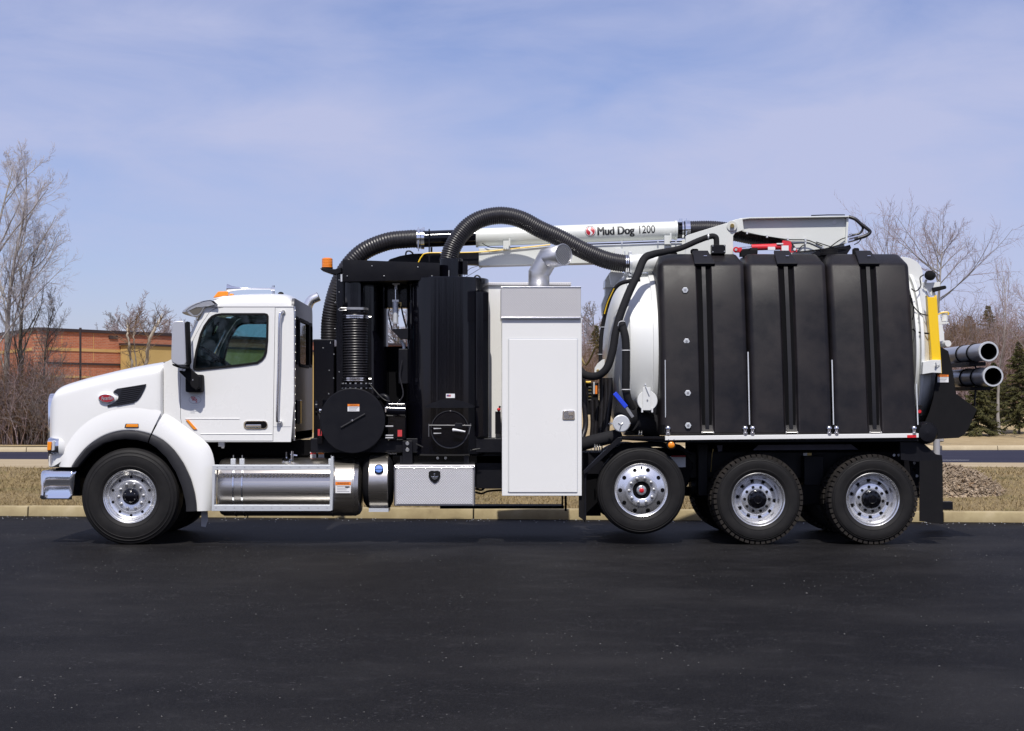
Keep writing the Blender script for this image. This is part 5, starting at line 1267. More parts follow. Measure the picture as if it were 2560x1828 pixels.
# red ram
rr_ = tp('boom_ram', MB().cyl(P(1878, 619, .88), P(1978, 616, .9), 0.038, n=24), 'redpaint', bevel=0.006)
tp('ram_rod', MB().cyl(P(1848, 623.5, .88), P(1880, 621, .88), 0.024, n=16), 'chrome', rr_)
tp('ram_eye', MB().cyl(P(1840, 624.5, .84), P(1840, 624.5, .92), 0.036, n=20).pbox(1840, 619, 1855, 631, .85, .91), 'redpaint', rr_, bevel=0.004)
tp('ram_eye_pin', MB().cyl(P(1840, 624, .835), P(1840, 624, .83), 0.016, n=14), 'galv', rr_)
tp('ram_mount', MB().pprism([(1957,601),(1978,604),(1978,630),(1992,622),(1993,630),(1950,634)], .86, .9), 'redpaint', rr_)
tp('ram_port', MB().pbox(1920, 617, 1938, 625, .82, .86).pbox(1942, 608, 1958, 611, .84, .88), 'paper', rr_)
sticker(1954, 614, 1971.5, 627, .84, rr_, head=None, word='', lines=0, name='ram_label')
tp('ram_pin', MB().cyl(P(1987, 623, .86), P(1987, 623, .84), 0.018, n=14), 'paper', rr_)
tp('valve_block', MB().pbox(1853, 626, 1892, 640, .8, .95).cyl(P(1875, 628, .85), P(1893, 628, .85), 0.04, n=14), 'matte', rr_)
# ================================================================== hoses at the tank front
wh = tp('water_hose', MB().tube(spline([P(1791, 634, .62), P(1791, 600, .62), P(1787, 592, .62), P(1775, 591.5, .62), P(1745, 602, .6), P(1703, 620, .56), P(1664, 629, .5), P(1632, 636, .44), P(1610, 648, .38), P(1592, 690, .3), P(1573, 730, .24), P(1552, 784, .18), P(1540, 828, .15), P(1530, 884, .14), P(1516, 922, .15), P(1492, 940, .2), P(1462, 937, .3), P(1440, 915, .4)], 10), [0.034]*50+[0.034+0.012*min(1, i/25) for i in range(121)], 16), 'sleeve', angle=70)
tp('hose_elbow_block', MB().pbox(1779, 612, 1814, 634, .56, .66), 'satin', wh, bevel=0.004)
for a, b in ((1782, 615), (1811, 614), (1811, 629), (1782, 630)): bolt(P(a, b, .56), 0.008, 0.006, 'zinc', wh)
band(P(1770, 592.5, .62), 0.035, 0.014, 'galv', 'X', wh)
br2 = tp('branch_hose', MB().tube(spline([P(1553, 806, .15), P(1558, 822, .12), P(1564, 851, .1), P(1565, 906, .1), P(1564.5, 950, .1), P(1565, 975, .12), P(1570, 998, .15), P(1580, 1020, .2)], 8), 0.046, 16), 'sleeve', angle=70)
for px, py in ((1565, 876), (1565, 974)): band(P(px, py, .1), 0.047, 0.009, 'paper', 'Z', br2, 'cable_tie')
tp('cable_tie_loop', MB().tube(spline([P(1545, 815, .08), P(1548, 806, .06), P(1556, 803, .05), P(1562, 804, .07)], 5), 0.005, 6), 'paper', br2)
hb = tp('hydraulic_bundle', MB().tube(spline([P(1600, 699, .3), P(1573, 703, .3), P(1548, 711, .35), P(1530, 733, .4), P(1516, 772, .45), P(1506, 820, .5), P(1502, 862, .5), P(1501, 910, .5)], 8), 0.024, 12), 'sleeve', angle=70)
tp('bundle_line', MB().tube(spline([P(1535, 722, .33), P(1519, 757, .4), P(1511, 785, .43)], 6), 0.007, 6), 'yellow', hb)
for px, py in ((1540, 717), (1507, 818), (1501, 886)): band(P(px, py, .42 if px > 1510 else .5), 0.025, 0.008, 'galv', 'Z', hb, 'cable_tie')
tp('loose_line', MB().tube(spline([P(1499, 863, .5), P(1488, 870, .6), P(1478, 892, .7), P(1466, 912, .8), P(1458, 905, .9), P(1450, 885, 1.0)], 8), 0.012, 8), 'brass', hb)
lg = tp('tank_lug_plate', MB().pprism([(1486,929),(1487,920),(1494,909),(1506,899),(1512,898),(1511,912),(1505,925),(1497,934),(1489,934)], .42, .46), 'white2')
bolt(P(1494.5, 927, .42), 0.017, 0.012, 'brass', lg, n=12)
rc = tp('cleanout_cap', MB().lathe([(0,-0.03),(0.112,-0.03),(0.117,-0.024),(0.117,0.02),(0.1,0.02),(0.1,0.3)], P(1618, 1002, .1), 'Y', 40), 'white2', angle=30)
tp('cap_bar', MB().pbox(1607, 969, 1627, 1026, .04, .068), 'white2', rc, bevel=0.004)
tp('cap_bolt', MB().cyl(P(1618.5, 1000, .04), P(1618.5, 1000, .03), 0.009, n=10), 'ink', rc)
tp('cap_pin', MB().tube([P(1613, 963, .03), P(1617, 974, .03), P(1623, 988, .03)], 0.006, 6).sphere(P(1613, 962, .03), 0.011), 'galv', rc)
for px in (1605.5, 1630.5): tp('cap_dog', MB().cyl(P(px, 1021, .05), P(px, 1031, .05), 0.011, n=8), 'paper', rc)
vb = tp('drain_valve', MB().sphere(P(1570, 1036, .3), 0.17, 0.15, 0.18, 20, 12), 'sleeve', angle=70)
ds = vb.modifiers.new('sub', 'SUBSURF'); ds.render_levels = 1
tp('valve_neck', MB().cyl(P(1580, 1050, .3), P(1640, 1068, .5), 0.14, n=24), 'sleeve', vb)
tp('valve_cap', MB().lathe([(0,-0.012),(0.09,-0.012),(0.099,-0.006),(0.099,0.012),(0.088,0.02),(0.088,0.14)], P(1553, 1059, .06), 'Y', 40), 'galv', vb, angle=30)
tp('cap_wing', MB().tube([P(1546, 1057, .04), P(1553, 1061, .035), P(1549, 1074, .04)], 0.005, 6).tube([P(1553, 1061, .035), P(1557, 1057, .04)], 0.005, 6), 'zinc', vb)
for px in (1526, 1574): tp('cap_ear', MB().tube([P(px-4, 1060, .08), P(px+4, 1059, .05)], 0.012, 8).cyl(P(px, 1054, .06), P(px, 1065, .06), 0.008, n=8), 'chrome', vb)
lv = MB().obox(P(1551, 1000.5, .05), (P(1566, 1018.6, .05)-P(1536, 982.6, .05))/2, (0, 0.012, 0), Vector((0.02, 0, 0.017)))
tp('lever_grip', lv, 'blue', vb, bevel=0.008)
tp('lever_shank', MB().obox(P(1574, 1031, .055), (P(1582, 1043, .05)-P(1565, 1018, .05))/2, (0, 0.006, 0), Vector((0.014, 0, 0.010))), 'zinc', vb, bevel=0.004)
tp('drain_hose', MB().tube(spline([P(1440, 1116, .3), P(1480, 1104, .28), P(1515, 1096, .28), P(1550, 1088, .32)], 6), 0.078, 18), 'sleeve')
ctl = tp('control_bank', MB().pbox(1465, 958, 1496, 1037, .85, 1.0), 'matte')
tp('bank_lever', MB().tube([P(1458, 954, .84), P(1470, 956, .82), P(1477, 955, .82)], 0.012, 8), 'yellow', ctl)
for i in range(5): tp('bank_fitting', MB().cyl(P(1472, 968+i*8, .84), P(1478, 968+i*8, .82), 0.009, n=8), 'brass' if i % 2 else 'zinc', ctl)
tp('bank_gauge', MB().pbox(1483, 955, 1487, 985, .82, .85), 'galv', ctl); tp('bank_tag', MB().pbox(1488, 964, 1493, 985, .82, .84), 'orange', ctl)
for i, (a, b, c_) in enumerate(((1480, 1482, .84), (1492, 1490, .84), (1505, 1503, .7), (1516, 1512, .65), (1524, 1518, .6))):
    tp('bank_hose', MB().tube(spline([P(a, 945 if i > 1 else 1000, c_), P(a+1, 990 if i > 1 else 1030, c_), P(b, 1060, c_), P(b-2, 1090, c_)], 6), 0.03 if i < 2 else 0.036, 10), 'hose', ctl)
tp('side_hose', MB().tube(spline([P(1457, 930, .5), P(1460, 1000, .5), P(1464, 1060, .5), P(1456, 1095, .45)], 6), 0.032, 12), 'hose', ctl)
# ================================================================== THE PLACE
def noise_mat(name, stops, scale, rough=0.85, detail=8, bump=0.0, bscale=40, bdist=0.02, spec=0.2, extra=None, coord='Object', stretch=None, nrough=0.62):
    m = bpy.data.materials.new(name); m.use_nodes = True; nt = m.node_tree; b = nt.nodes['Principled BSDF']
    b.inputs['Roughness'].default_value = rough; b.inputs['Specular IOR Level'].default_value = spec
    tc = nt.nodes.new('ShaderNodeTexCoord'); mp = nt.nodes.new('ShaderNodeMapping')
    nt.links.new(tc.outputs[coord], mp.inputs[0])
    if stretch: mp.inputs['Scale'].default_value = stretch
    n = nt.nodes.new('ShaderNodeTexNoise'); n.inputs['Scale'].default_value = scale; n.inputs['Detail'].default_value = detail; n.inputs['Roughness'].default_value = nrough
    nt.links.new(mp.outputs[0], n.inputs['Vector'])
    r = nt.nodes.new('ShaderNodeValToRGB')
    while len(r.color_ramp.elements) < len(stops): r.color_ramp.elements.new(0.5)
    for e, (p, c) in zip(r.color_ramp.elements, stops): e.position = p; e.color = (*c, 1)
    nt.links.new(n.outputs['Fac'], r.inputs[0]); nt.links.new(r.outputs[0], b.inputs['Base Color'])
    if bump:
        n2 = nt.nodes.new('ShaderNodeTexNoise'); n2.inputs['Scale'].default_value = bscale; n2.inputs['Detail'].default_value = 6
        nt.links.new(mp.outputs[0], n2.inputs['Vector'])
        bp = nt.nodes.new('ShaderNodeBump'); bp.inputs['Strength'].default_value = bump; bp.inputs['Distance'].default_value = bdist
        nt.links.new(n2.outputs['Fac'], bp.inputs['Height']); nt.links.new(bp.outputs[0], b.inputs['Normal'])
    if extra: extra(nt, b, mp, r)
    return m
def add_node_mix(nt, b, fac, c, base_out):
    mx = nt.nodes.new('ShaderNodeMix'); mx.data_type = 'RGBA'
    nt.links.new(fac, mx.inputs[0]); nt.links.new(base_out, mx.inputs[6]); mx.inputs[7].default_value = (*c, 1)
    nt.links.new(mx.outputs[2], b.inputs['Base Color'])
    return mx.outputs[2]
def nmath(nt, op, a, b=None):
    n = nt.nodes.new('ShaderNodeMath'); n.operation = op; n.use_clamp = op in ('MULTIPLY',)
    for i, s in enumerate((a, b)):
        if s is None: continue
        if isinstance(s, (int, float)): n.inputs[i].default_value = s
        else: nt.links.new(s, n.inputs[i])
    return n.outputs[0]
def asphalt_extra(nt, b, mp, r):
    """pale grit, scuffs and fine scratches over sealed asphalt"""
    def nz(scale, det, st=None, lo=0.5, hi=0.6):
        src = mp.outputs[0]
        if st:
            m2 = nt.nodes.new('ShaderNodeMapping'); m2.inputs['Scale'].default_value = st[0]; m2.inputs['Rotation'].default_value = (0, 0, R(st[1]))
            nt.links.new(mp.outputs[0], m2.inputs[0]); src = m2.outputs[0]
        n = nt.nodes.new('ShaderNodeTexNoise'); n.inputs['Scale'].default_value = scale; n.inputs['Detail'].default_value = det; n.inputs['Roughness'].default_value = 0.7
        nt.links.new(src, n.inputs['Vector'])
        q = nt.nodes.new('ShaderNodeMapRange'); q.inputs[1].default_value = lo; q.inputs[2].default_value = hi
        nt.links.new(n.outputs['Fac'], q.inputs[0]); return q.outputs[0]
    grit = nz(30, 3, ((0.8, 1.0, 1.0), 20), 0.61, 0.68)
    patch = nz(1.1, 6, None, 0.46, 0.66)
    grit = nmath(nt, 'MULTIPLY', nmath(nt, 'MULTIPLY', grit, patch), 0.8)
    o = add_node_mix(nt, b, grit, (0.17, 0.17, 0.175), r.outputs[0])
    scuff = nz(5, 6, ((0.75, 1.0, 1.0), 8), 0.54, 0.76)
    o = add_node_mix(nt, b, nmath(nt, 'MULTIPLY', scuff, 0.45), (0.045, 0.043, 0.046), o)
    # dusty patches where tyres stand
    worn = nz(0.32, 3, ((0.9, 1.2, 1.0), -6), 0.48, 0.72)
    o = add_node_mix(nt, b, nmath(nt, 'MULTIPLY', worn, 0.6), (0.030, 0.0285, 0.028), o)
    agg = nz(48, 3, None, 0.46, 0.66)
    o = add_node_mix(nt, b, nmath(nt, 'MULTIPLY', agg, 0.5), (0.026, 0.0255, 0.027), o)
    pit = nz(70, 2, ((1, 1, 1), 33), 0.56, 0.68)
    o = add_node_mix(nt, b, nmath(nt, 'MULTIPLY', pit, 0.7), (0.003, 0.003, 0.0035), o)
    fine = nz(210, 2, None, 0.3, 0.8)
    mr = nt.nodes.new('ShaderNodeMapRange'); mr.inputs[3].default_value = 0.52; mr.inputs[4].default_value = 0.82
    nt.links.new(fine, mr.inputs[0]); nt.links.new(mr.outputs[0], b.inputs['Roughness'])
M['asphalt'] = noise_mat('asphalt', [(0.3, (0.0050, 0.0047, 0.0050)), (0.55, (0.0072, 0.0068, 0.0071)), (0.75, (0.0100, 0.0095, 0.0097))], 1.3, 0.7, 8, bump=0.5, bscale=170, bdist=0.004, spec=0.045, extra=asphalt_extra)
M['road'] = noise_mat('road_asphalt', [(0.3, (0.020, 0.020, 0.036)), (0.7, (0.034, 0.034, 0.054))], 0.8, 0.75, 6, stretch=(0.2, 1, 1), bump=0.2, bscale=60, bdist=0.004, spec=0.08)
M['kerb'] = noise_mat('kerb_concrete', [(0.22, (0.17, 0.13, 0.075)), (0.4, (0.30, 0.24, 0.135)), (0.55, (0.36, 0.295, 0.168)), (0.8, (0.45, 0.375, 0.24))], 2.6, 0.85, 9, bump=0.35, bscale=70, bdist=0.004)
M['kerbfar'] = noise_mat('far_kerb_concrete', [(0.25, (0.38, 0.31, 0.2)), (0.7, (0.5, 0.42, 0.28))], 1.5, 0.85, 8)
M['walk'] = noise_mat('pavement_concrete', [(0.3, (0.31, 0.24, 0.145)), (0.7, (0.41, 0.33, 0.215))], 0.7, 0.9, 8, stretch=(0.3, 1, 1))
def lawn_extra(nt, b, mp, r):
    n = nt.nodes.new('ShaderNodeTexNoise'); n.inputs['Scale'].default_value = 0.7; n.inputs['Detail'].default_value = 5
    nt.links.new(mp.outputs[0], n.inputs['Vector'])
    q = nt.nodes.new('ShaderNodeMapRange'); q.inputs[1].default_value = 0.5; q.inputs[2].default_value = 0.7
    nt.links.new(n.outputs['Fac'], q.inputs[0])
    add_node_mix(nt, b, nmath(nt, 'MULTIPLY', q.outputs[0], 0.8), (0.10, 0.088, 0.035), r.outputs[0])
M['lawn'] = noise_mat('dormant_lawn', [(0.28, (0.085, 0.058, 0.026)), (0.45, (0.185, 0.135, 0.066)), (0.6, (0.25, 0.19, 0.098)), (0.8, (0.33, 0.265, 0.15))], 9, 0.95, 12, bump=0.9, bscale=30, bdist=0.03, extra=lawn_extra, nrough=0.75)
M['farlawn'] = noise_mat('far_lawn', [(0.3, (0.28, 0.205, 0.105)), (0.7, (0.40, 0.31, 0.175))], 1.2, 0.95, 10, bump=0.5, bscale=8, bdist=0.05)
def struct(name, mb, m, **k):
    o = part(name, mb, M[m], None, **k); o['kind'] = 'structure'; return o
def KL(x): return 4.40-0.0952*x                      # line of the near kerb
def RN(x): return 24.9-0.107*x                       # near edge of the road beyond
def RF(x): return 40.1+0.07*x                        # far edge of the road
struct('ground', MB().box(-1500, 1500, -1500, 1500, -0.3, -0.06), 'farlawn')
xs = [-90, -40, -20, -10, 0, 10, 20, 40, 90]
struct('parking_lot', MB().grid([[(x, -62, 0), (x, -19, 0), (x, KL(x)+0.08, 0)] for x in xs]), 'asphalt')
struct('road', MB().grid([[(x, RN(x)-0.1, 0.0), (x, RF(x)+0.1, 0.0)] for x in xs]), 'road')
struct('road_marking', MB().grid([[(X(px, 29.9), 29.85, 0.004), (X(px, 29.9), 29.97, 0.004)] for px in (2335, 2423)]), 'paper')
# near kerb: one stone after another with open joints
kerb = empty('kerb', (0, KL(0), 0)); kerb['kind'] = 'structure'
ang = math.atan(-0.0952)
kp = [(0.0, -0.05), (0.0, 0.01), (0.012, 0.122), (0.022, 0.138), (0.04, 0.145), (0.17, 0.147), (0.17, -0.05)]
def stone_mesh(L, name, m):
    mb = MB(); n = len(kp)
    rows = [[Vector((x, y, z)) for y, z in kp] for x in (0.009, 0.016, L*0.33, L*0.66, L-0.016, L-0.009)]
    for k in (0, -1): rows[k] = [Vector((p.x, p.y+(0.008 if p.y < 0.1 else 0), p.z-(0.006 if p.z > 0.1 else 0))) for p in rows[k]]
    mb.grid(rows, True); mb.f += [tuple(range(n)), tuple(range(5*n, 6*n))]
    return mesh_of(name, mb, M[m], 35)
KLEN = 3.265
sm_ = stone_mesh(KLEN, 'kerb_stone', 'kerb')
for i in range(-9, 9):
    o = bpy.data.objects.new('kerb_stone', sm_); col.objects.link(o); o.parent = kerb
    x = -0.18+i*KLEN*math.cos(ang)
    o.location = Vector((x, KL(x), rng.uniform(-0.004, 0.004))) - kerb.location
    o.rotation_euler = (0, 0, ang+rng.uniform(-0.0012, 0.0012))
tp_ = MB().grid([[(x, KL(x)+0.02, 0.05), (x, KL(x)+0.16, 0.05)] for x in xs])
o = part('kerb_bedding', tp_, M['matte'], kerb); o.matrix_parent_inverse = Matrix.Translation(-kerb.location)
# lawn between kerb and pavement: a gently uneven sheet
def lawn_z(x, y):
    t = (y-KL(x)-0.17)/15.0
    return 0.125+0.05*min(1, t*6)+0.035*math.sin(x*0.9+y*0.35)*math.sin(y*0.55-x*0.2+1)*min(1, t*5) - 0.02*max(0, t)
mb = MB(); rows = []
for i in range(121):
    x = -30+60*i/120
    rows.append([Vector((x, KL(x)+0.165+(20.2-KL(x)-0.165)*(j/30)**1.5, 0)) for j in range(31)])
for r in rows:
    for p in r: p.z = lawn_z(p.x, p.y)
lawn = struct('lawn', mb.grid(rows), 'lawn', angle=80)
struct('pavement', MB().grid([[(x, 20.0-0.02*x*0, 0.145), (x, RN(x), 0.15), (x, RN(x)+0.02, -0.02)] for x in xs]), 'walk')
# far kerb
fk = empty('far_kerb', (0, RF(0), 0)); fk['kind'] = 'structure'
fsm = stone_mesh(5.0, 'kerb_stone', 'kerbfar'); fa = math.atan(0.07)
for i in range(-9, 9):
    o = bpy.data.objects.new('kerb_stone', fsm); col.objects.link(o); o.parent = fk
    x = -1.2+i*5.0*math.cos(fa); o.location = Vector((x, RF(x), 0))-fk.location; o.rotation_euler = (0, 0, fa); o.scale = (1, 2.2, 1.1)
def gz(x, y):
    """height of the land beyond the road: a low bank rises on the right"""
    s = max(0, min(1, (x+6)/10)); t = max(0, min(1, (y-50)/45)); t = t*t*(3-2*t)
    return 0.155+2.7*s*t
rows = [[Vector((x, RF(x)+0.3+(170-RF(x))*(j/40)**1.4, 0)) for j in range(41)] for x in np.linspace(-90, 110, 81)]
for r in rows:
    for p in r: p.z = gz(p.x, p.y)+0.06*math.sin(p.x*0.5)*math.sin(p.y*0.3)
struct('far_lawn', MB().grid(rows), 'farlawn', angle=80)

# ------------------------------------------------------------------ grass blades and litter
nr = np.random.default_rng(5)
def soup(name, verts, faces, m):
    """verts (N,3), faces (M,3) arrays straight into a mesh"""
    me = bpy.data.meshes.new(name)
    me.vertices.add(len(verts)); me.vertices.foreach_set('co', np.asarray(verts, np.float32).ravel())
    k = faces.shape[1]
    me.loops.add(faces.size); me.loops.foreach_set('vertex_index', faces.astype(np.int32).ravel())
    me.polygons.add(len(faces)); me.polygons.foreach_set('loop_start', np.arange(0, faces.size, k, dtype=np.int32))
    try: me.polygons.foreach_set('loop_total', np.full(len(faces), k, np.int32))
    except Exception: pass
    me.update(calc_edges=True); me.validate()
    me.materials.append(m)
    return me
def blades(n, x0, x1, y0f, y1, hmin, hmax, w):
    x = nr.uniform(x0, x1, n); u = nr.uniform(0, 1, n)**1.3
    ky = 4.40-0.0952*x+0.15
    y = ky+(y1-ky)*u if y0f is None else nr.uniform(y0f, y1, n)
    keep = nr.uniform(0, 1, n) < 0.35+0.65*(0.5+0.5*np.sin(x*2.3+1.7*np.sin(y*1.1))*np.sin(y*1.9+x))
    x, y = x[keep], y[keep]; n = len(x)
    z = np.array([lawn_z(a, b) for a, b in zip(x, y)])-0.005
    a = nr.uniform(0, 2*np.pi, n); h = nr.uniform(hmin, hmax, n)*(0.6+0.8*nr.uniform(0, 1, n)**3); ln = nr.uniform(0.2, 1.6, n)*h
    b = nr.uniform(0, 2*np.pi, n)
    base = np.stack([x, y, z], 1)
    wv = np.stack([np.cos(a)*w, np.sin(a)*w*0.4, 0*a], 1)
    tip = base+np.stack([np.cos(b)*ln, np.sin(b)*ln, h], 1)
    v = np.stack([base-wv, base+wv, tip], 1).reshape(-1, 3)
    return v
gv = np.concatenate([blades(26000, -9.5, -4.5, None, 14, 0.03, 0.07, 0.007), blades(26000, 4.5, 11.5, None, 14, 0.03, 0.07, 0.007), blades(24000, -4.5, 4.5, None, 8.5, 0.03, 0.07, 0.007), blades(9000, -12, -5, 12, 20, 0.04, 0.08, 0.012), blades(9000, 6, 14, 12, 20, 0.04, 0.08, 0.012)])
gf = np.arange(len(gv)).reshape(-1, 3)
M['blade'] = noise_mat('straw_blades', [(0.3, (0.17, 0.12, 0.055)), (0.5, (0.29, 0.22, 0.115)), (0.62, (0.15, 0.13, 0.05)), (0.8, (0.38, 0.31, 0.19))], 1.6, 0.9, 10, nrough=0.8)
go = link('grass', soup('grass', gv, gf, M['blade'])); tag(go, 'dry straw-coloured grass on the strip behind the kerb', 'grass', kind='stuff')
# heap of wood chips
hc_ = Vector((X(2345, 8.0), 8.0, 0)); M['chip'] = noise_mat('wood_chip', [(0.25, (0.085, 0.06, 0.042)), (0.42, (0.25, 0.19, 0.13)), (0.58, (0.38, 0.305, 0.225)), (0.72, (0.31, 0.19, 0.10)), (0.9, (0.45, 0.38, 0.29))], 9, 0.9, 3, coord='Object')
nC = 2600
rad = 0.98*np.sqrt(nr.uniform(0, 1, nC)); th = nr.uniform(0, 2*np.pi, nC)
cx_ = hc_.x+rad*np.cos(th)*1.02; cy_ = hc_.y+rad*np.sin(th)*1.2
hh_ = 0.45*np.clip(1-rad**2, 0, 1)**0.8+nr.uniform(-0.03, 0.03, nC)
cz_ = np.array([lawn_z(a, b) for a, b in zip(cx_, cy_)])+hh_
L_ = nr.uniform(0.03, 0.10, nC); W_ = nr.uniform(0.004, 0.011, nC)
ya_ = nr.uniform(0, 2*np.pi, nC); pi_ = nr.uniform(-0.6, 0.6, nC)
dv = np.stack([np.cos(ya_)*np.cos(pi_), np.sin(ya_)*np.cos(pi_), np.sin(pi_)], 1)
sv = np.stack([-np.sin(ya_), np.cos(ya_), 0*ya_], 1); nv = np.cross(dv, sv)
C_ = np.stack([cx_, cy_, cz_], 1)
box = []
for sx, sy, sz in ((-1,-1,-1),(1,-1,-1),(1,1,-1),(-1,1,-1),(-1,-1,1),(1,-1,1),(1,1,1),(-1,1,1)):
    box.append(C_+dv*(L_*sx)[:, None]+sv*(W_*sy)[:, None]+nv*(0.004*sz))
cvv = np.stack(box, 1).reshape(-1, 3)
fq = np.array([(0,3,2,1),(4,5,6,7),(0,1,5,4),(1,2,6,5),(2,3,7,6),(3,0,4,7)])
cf = (np.arange(nC)[:, None, None]*8+fq[None]).reshape(-1, 4)
mulch = empty('wood_chip_pile', (hc_.x, hc_.y, 0.14)); tag(mulch, 'low heap of grey-brown wood chips on the grass behind the mud flap', 'wood chips', kind='stuff')
link('chips', soup('chips', cvv, cf, M['chip']), mulch)['kind'] = 'stuff'
rows = []
for i in range(9):
    r = i/8
    rows.append([Vector((hc_.x+r*1.02*math.cos(2*math.pi*j/28), hc_.y+r*1.2*math.sin(2*math.pi*j/28), lawn_z(hc_.x, hc_.y)+0.44*max(0, 1-r*r)**0.8-0.015)) for j in range(28)])
part('mound', MB().grid(rows, True), M['chip'], mulch, angle=80)
# pale grit lying along the foot of the kerb
nG = 300
gx_ = nr.uniform(-8, 9, nG); gy_ = np.array([KL(a) for a in gx_])-np.abs(nr.normal(0, 0.35, nG))-0.02
gs = nr.uniform(0.003, 0.010, nG)
tet = np.array([(1,0,0),(-0.5,0.87,0),(-0.5,-0.87,0),(0,0,1.0)])
gvv = (np.stack([gx_, gy_, 0*gx_+0.001], 1)[:, None, :]+tet[None]*gs[:, None, None]*np.array([1.6, 1.2, 0.8])).reshape(-1, 3)
gff = (np.arange(nG)[:, None, None]*4+np.array([(0,1,3),(1,2,3),(2,0,3),(0,2,1)])[None]).reshape(-1, 3)
# loose chips over the open lot, thicker in drifts
nL = 5200
lx = nr.uniform(-9.5, 9.5, nL*3); ly = -11.2+15.0*nr.uniform(0, 1, nL*3)**1.15
drift = 0.5+0.5*np.sin(lx*0.9+1.3*np.sin(ly*0.7+1))*np.sin(ly*1.35+0.6*np.sin(lx*0.5))
kp_ = nr.uniform(0, 1, nL*3) < 0.06+0.5*drift**3
lx, ly = lx[kp_][:nL], ly[kp_][:nL]; nL = len(lx)
ls = nr.uniform(0.0018, 0.0058, nL)*(1+0.8*(nr.uniform(0, 1, nL) > 0.97)); la = nr.uniform(0, np.pi, nL)
rot = np.stack([np.stack([np.cos(la), -np.sin(la)], 1), np.stack([np.sin(la), np.cos(la)], 1)], 1)
tv = tet[None]*ls[:, None, None]*np.array([1.9, 1.0, 0.55])
tv[:, :, :2] = np.einsum('nij,nkj->nki', rot, tv[:, :, :2])
lvv = (np.stack([lx, ly, 0*lx+0.0008], 1)[:, None, :]+tv).reshape(-1, 3)
lff = (np.arange(nL)[:, None, None]*4+np.array([(0,1,3),(1,2,3),(2,0,3),(0,2,1)])[None]).reshape(-1, 3)
M['stone'] = noise_mat('loose_stone', [(0.3, (0.08, 0.078, 0.075)), (0.55, (0.19, 0.185, 0.18)), (0.75, (0.36, 0.35, 0.34))], 14, 0.9, 2)
tag(link('loose_grit', soup('loose_grit', lvv, lff, M['stone'])), 'fine pale stone grit scattered over the open dark lot', 'grit', kind='stuff')
tag(link('grit', soup('grit', gvv, gff, M['galv'])), 'pale grit scattered along the foot of the kerb', 'grit', kind='stuff')

# ------------------------------------------------------------------ bare trees
def seg_mesh(name, segs, m, sides=3):
    s = np.array(segs, np.float64)
    p0, p1, r0, r1 = s[:, 0:3], s[:, 3:6], s[:, 6], s[:, 7]
    d = p1-p0; d /= np.linalg.norm(d, axis=1)[:, None]+1e-9
    ref = np.where(np.abs(d[:, 2:3]) < 0.9, np.array([[0, 0, 1.0]]), np.array([[1.0, 0, 0]]))
    a = np.cross(d, ref); a /= np.linalg.norm(a, axis=1)[:, None]+1e-9; b = np.cross(d, a)
    vs = []
    for p, r in ((p0, r0), (p1, r1)):
        for k in range(sides):
            t = 2*math.pi*k/sides
            vs.append(p+(a*math.cos(t)+b*math.sin(t))*r[:, None])
    v = np.stack(vs, 1).reshape(-1, 3)
    fq = np.array([(k, (k+1) % sides, sides+(k+1) % sides, sides+k) for k in range(sides)])
    f = (np.arange(len(s))[:, None, None]*2*sides+fq[None]).reshape(-1, 4)
    me = soup(name, v, f, m); me.polygons.foreach_set('use_smooth', [True]*len(me.polygons))
    return me
def perp(rg, d):
    v = Vector((rg.gauss(0, 1), rg.gauss(0, 1), rg.gauss(0, 1))); v -= d*v.dot(d)
    return v.normalized()
def grow(rg, out, p, d, L, r, lev, cfg):
    n = cfg['seg'][min(lev, len(cfg['seg'])-1)]
    pts = [Vector(p)]; rad = [r]; dirs = []
    dd = Vector(d).normalized()
    tip = 0.35 if lev == 0 else 0.25
    for i in range(n):
        dd = (dd+perp(rg, dd)*cfg['wob'][min(lev, len(cfg['wob'])-1)]+Vector((0, 0, cfg['up'][min(lev, len(cfg['up'])-1)]))).normalized()
        pts.append(pts[-1]+dd*(L/n)); dirs.append(dd.copy()); rad.append(r*(1-(1-tip)*(i+1)/n))
    out.append((lev, pts, rad))
    if lev >= cfg['max']: return
    k = cfg['kids'][lev]
    for j in range(k):
        t = cfg['from'][min(lev, len(cfg['from'])-1)]; t = t+(1-t)*((j+rg.random())/k)
        i = min(n-1, int(t*n)); f = t*n-i
        q = pts[i].lerp(pts[i+1], min(1, f)); rr = rad[i]*(1-f)+rad[i+1]*f
        a = R(cfg['ang'][min(lev, len(cfg['ang'])-1)]*rg.uniform(0.7, 1.3))
        nd = dirs[i]*math.cos(a)+perp(rg, dirs[i])*math.sin(a)
        Ln = L*cfg['len'][min(lev, len(cfg['len'])-1)]*rg.uniform(0.6, 1.25)*(1.15-0.55*t)
        grow(rg, out, q, nd, Ln, max(cfg['rmin'], min(rr*0.72, r*cfg['rad'][min(lev, len(cfg['rad'])-1)])), lev+1, cfg)
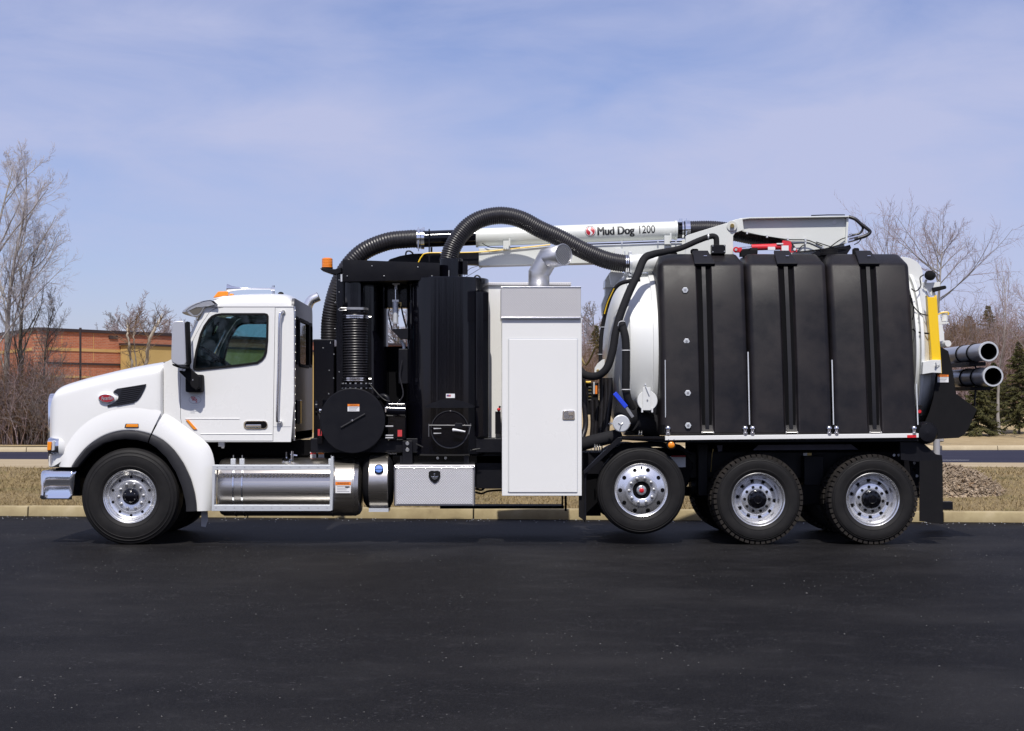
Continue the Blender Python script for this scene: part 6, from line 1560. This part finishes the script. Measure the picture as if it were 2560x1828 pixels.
def tree_meshes(seed, height, radius, trunkmat, twigmat, cfg, first=None):
    rg = random.Random(seed); out = []
    if first: # given trunk line
        pts = [Vector(q) for q in first]; m = len(pts)
        rad = [max(0.014, radius*(1-0.92*(i/(m-1))**0.8)) for i in range(m)]
        out.append((0, pts, rad))
        tot = sum((b-a).length for a, b in zip(pts[:-1], pts[1:]))
        k = cfg['kids'][0]
        for j in range(k):
            t = cfg['from'][0]; t = t+(1-t)*((j+rg.random())/k)
            i = min(m-2, int(t*(m-1))); f = t*(m-1)-i
            q = pts[i].lerp(pts[i+1], f); dr_ = (pts[i+1]-pts[i]).normalized(); rr = rad[i]*(1-f)+rad[i+1]*f
            a = R(cfg['ang'][0]*rg.uniform(0.7, 1.3))
            nd = dr_*math.cos(a)+perp(rg, dr_)*math.sin(a)
            grow(rg, out, q, nd, tot*cfg['len'][0]*rg.uniform(0.6, 1.2)*(1.3-1.0*t), min(rr*0.75, radius*cfg['rad'][0]), 1, cfg)
    else: grow(rg, out, (0, 0, -0.1), (rg.uniform(-.05, .05), rg.uniform(-.05, .05), 1), height, radius, 0, cfg)
    mb = MB(); segs = []
    for lev, pts, rad in out:
        if lev <= 1: mb.tube(pts, rad, 8 if lev == 0 else 5, cap=False)
        else:
            for i in range(len(pts)-1): segs.append((*pts[i], *pts[i+1], rad[i], rad[i+1]))
    return mesh_of('trunk', mb, trunkmat, 80), seg_mesh('crown', segs, twigmat)
def place_tree(name, meshes, loc, rot, sc, label, group):
    t = empty(name, loc); t.rotation_euler.z = rot; t.scale = (sc, sc, sc)
    tag(t, label, 'tree', group)
    for nm, me in zip(('trunk', 'crown'), meshes):
        o = bpy.data.objects.new(nm, me); col.objects.link(o); o.parent = t
    return t
def bark(name, c, v): return noise_mat(name, [(0.3, c), (0.7, v)], 3, 0.9, 8, stretch=(3, 3, 0.6))
M['bark_grey'] = bark('bark_grey', (0.19, 0.17, 0.15), (0.36, 0.335, 0.31))
M['twig_far'] = bark('twig_far', (0.25, 0.205, 0.215), (0.37, 0.32, 0.33))
M['twig_grey'] = bark('twig_grey', (0.38, 0.35, 0.365), (0.50, 0.47, 0.49))
M['bark_dark'] = bark('bark_dark', (0.055, 0.05, 0.04), (0.13, 0.12, 0.09))
M['twig_dark'] = bark('twig_dark', (0.15, 0.13, 0.125), (0.26, 0.23, 0.22))
M['twig_red'] = bark('twig_red', (0.25, 0.185, 0.19), (0.38, 0.30, 0.305))
M['twig_brown'] = bark('twig_brown', (0.115, 0.07, 0.045), (0.24, 0.16, 0.10))
M['snag'] = bark('bare_wood', (0.30, 0.25, 0.19), (0.50, 0.44, 0.36))
big = dict(seg=[9, 7, 5, 3, 2], wob=[0.06, 0.12, 0.16, 0.2, 0.2], up=[0.02, 0.10, 0.07, 0.03, 0.0], max=4, kids=[19, 10, 7, 5], ang=[38, 36, 40, 38], len=[0.40, 0.46, 0.46, 0.46], rad=[0.24, 0.36, 0.4, 0.5], rmin=0.005)
big['from'] = [0.24, 0.2, 0.15, 0.1]
GL = 'bare trees on the left beyond the road'
def at(px, Zd): return Vector(((px-CX)*Zd/F, Zd-D, 0))
def base(px, Zd):
    q = at(px, Zd); return Vector((q.x, q.y, gz(q.x, q.y)-0.02))
def line(pxs, Zd):
    b_ = base(pxs[0][0], Zd)
    return b_, [Vector(((a-CX)*Zd/F-b_.x, 0.3*math.sin(i), H-(c-CY)*Zd/F-b_.z)) for i, (a, c) in enumerate(pxs)]
b_, ln_ = line([(4,1116),(6,1050),(11,960),(17,870),(24,790),(31,720),(40,640),(52,560),(60,490),(64,420)], 64)
place_tree('bare_tree', tree_meshes(3, 0, 0.17, M['bark_grey'], M['twig_grey'], big, ln_), b_, 0, 1, 'tall grey bare tree with mossy trunk at the left edge', GL)
b_, ln_ = line([(-70,1116),(-60,1000),(-48,880),(-35,760),(-20,660),(-2,580),(14,500),(28,420)], 61)
place_tree('bare_tree', tree_meshes(8, 0, 0.17, M['bark_grey'], M['twig_grey'], big, ln_), b_, 0, 1, 'bare tree mostly cut off by the left edge, limbs leaning in', GL)
b_, ln_ = line([(54,1116),(50,1030),(48,940),(50,860),(58,790),(70,720),(84,660),(98,600)], 66)
cf2 = dict(big); cf2['kids'] = [17, 9, 7, 4]; cf2['len'] = [0.45, 0.46, 0.42, 0.4]
place_tree('bare_tree', tree_meshes(5, 0, 0.15, M['bark_dark'], M['twig_dark'], cf2, ln_), b_, 0, 1, 'dark-barked bare tree just right of the mossy trunk', GL)
b_, ln_ = line([(96,1114),(98,1040),(104,960),(112,890),(124,820),(140,770)], 68)
place_tree('bare_tree', tree_meshes(15, 0, 0.09, M['bark_dark'], M['twig_dark'], cf2, ln_), b_, 0, 1, 'small bare tree in front of the brick wall corner', GL)
# broken snags before the tan wall
def snag(name, pts, Zd, r, label, seed):
    b_, ln_ = line(pts, Zd); rg = random.Random(seed)
    t = empty(name, b_); tag(t, label, 'dead tree', 'broken dead trunks before the tan wall')
    fine_ = spline(ln_, 5); nf = len(fine_)
    fine_ = [q+Vector((rg.uniform(-.03, .03), rg.uniform(-.03, .03), 0)) for q in fine_]
    tb_ = MB().tube(fine_, [r*0.72*(1-0.5*i/(nf-1))*rg.uniform(0.82, 1.18) for i in range(nf)], 8)
    for k_ in range(3):
        q = fine_[-1-k_*2]; tb_.tube([q, q+Vector((rg.uniform(-.12, .12), rg.uniform(-.1, .1), rg.uniform(.2, .45)))], [r*0.3, 0.006], 5)
    me = mesh_of('trunk', tb_, M['snag'], 50)
    o = bpy.data.objects.new('trunk', me); col.objects.link(o); o.parent = t
    segs = []
    out = []
    cfg = dict(big); cfg['max'] = 3
    for j in range(16):
        q = ln_[1+j % (len(ln_)-1)]
        grow(rg, out, q, (rg.uniform(-1, 1), rg.uniform(-1, 1), rg.uniform(0.2, 1)), rg.uniform(0.5, 1.3), 0.02, 2, cfg)
    for lev, p_, rd_ in out:
        for i in range(len(p_)-1): segs.append((*p_[i], *p_[i+1], rd_[i], rd_[i+1]))
    o = bpy.data.objects.new('branches', seg_mesh('branches', segs, M['twig_brown'])); col.objects.link(o); o.parent = t; o['kind'] = 'stuff'
snag('dead_trunk', [(330,1116),(329,1000),(328,930),(326,890),(325,860),(322,835),(321,815)], 66, 0.085, 'upright pale broken trunk in front of the tan wall', 21)
snag('dead_trunk', [(340,1116),(350,1000),(360,915),(368,880),(378,850),(392,820),(404,799)], 67, 0.13, 'leaning thick pale broken trunk nearest the wing mirror', 22)
snag('dead_trunk', [(338,1116),(337,1000),(336,930),(337,880),(338,850),(339,822)], 68, 0.05, 'thin broken trunk between the two thick dead trunks', 23)
# rounded bare trees behind the building, and more through the gaps of the truck
rnd = dict(seg=[6, 5, 4, 3, 2], wob=[0.08, 0.14, 0.18, 0.22, 0.2], up=[0.02, 0.09, 0.05, 0.02, 0.0], max=4, kids=[20, 10, 7, 4], ang=[48, 42, 42, 40], len=[0.42, 0.44, 0.42, 0.4], rad=[0.28, 0.36, 0.42, 0.5], rmin=0.016)
rnd['from'] = [0.22, 0.2, 0.15, 0.1]
RT = [tree_meshes(40+i, 8.0, 0.16, M['bark_dark'] if i == 2 else M['twig_far'], M['twig_far'] if i < 2 else M['twig_dark'], rnd) for i in range(3)]
far_list = [(262,128,1.0,0,'bare tree behind the brick roof, nearest the light pole'),(305,132,1.08,1,'tallest rounded bare tree behind the brick roof'),(352,130,1.12,0,'rounded bare tree right behind the leaning dead trunk'),(400,134,1.05,1,'bare tree behind the building just left of the wing mirror'),(452,120,0.95,2,'bare tree behind the building seen above the wing mirror'),(535,112,1.0,2,'bare tree seen through the front part of the cab window'),(560,125,1.05,1,'further bare tree seen through the cab window'),(985,118,1.10,2,'bare tree seen in the gap beside the air cylinder'),(1012,124,1.12,0,'second bare tree seen behind the air cylinder'),(1466,122,0.72,1,'bare tree in the gap right of the white cabinet'),(1500,130,0.8,2,'bare tree behind the debris tank front'),(140,135,0.9,1,'faint bare tree above the brick building corner'),(284,140,1.1,2,'dark-twigged bare tree behind the brick roof between two rounded crowns'),(328,141,1.22,0,'far bare tree whose top shows over the tallest rounded crown'),(376,143,1.15,2,'far dark bare tree over the top of the leaning dead trunk'),(425,142,1.1,0,'far bare tree between mirror and leaning dead trunk')]
for i, (px, Zd, sc, k, lab) in enumerate(far_list):
    place_tree('bare_tree', RT[k], base(px, Zd), i*1.3, sc*Zd/128.0*(0.80 if px < 480 else 0.9), lab, 'far bare trees behind the truck')
# right: two specimen trees
spr = dict(seg=[8, 8, 5, 3, 2], wob=[0.03, 0.09, 0.14, 0.2, 0.2], up=[0.02, 0.05, 0.03, 0.02, 0.0], max=3, kids=[20, 12, 8], ang=[52, 42, 42], len=[0.6, 0.42, 0.42], rad=[0.20, 0.36, 0.45], rmin=0.005)
spr['from'] = [0.42, 0.15, 0.1]
b_, ln_ = line([(2352,1104),(2350,1000),(2347,900),(2344,800),(2343,735),(2345,690),(2352,650),(2360,610)], 60)
place_tree('bare_tree', tree_meshes(31, 0, 0.115, M['bark_grey'], M['twig_red'], spr, ln_), b_, 0, 1, 'spreading bare tree rising behind the truck tail', 'bare trees at the right edge')
up2 = dict(spr); up2['ang'] = [24, 30, 38]; up2['up'] = [0.02, 0.10, 0.06, 0.03, 0]; up2['kids'] = [10, 10, 6]; up2['len'] = [0.55, 0.42, 0.34]; up2['from'] = [0.3, 0.15, 0.1]
b_, ln_ = line([(2499,1097),(2499,1040),(2500,985),(2500,920),(2504,870),(2509,810),(2512,750),(2512,690)], 75)
place_tree('bare_tree', tree_meshes(33, 0, 0.095, M['bark_grey'], M['twig_red'], up2, ln_), b_, 0, 1, 'slender upright reddish bare tree right of the carried tubes', 'bare trees at the right edge')
b_, ln_ = line([(2600,1100),(2598,1000),(2590,900),(2587,820),(2584,740)], 70)
place_tree('bare_tree', tree_meshes(36, 0, 0.1, M['bark_grey'], M['twig_red'], spr, ln_), b_, 0, 1, 'bare tree beyond the right edge with twigs reaching into view', 'bare trees at the right edge')
b_, ln_ = line([(2225,1110),(2226,950),(2228,800),(2224,710),(2218,650),(2212,610)], 62)
place_tree('bare_tree', tree_meshes(38, 0, 0.07, M['bark_grey'], M['twig_red'], up2, ln_), b_, 0, 1, 'thin bare treetop showing above the rear water tank', 'bare trees at the right edge')
# ------------------------------------------------------------------ conifers
M['needle'] = noise_mat('spruce_needles', [(0.3, (0.040, 0.045, 0.018)), (0.55, (0.105, 0.10, 0.038)), (0.8, (0.19, 0.15, 0.06))], 2.2, 0.85, 6)
M['needle_rust'] = noise_mat('rusty_needles', [(0.3, (0.085, 0.040, 0.018)), (0.7, (0.20, 0.105, 0.045))], 1.6, 0.85, 6)
M['needle_olive'] = noise_mat('olive_needles', [(0.3, (0.06, 0.06, 0.02)), (0.7, (0.15, 0.12, 0.045))], 1.6, 0.85, 6)
def conifer(seed, h, w, m, dens=1.0):
    rg = np.random.default_rng(seed); V = []; segs = []
    z = 0.12*h
    while z < h*0.985:
        t = (z-0.08*h)/(0.92*h); Lr = w*(1-t)**0.85*rg.uniform(0.8, 1.15)+0.05
        for j in range(int(rg.integers(4, 7))):
            a = rg.uniform(0, 2*np.pi); L = Lr*rg.uniform(0.65, 1.1); drop = rg.uniform(0.0, 0.38)
            d = np.array([np.cos(a), np.sin(a), -drop+0.35*t]); s_ = np.array([-np.sin(a), np.cos(a), 0])
            segs.append((0, 0, z, *(np.array([0, 0, z])+d*L), 0.012, 0.004))
            k = max(5, int(26*L*dens))
            u = rg.uniform(0.12, 1, k)
            c = np.array([0, 0, z])+d*(u*L)[:, None]+np.array([0, 0, -0.10])*(u*u)[:, None]*L
            side = rg.choice([-1, 1], k); ln = rg.uniform(0.09, 0.22, k)*(1.15-0.5*u)*(0.6+0.5*min(1, L))
            tip = c+s_*(side*ln*0.9)[:, None]+d*(ln*0.75)[:, None]+np.array([0, 0, 1])*rg.uniform(-0.10, 0.03, k)[:, None]
            wv = np.array([0, 0, 1])*(0.022+0.02*rg.uniform(0, 1, k))[:, None]+d*rg.uniform(-0.03, 0.03, k)[:, None]
            V.append(np.stack([c-wv, c+wv, tip], 1)); V.append(np.stack([c-d*0.035, c+d*0.035, tip-np.array([0, 0, 0.03])], 1))
        z += h*0.011+0.022
    v = np.concatenate(V).reshape(-1, 3)
    segs.append((0, 0, -0.1, 0, 0, h*0.97, 0.028*h*0.5, 0.01))
    return seg_mesh('trunk', segs, M['bark_dark'], 5), soup('crown', v, np.arange(len(v)).reshape(-1, 3), m)
CF = [conifer(1, 3.0, 1.25, M['needle'], 1.5), conifer(2, 4.4, 1.35, M['needle'], 1.2), conifer(3, 5.0, 1.6, M['needle_olive'], 0.9), conifer(4, 4.5, 1.9, M['needle_rust'], 0.9)]
for px, Zd, k, sc, lab in ((2446,74,0,0.95,'low spruce under the carried tubes, left of the slender trunk'),(2548,76,1,0.98,'full dark spruce at the right edge'),(2484,84,0,1.0,'small spruce behind the slender trunk'),(2470,104,2,1.10,'tall olive conifer standing above the upper carried tube'),(2388,98,3,1.0,'rust-brown conifer just right of the yellow prop'),(2424,106,3,1.08,'further rust-brown conifer behind the upper carried tube'),(2590,95,2,1.0,'olive conifer cut by the right edge'),(1490,104,2,0.85,'conifer seen between the white cabinet and debris tank'),(648,108,2,1.15,'conifer seen through the rear of the cab window'),(171,110,2,1.08,'small conifer tip above the brick roof, left of the pole'),(226,112,2,1.12,'small conifer tip above the brick roof, right of the pole'),(418,116,2,1.05,'dark conifer tip beside the wing mirror')):
    t = place_tree('conifer_tree', CF[k], base(px, Zd), px*0.7, sc, lab, 'conifers beyond the road')
# ------------------------------------------------------------------ shrubs
def shrub(seed, h, w, n, m):
    rg = random.Random(seed); out = []; segs = []
    cfg = dict(seg=[4, 4, 3, 2], wob=[0.2, 0.25, 0.3, 0.3], up=[0.05, 0.04, 0.02, 0.0], max=2, kids=[7, 5], ang=[42, 46], len=[0.55, 0.5], rad=[0.6, 0.6], rmin=0.005); cfg['from'] = [0.2, 0.15]
    for i in range(n):
        a = rg.uniform(0, 6.28); r_ = w*math.sqrt(rg.random())*0.8
        grow(rg, out, (r_*math.cos(a), r_*math.sin(a)*0.7, -0.05), (0.45*math.cos(a)*r_/w+rg.uniform(-.25, .25), 0.45*math.sin(a)*r_/w+rg.uniform(-.25, .25), 1), h*rg.uniform(0.5, 1.05), rg.uniform(0.010, 0.022), 0, cfg)
    for lev, p_, rd_ in out:
        for i in range(len(p_)-1): segs.append((*p_[i], *p_[i+1], rd_[i], rd_[i+1]))
    return seg_mesh('stems', segs, m)
SH = [shrub(1, 3.0, 1.2, 46, M['twig_brown']), shrub(2, 2.6, 1.3, 46, M['twig_red']), shrub(3, 3.3, 1.1, 42, M['twig_dark'])]
ORD = ('leftmost', 'second', 'third', 'fourth', 'fifth', 'sixth', 'seventh', 'eighth', 'ninth', 'tenth', 'eleventh', 'twelfth', 'thirteenth', 'last')
SLAB = [('%s leafless shrub from the left in the front row of the roadside thicket' % q) for q in ORD]+['leafless shrub behind the mossy tree trunk', 'leafless shrub behind the dark-barked tree', 'leafless shrub behind the small tree at the brick corner', 'leafless shrub cut by the left edge below the mossy trunk']
RLAB = [('%s leafless shrub from the left behind the spruces on the right' % q) for q in ORD[:8]]+['leafless shrub behind the rust-brown conifer near the yellow prop', 'tall leafless shrub behind the upper carried tube', 'tall leafless shrub behind the slender reddish tree', 'tall leafless shrub behind the right edge spruce', 'leafless shrub right beside the white cabinet edge in the gap', 'leafless shrub beside the conifer in the gap by the cabinet']
places = [(2,63,0),(26,64.5,2),(46,63,1),(70,64,0),(92,63.2,2),(112,64.6,1),(134,63.4,0),(158,66,0),(182,65,1),(206,67,0),(232,66,2),(258,67,1),(284,66,0),(312,67.5,2),(18,67,1),(60,67.5,2),(104,68,0),(-22,64,1)]
for i, (px, Zd, k) in enumerate(places):
    o = bpy.data.objects.new('shrub', SH[k]); col.objects.link(o)
    o.location = base(px, Zd); o.rotation_euler.z = i*2.1; s_ = rng.uniform(0.85, 1.12); o.scale = (s_, s_, s_*(1.0 if px < 100 else 0.74))
    tag(o, SLAB[i], 'shrub', 'thicket of leafless shrubs on the left')
for i, (px, Zd, k) in enumerate([(2372,92,0),(2402,90,1),(2430,93,0),(2458,95,2),(2486,97,1),(2514,92,0),(2540,96,2),(2566,94,1),(2386,100,1),(2444,101,0),(2500,103,1),(2555,104,0),(1458,98,0),(1480,101,1)]):
    o = bpy.data.objects.new('shrub', SH[k]); col.objects.link(o)
    o.location = base(px, Zd); o.rotation_euler.z = i*1.7; s_ = rng.uniform(1.3, 1.75) if px > 2000 else 1.1; o.scale = (s_, s_, s_)
    tag(o, RLAB[i], 'shrub', 'leafless shrubs on the bank to the right')
# far wood closing the view
rg = random.Random(77); tmp = []
wc = dict(rnd); wc['max'] = 3; wc['kids'] = [11, 6, 5]; wc['rmin'] = 0.02
for s_ in range(4):
    out = []; grow(random.Random(90+s_), out, (0, 0, -0.2), (0, 0, 1), 6.5, 0.13, 0, wc)
    tmp.append(np.array([(*p_[i], *p_[i+1], rd_[i], rd_[i+1]) for lev, p_, rd_ in out for i in range(len(p_)-1)]))
allseg = []
for i in range(64):
    s_ = tmp[i % 4].copy(); a = rg.uniform(0, 6.28); k = rg.uniform(0.7, 1.15)
    x = -14+i*1.02+rg.uniform(-.5, .5); y = rg.uniform(118, 140)
    ca, sa = math.cos(a)*k, math.sin(a)*k
    for o_ in (0, 3):
        xx = s_[:, o_]*ca-s_[:, o_+1]*sa+x; yy = s_[:, o_]*sa+s_[:, o_+1]*ca+y
        s_[:, o_] = xx; s_[:, o_+1] = yy; s_[:, o_+2] = s_[:, o_+2]*k*(0.6 if x < 22 else 0.95)+gz(x, y)
    allseg.append(s_)
tag(link('far_wood', seg_mesh('far_wood', np.concatenate(allseg), M['twig_brown'])), 'far brown leafless wood closing the view behind the bank', 'wood', kind='stuff')
# the wood on the other side of the lot, which the glossy paint and the chrome mirror
allseg = []
for i in range(150):
    s_ = tmp[i % 4].copy(); a = rg.uniform(0, 6.28); k = rg.uniform(1.2, 1.9)
    x = -75+i*1.0+rg.uniform(-.5, .5); y = -rg.uniform(66, 84)
    ca, sa = math.cos(a)*k, math.sin(a)*k
    for o_ in (0, 3):
        xx = s_[:, o_]*ca-s_[:, o_+1]*sa+x; yy = s_[:, o_]*sa+s_[:, o_+1]*ca+y
        s_[:, o_] = xx; s_[:, o_+1] = yy; s_[:, o_+2] = s_[:, o_+2]*k*0.8
    s_[:, 6:8] *= 2.2
    allseg.append(s_)
tag(link('wood_across_lot', seg_mesh('wood_across_lot', np.concatenate(allseg), M['bark_dark'])), 'leafless wood along the opposite side of the lot, facing the truck', 'wood', kind='stuff')
# ------------------------------------------------------------------ brick building, pole, roof vents
def brick_mat():
    m = bpy.data.materials.new('brickwork'); m.use_nodes = True; nt = m.node_tree; b = nt.nodes['Principled BSDF']
    tc = nt.nodes.new('ShaderNodeTexCoord'); sp = nt.nodes.new('ShaderNodeSeparateXYZ'); cm = nt.nodes.new('ShaderNodeCombineXYZ')
    nt.links.new(tc.outputs['Object'], sp.inputs[0]); nt.links.new(sp.outputs['X'], cm.inputs[0]); nt.links.new(sp.outputs['Z'], cm.inputs[1])
    br = nt.nodes.new('ShaderNodeTexBrick'); br.inputs['Scale'].default_value = 1.0
    br.inputs['Color1'].default_value = (0.43, 0.12, 0.052, 1); br.inputs['Color2'].default_value = (0.54, 0.185, 0.09, 1); br.inputs['Mortar'].default_value = (0.42, 0.23, 0.15, 1)
    br.inputs['Mortar Size'].default_value = 0.010; br.inputs['Brick Width'].default_value = 0.24; br.inputs['Row Height'].default_value = 0.075; br.inputs['Bias'].default_value = -0.2
    nt.links.new(cm.outputs[0], br.inputs['Vector']); nt.links.new(br.outputs['Color'], b.inputs['Base Color']); b.inputs['Roughness'].default_value = 0.9
    bp = nt.nodes.new('ShaderNodeBump'); bp.inputs['Strength'].default_value = 0.5; bp.inputs['Distance'].default_value = 0.01; bp.invert = True
    nt.links.new(br.outputs['Fac'], bp.inputs['Height']); nt.links.new(bp.outputs[0], b.inputs['Normal'])
    return m
M['brick'] = brick_mat()
M['tanwall'] = noise_mat('tan_render', [(0.3, (0.45, 0.31, 0.11)), (0.7, (0.52, 0.37, 0.15))], 0.6, 0.9, 6)
M['tanband'] = noise_mat('tan_band', [(0.3, (0.52, 0.32, 0.12)), (0.7, (0.60, 0.39, 0.17))], 1.0, 0.9, 4)
M['fascia'] = mat('dark_fascia', (0.035, 0.022, 0.022), 0.6)
corner = Vector((X(95, 56), 56, 0.0)); ang_r = math.atan2(10, 8); ang_l = math.atan2(5.5, -3.3)
bd = empty('brick_building', corner); tag(bd, 'long red brick building with a tan band and dark roof edge', 'building')
def bpart(name, mb, m, a):
    o = part(name, mb, M[m], None); o.parent = bd; o.rotation_euler.z = a; return o
top = 5.05
bpart('brick_wall', MB().box(0, 42, 0.0, 0.4, -0.3, top), 'brick', ang_r)
bpart('brick_wall', MB().box(0, 16, -0.4, 0.0, -0.3, top), 'brick', ang_l)
bpart('roof_edge', MB().box(-0.1, 42, -0.08, 0.5, top, top+0.14), 'fascia', ang_r); bpart('roof_edge', MB().box(-0.1, 16, -0.5, 0.08, top, top+0.14), 'fascia', ang_l)
bpart('tan_band', MB().box(0.3, 42, -0.03, 0.0, 4.16, 4.30), 'tanband', ang_r); bpart('tan_band', MB().box(0.3, 16, 0.0, 0.03, 4.16, 4.30), 'tanband', ang_l)
bpart('dark_band', MB().box(0, 42, -0.05, 0.0, 3.54, 3.63), 'fascia', ang_r)
bpart('lower_band', MB().box(0, 42, -0.03, 0.0, 2.92, 3.02), 'tanband', ang_r)
tl = 0.364*math.hypot(8, 10)
bpart('tan_wall', MB().box(tl, 42, -0.55, -0.06, -0.3, 4.50), 'tanwall', ang_r); bpart('tan_wall_cap', MB().box(tl-0.1, 42, -0.62, -0.05, 4.50, 4.60), 'fascia', ang_r)
bpart('wall_vent', MB().box(4.0, 4.5, -0.05, 0.0, 4.80, 4.95), 'fascia', ang_r)
bpart('movement_joint', MB().box(1.3, 1.325, -0.012, 0.0, 3.7, top), 'tanband', ang_r); bpart('movement_joint', MB().box(3.1, 3.125, -0.012, 0.0, 3.7, top), 'tanband', ang_r)
o = part('roof', MB().prism([(0, 0)]*0+[(0, 0), (1, 0), (1, 1)], 0, 1) if False else MB().add([(0, 0, top-0.02), (42*math.cos(ang_r), 42*math.sin(ang_r), top-0.02), (-12, 50, top-0.02), (16*math.cos(ang_l), 16*math.sin(ang_l), top-0.02)], [(0, 1, 2, 3)]), M['fascia'], None); o.parent = bd
for px, Zd, r_ in ((187, 79, 0.25), (218, 80.5, 0.32)):
    q = at(px, Zd); o = part('roof_vent', MB().sphere((q.x-corner.x, q.y-corner.y, top+0.02), r_*1.1, r_*1.1, 0.16), M['greypost'], None); o.parent = bd
lp = empty('light_pole', base(201, 70)); tag(lp, 'thin dark pole standing in front of the brick wall', 'pole')
for nm, mb in (('shaft', MB().cyl((0, 0, 0), (0, 0, 4.72), 0.052, 0.045, n=10)), ('pole_cap', MB().cyl((0, 0, 4.72), (0, 0, 4.80), 0.06, 0.05, n=10)), ('base_flange', MB().cyl((0, 0, 0), (0, 0, 0.05), 0.14, n=12))):
    o = part(nm, mb, M['fascia'], None); o.parent = lp
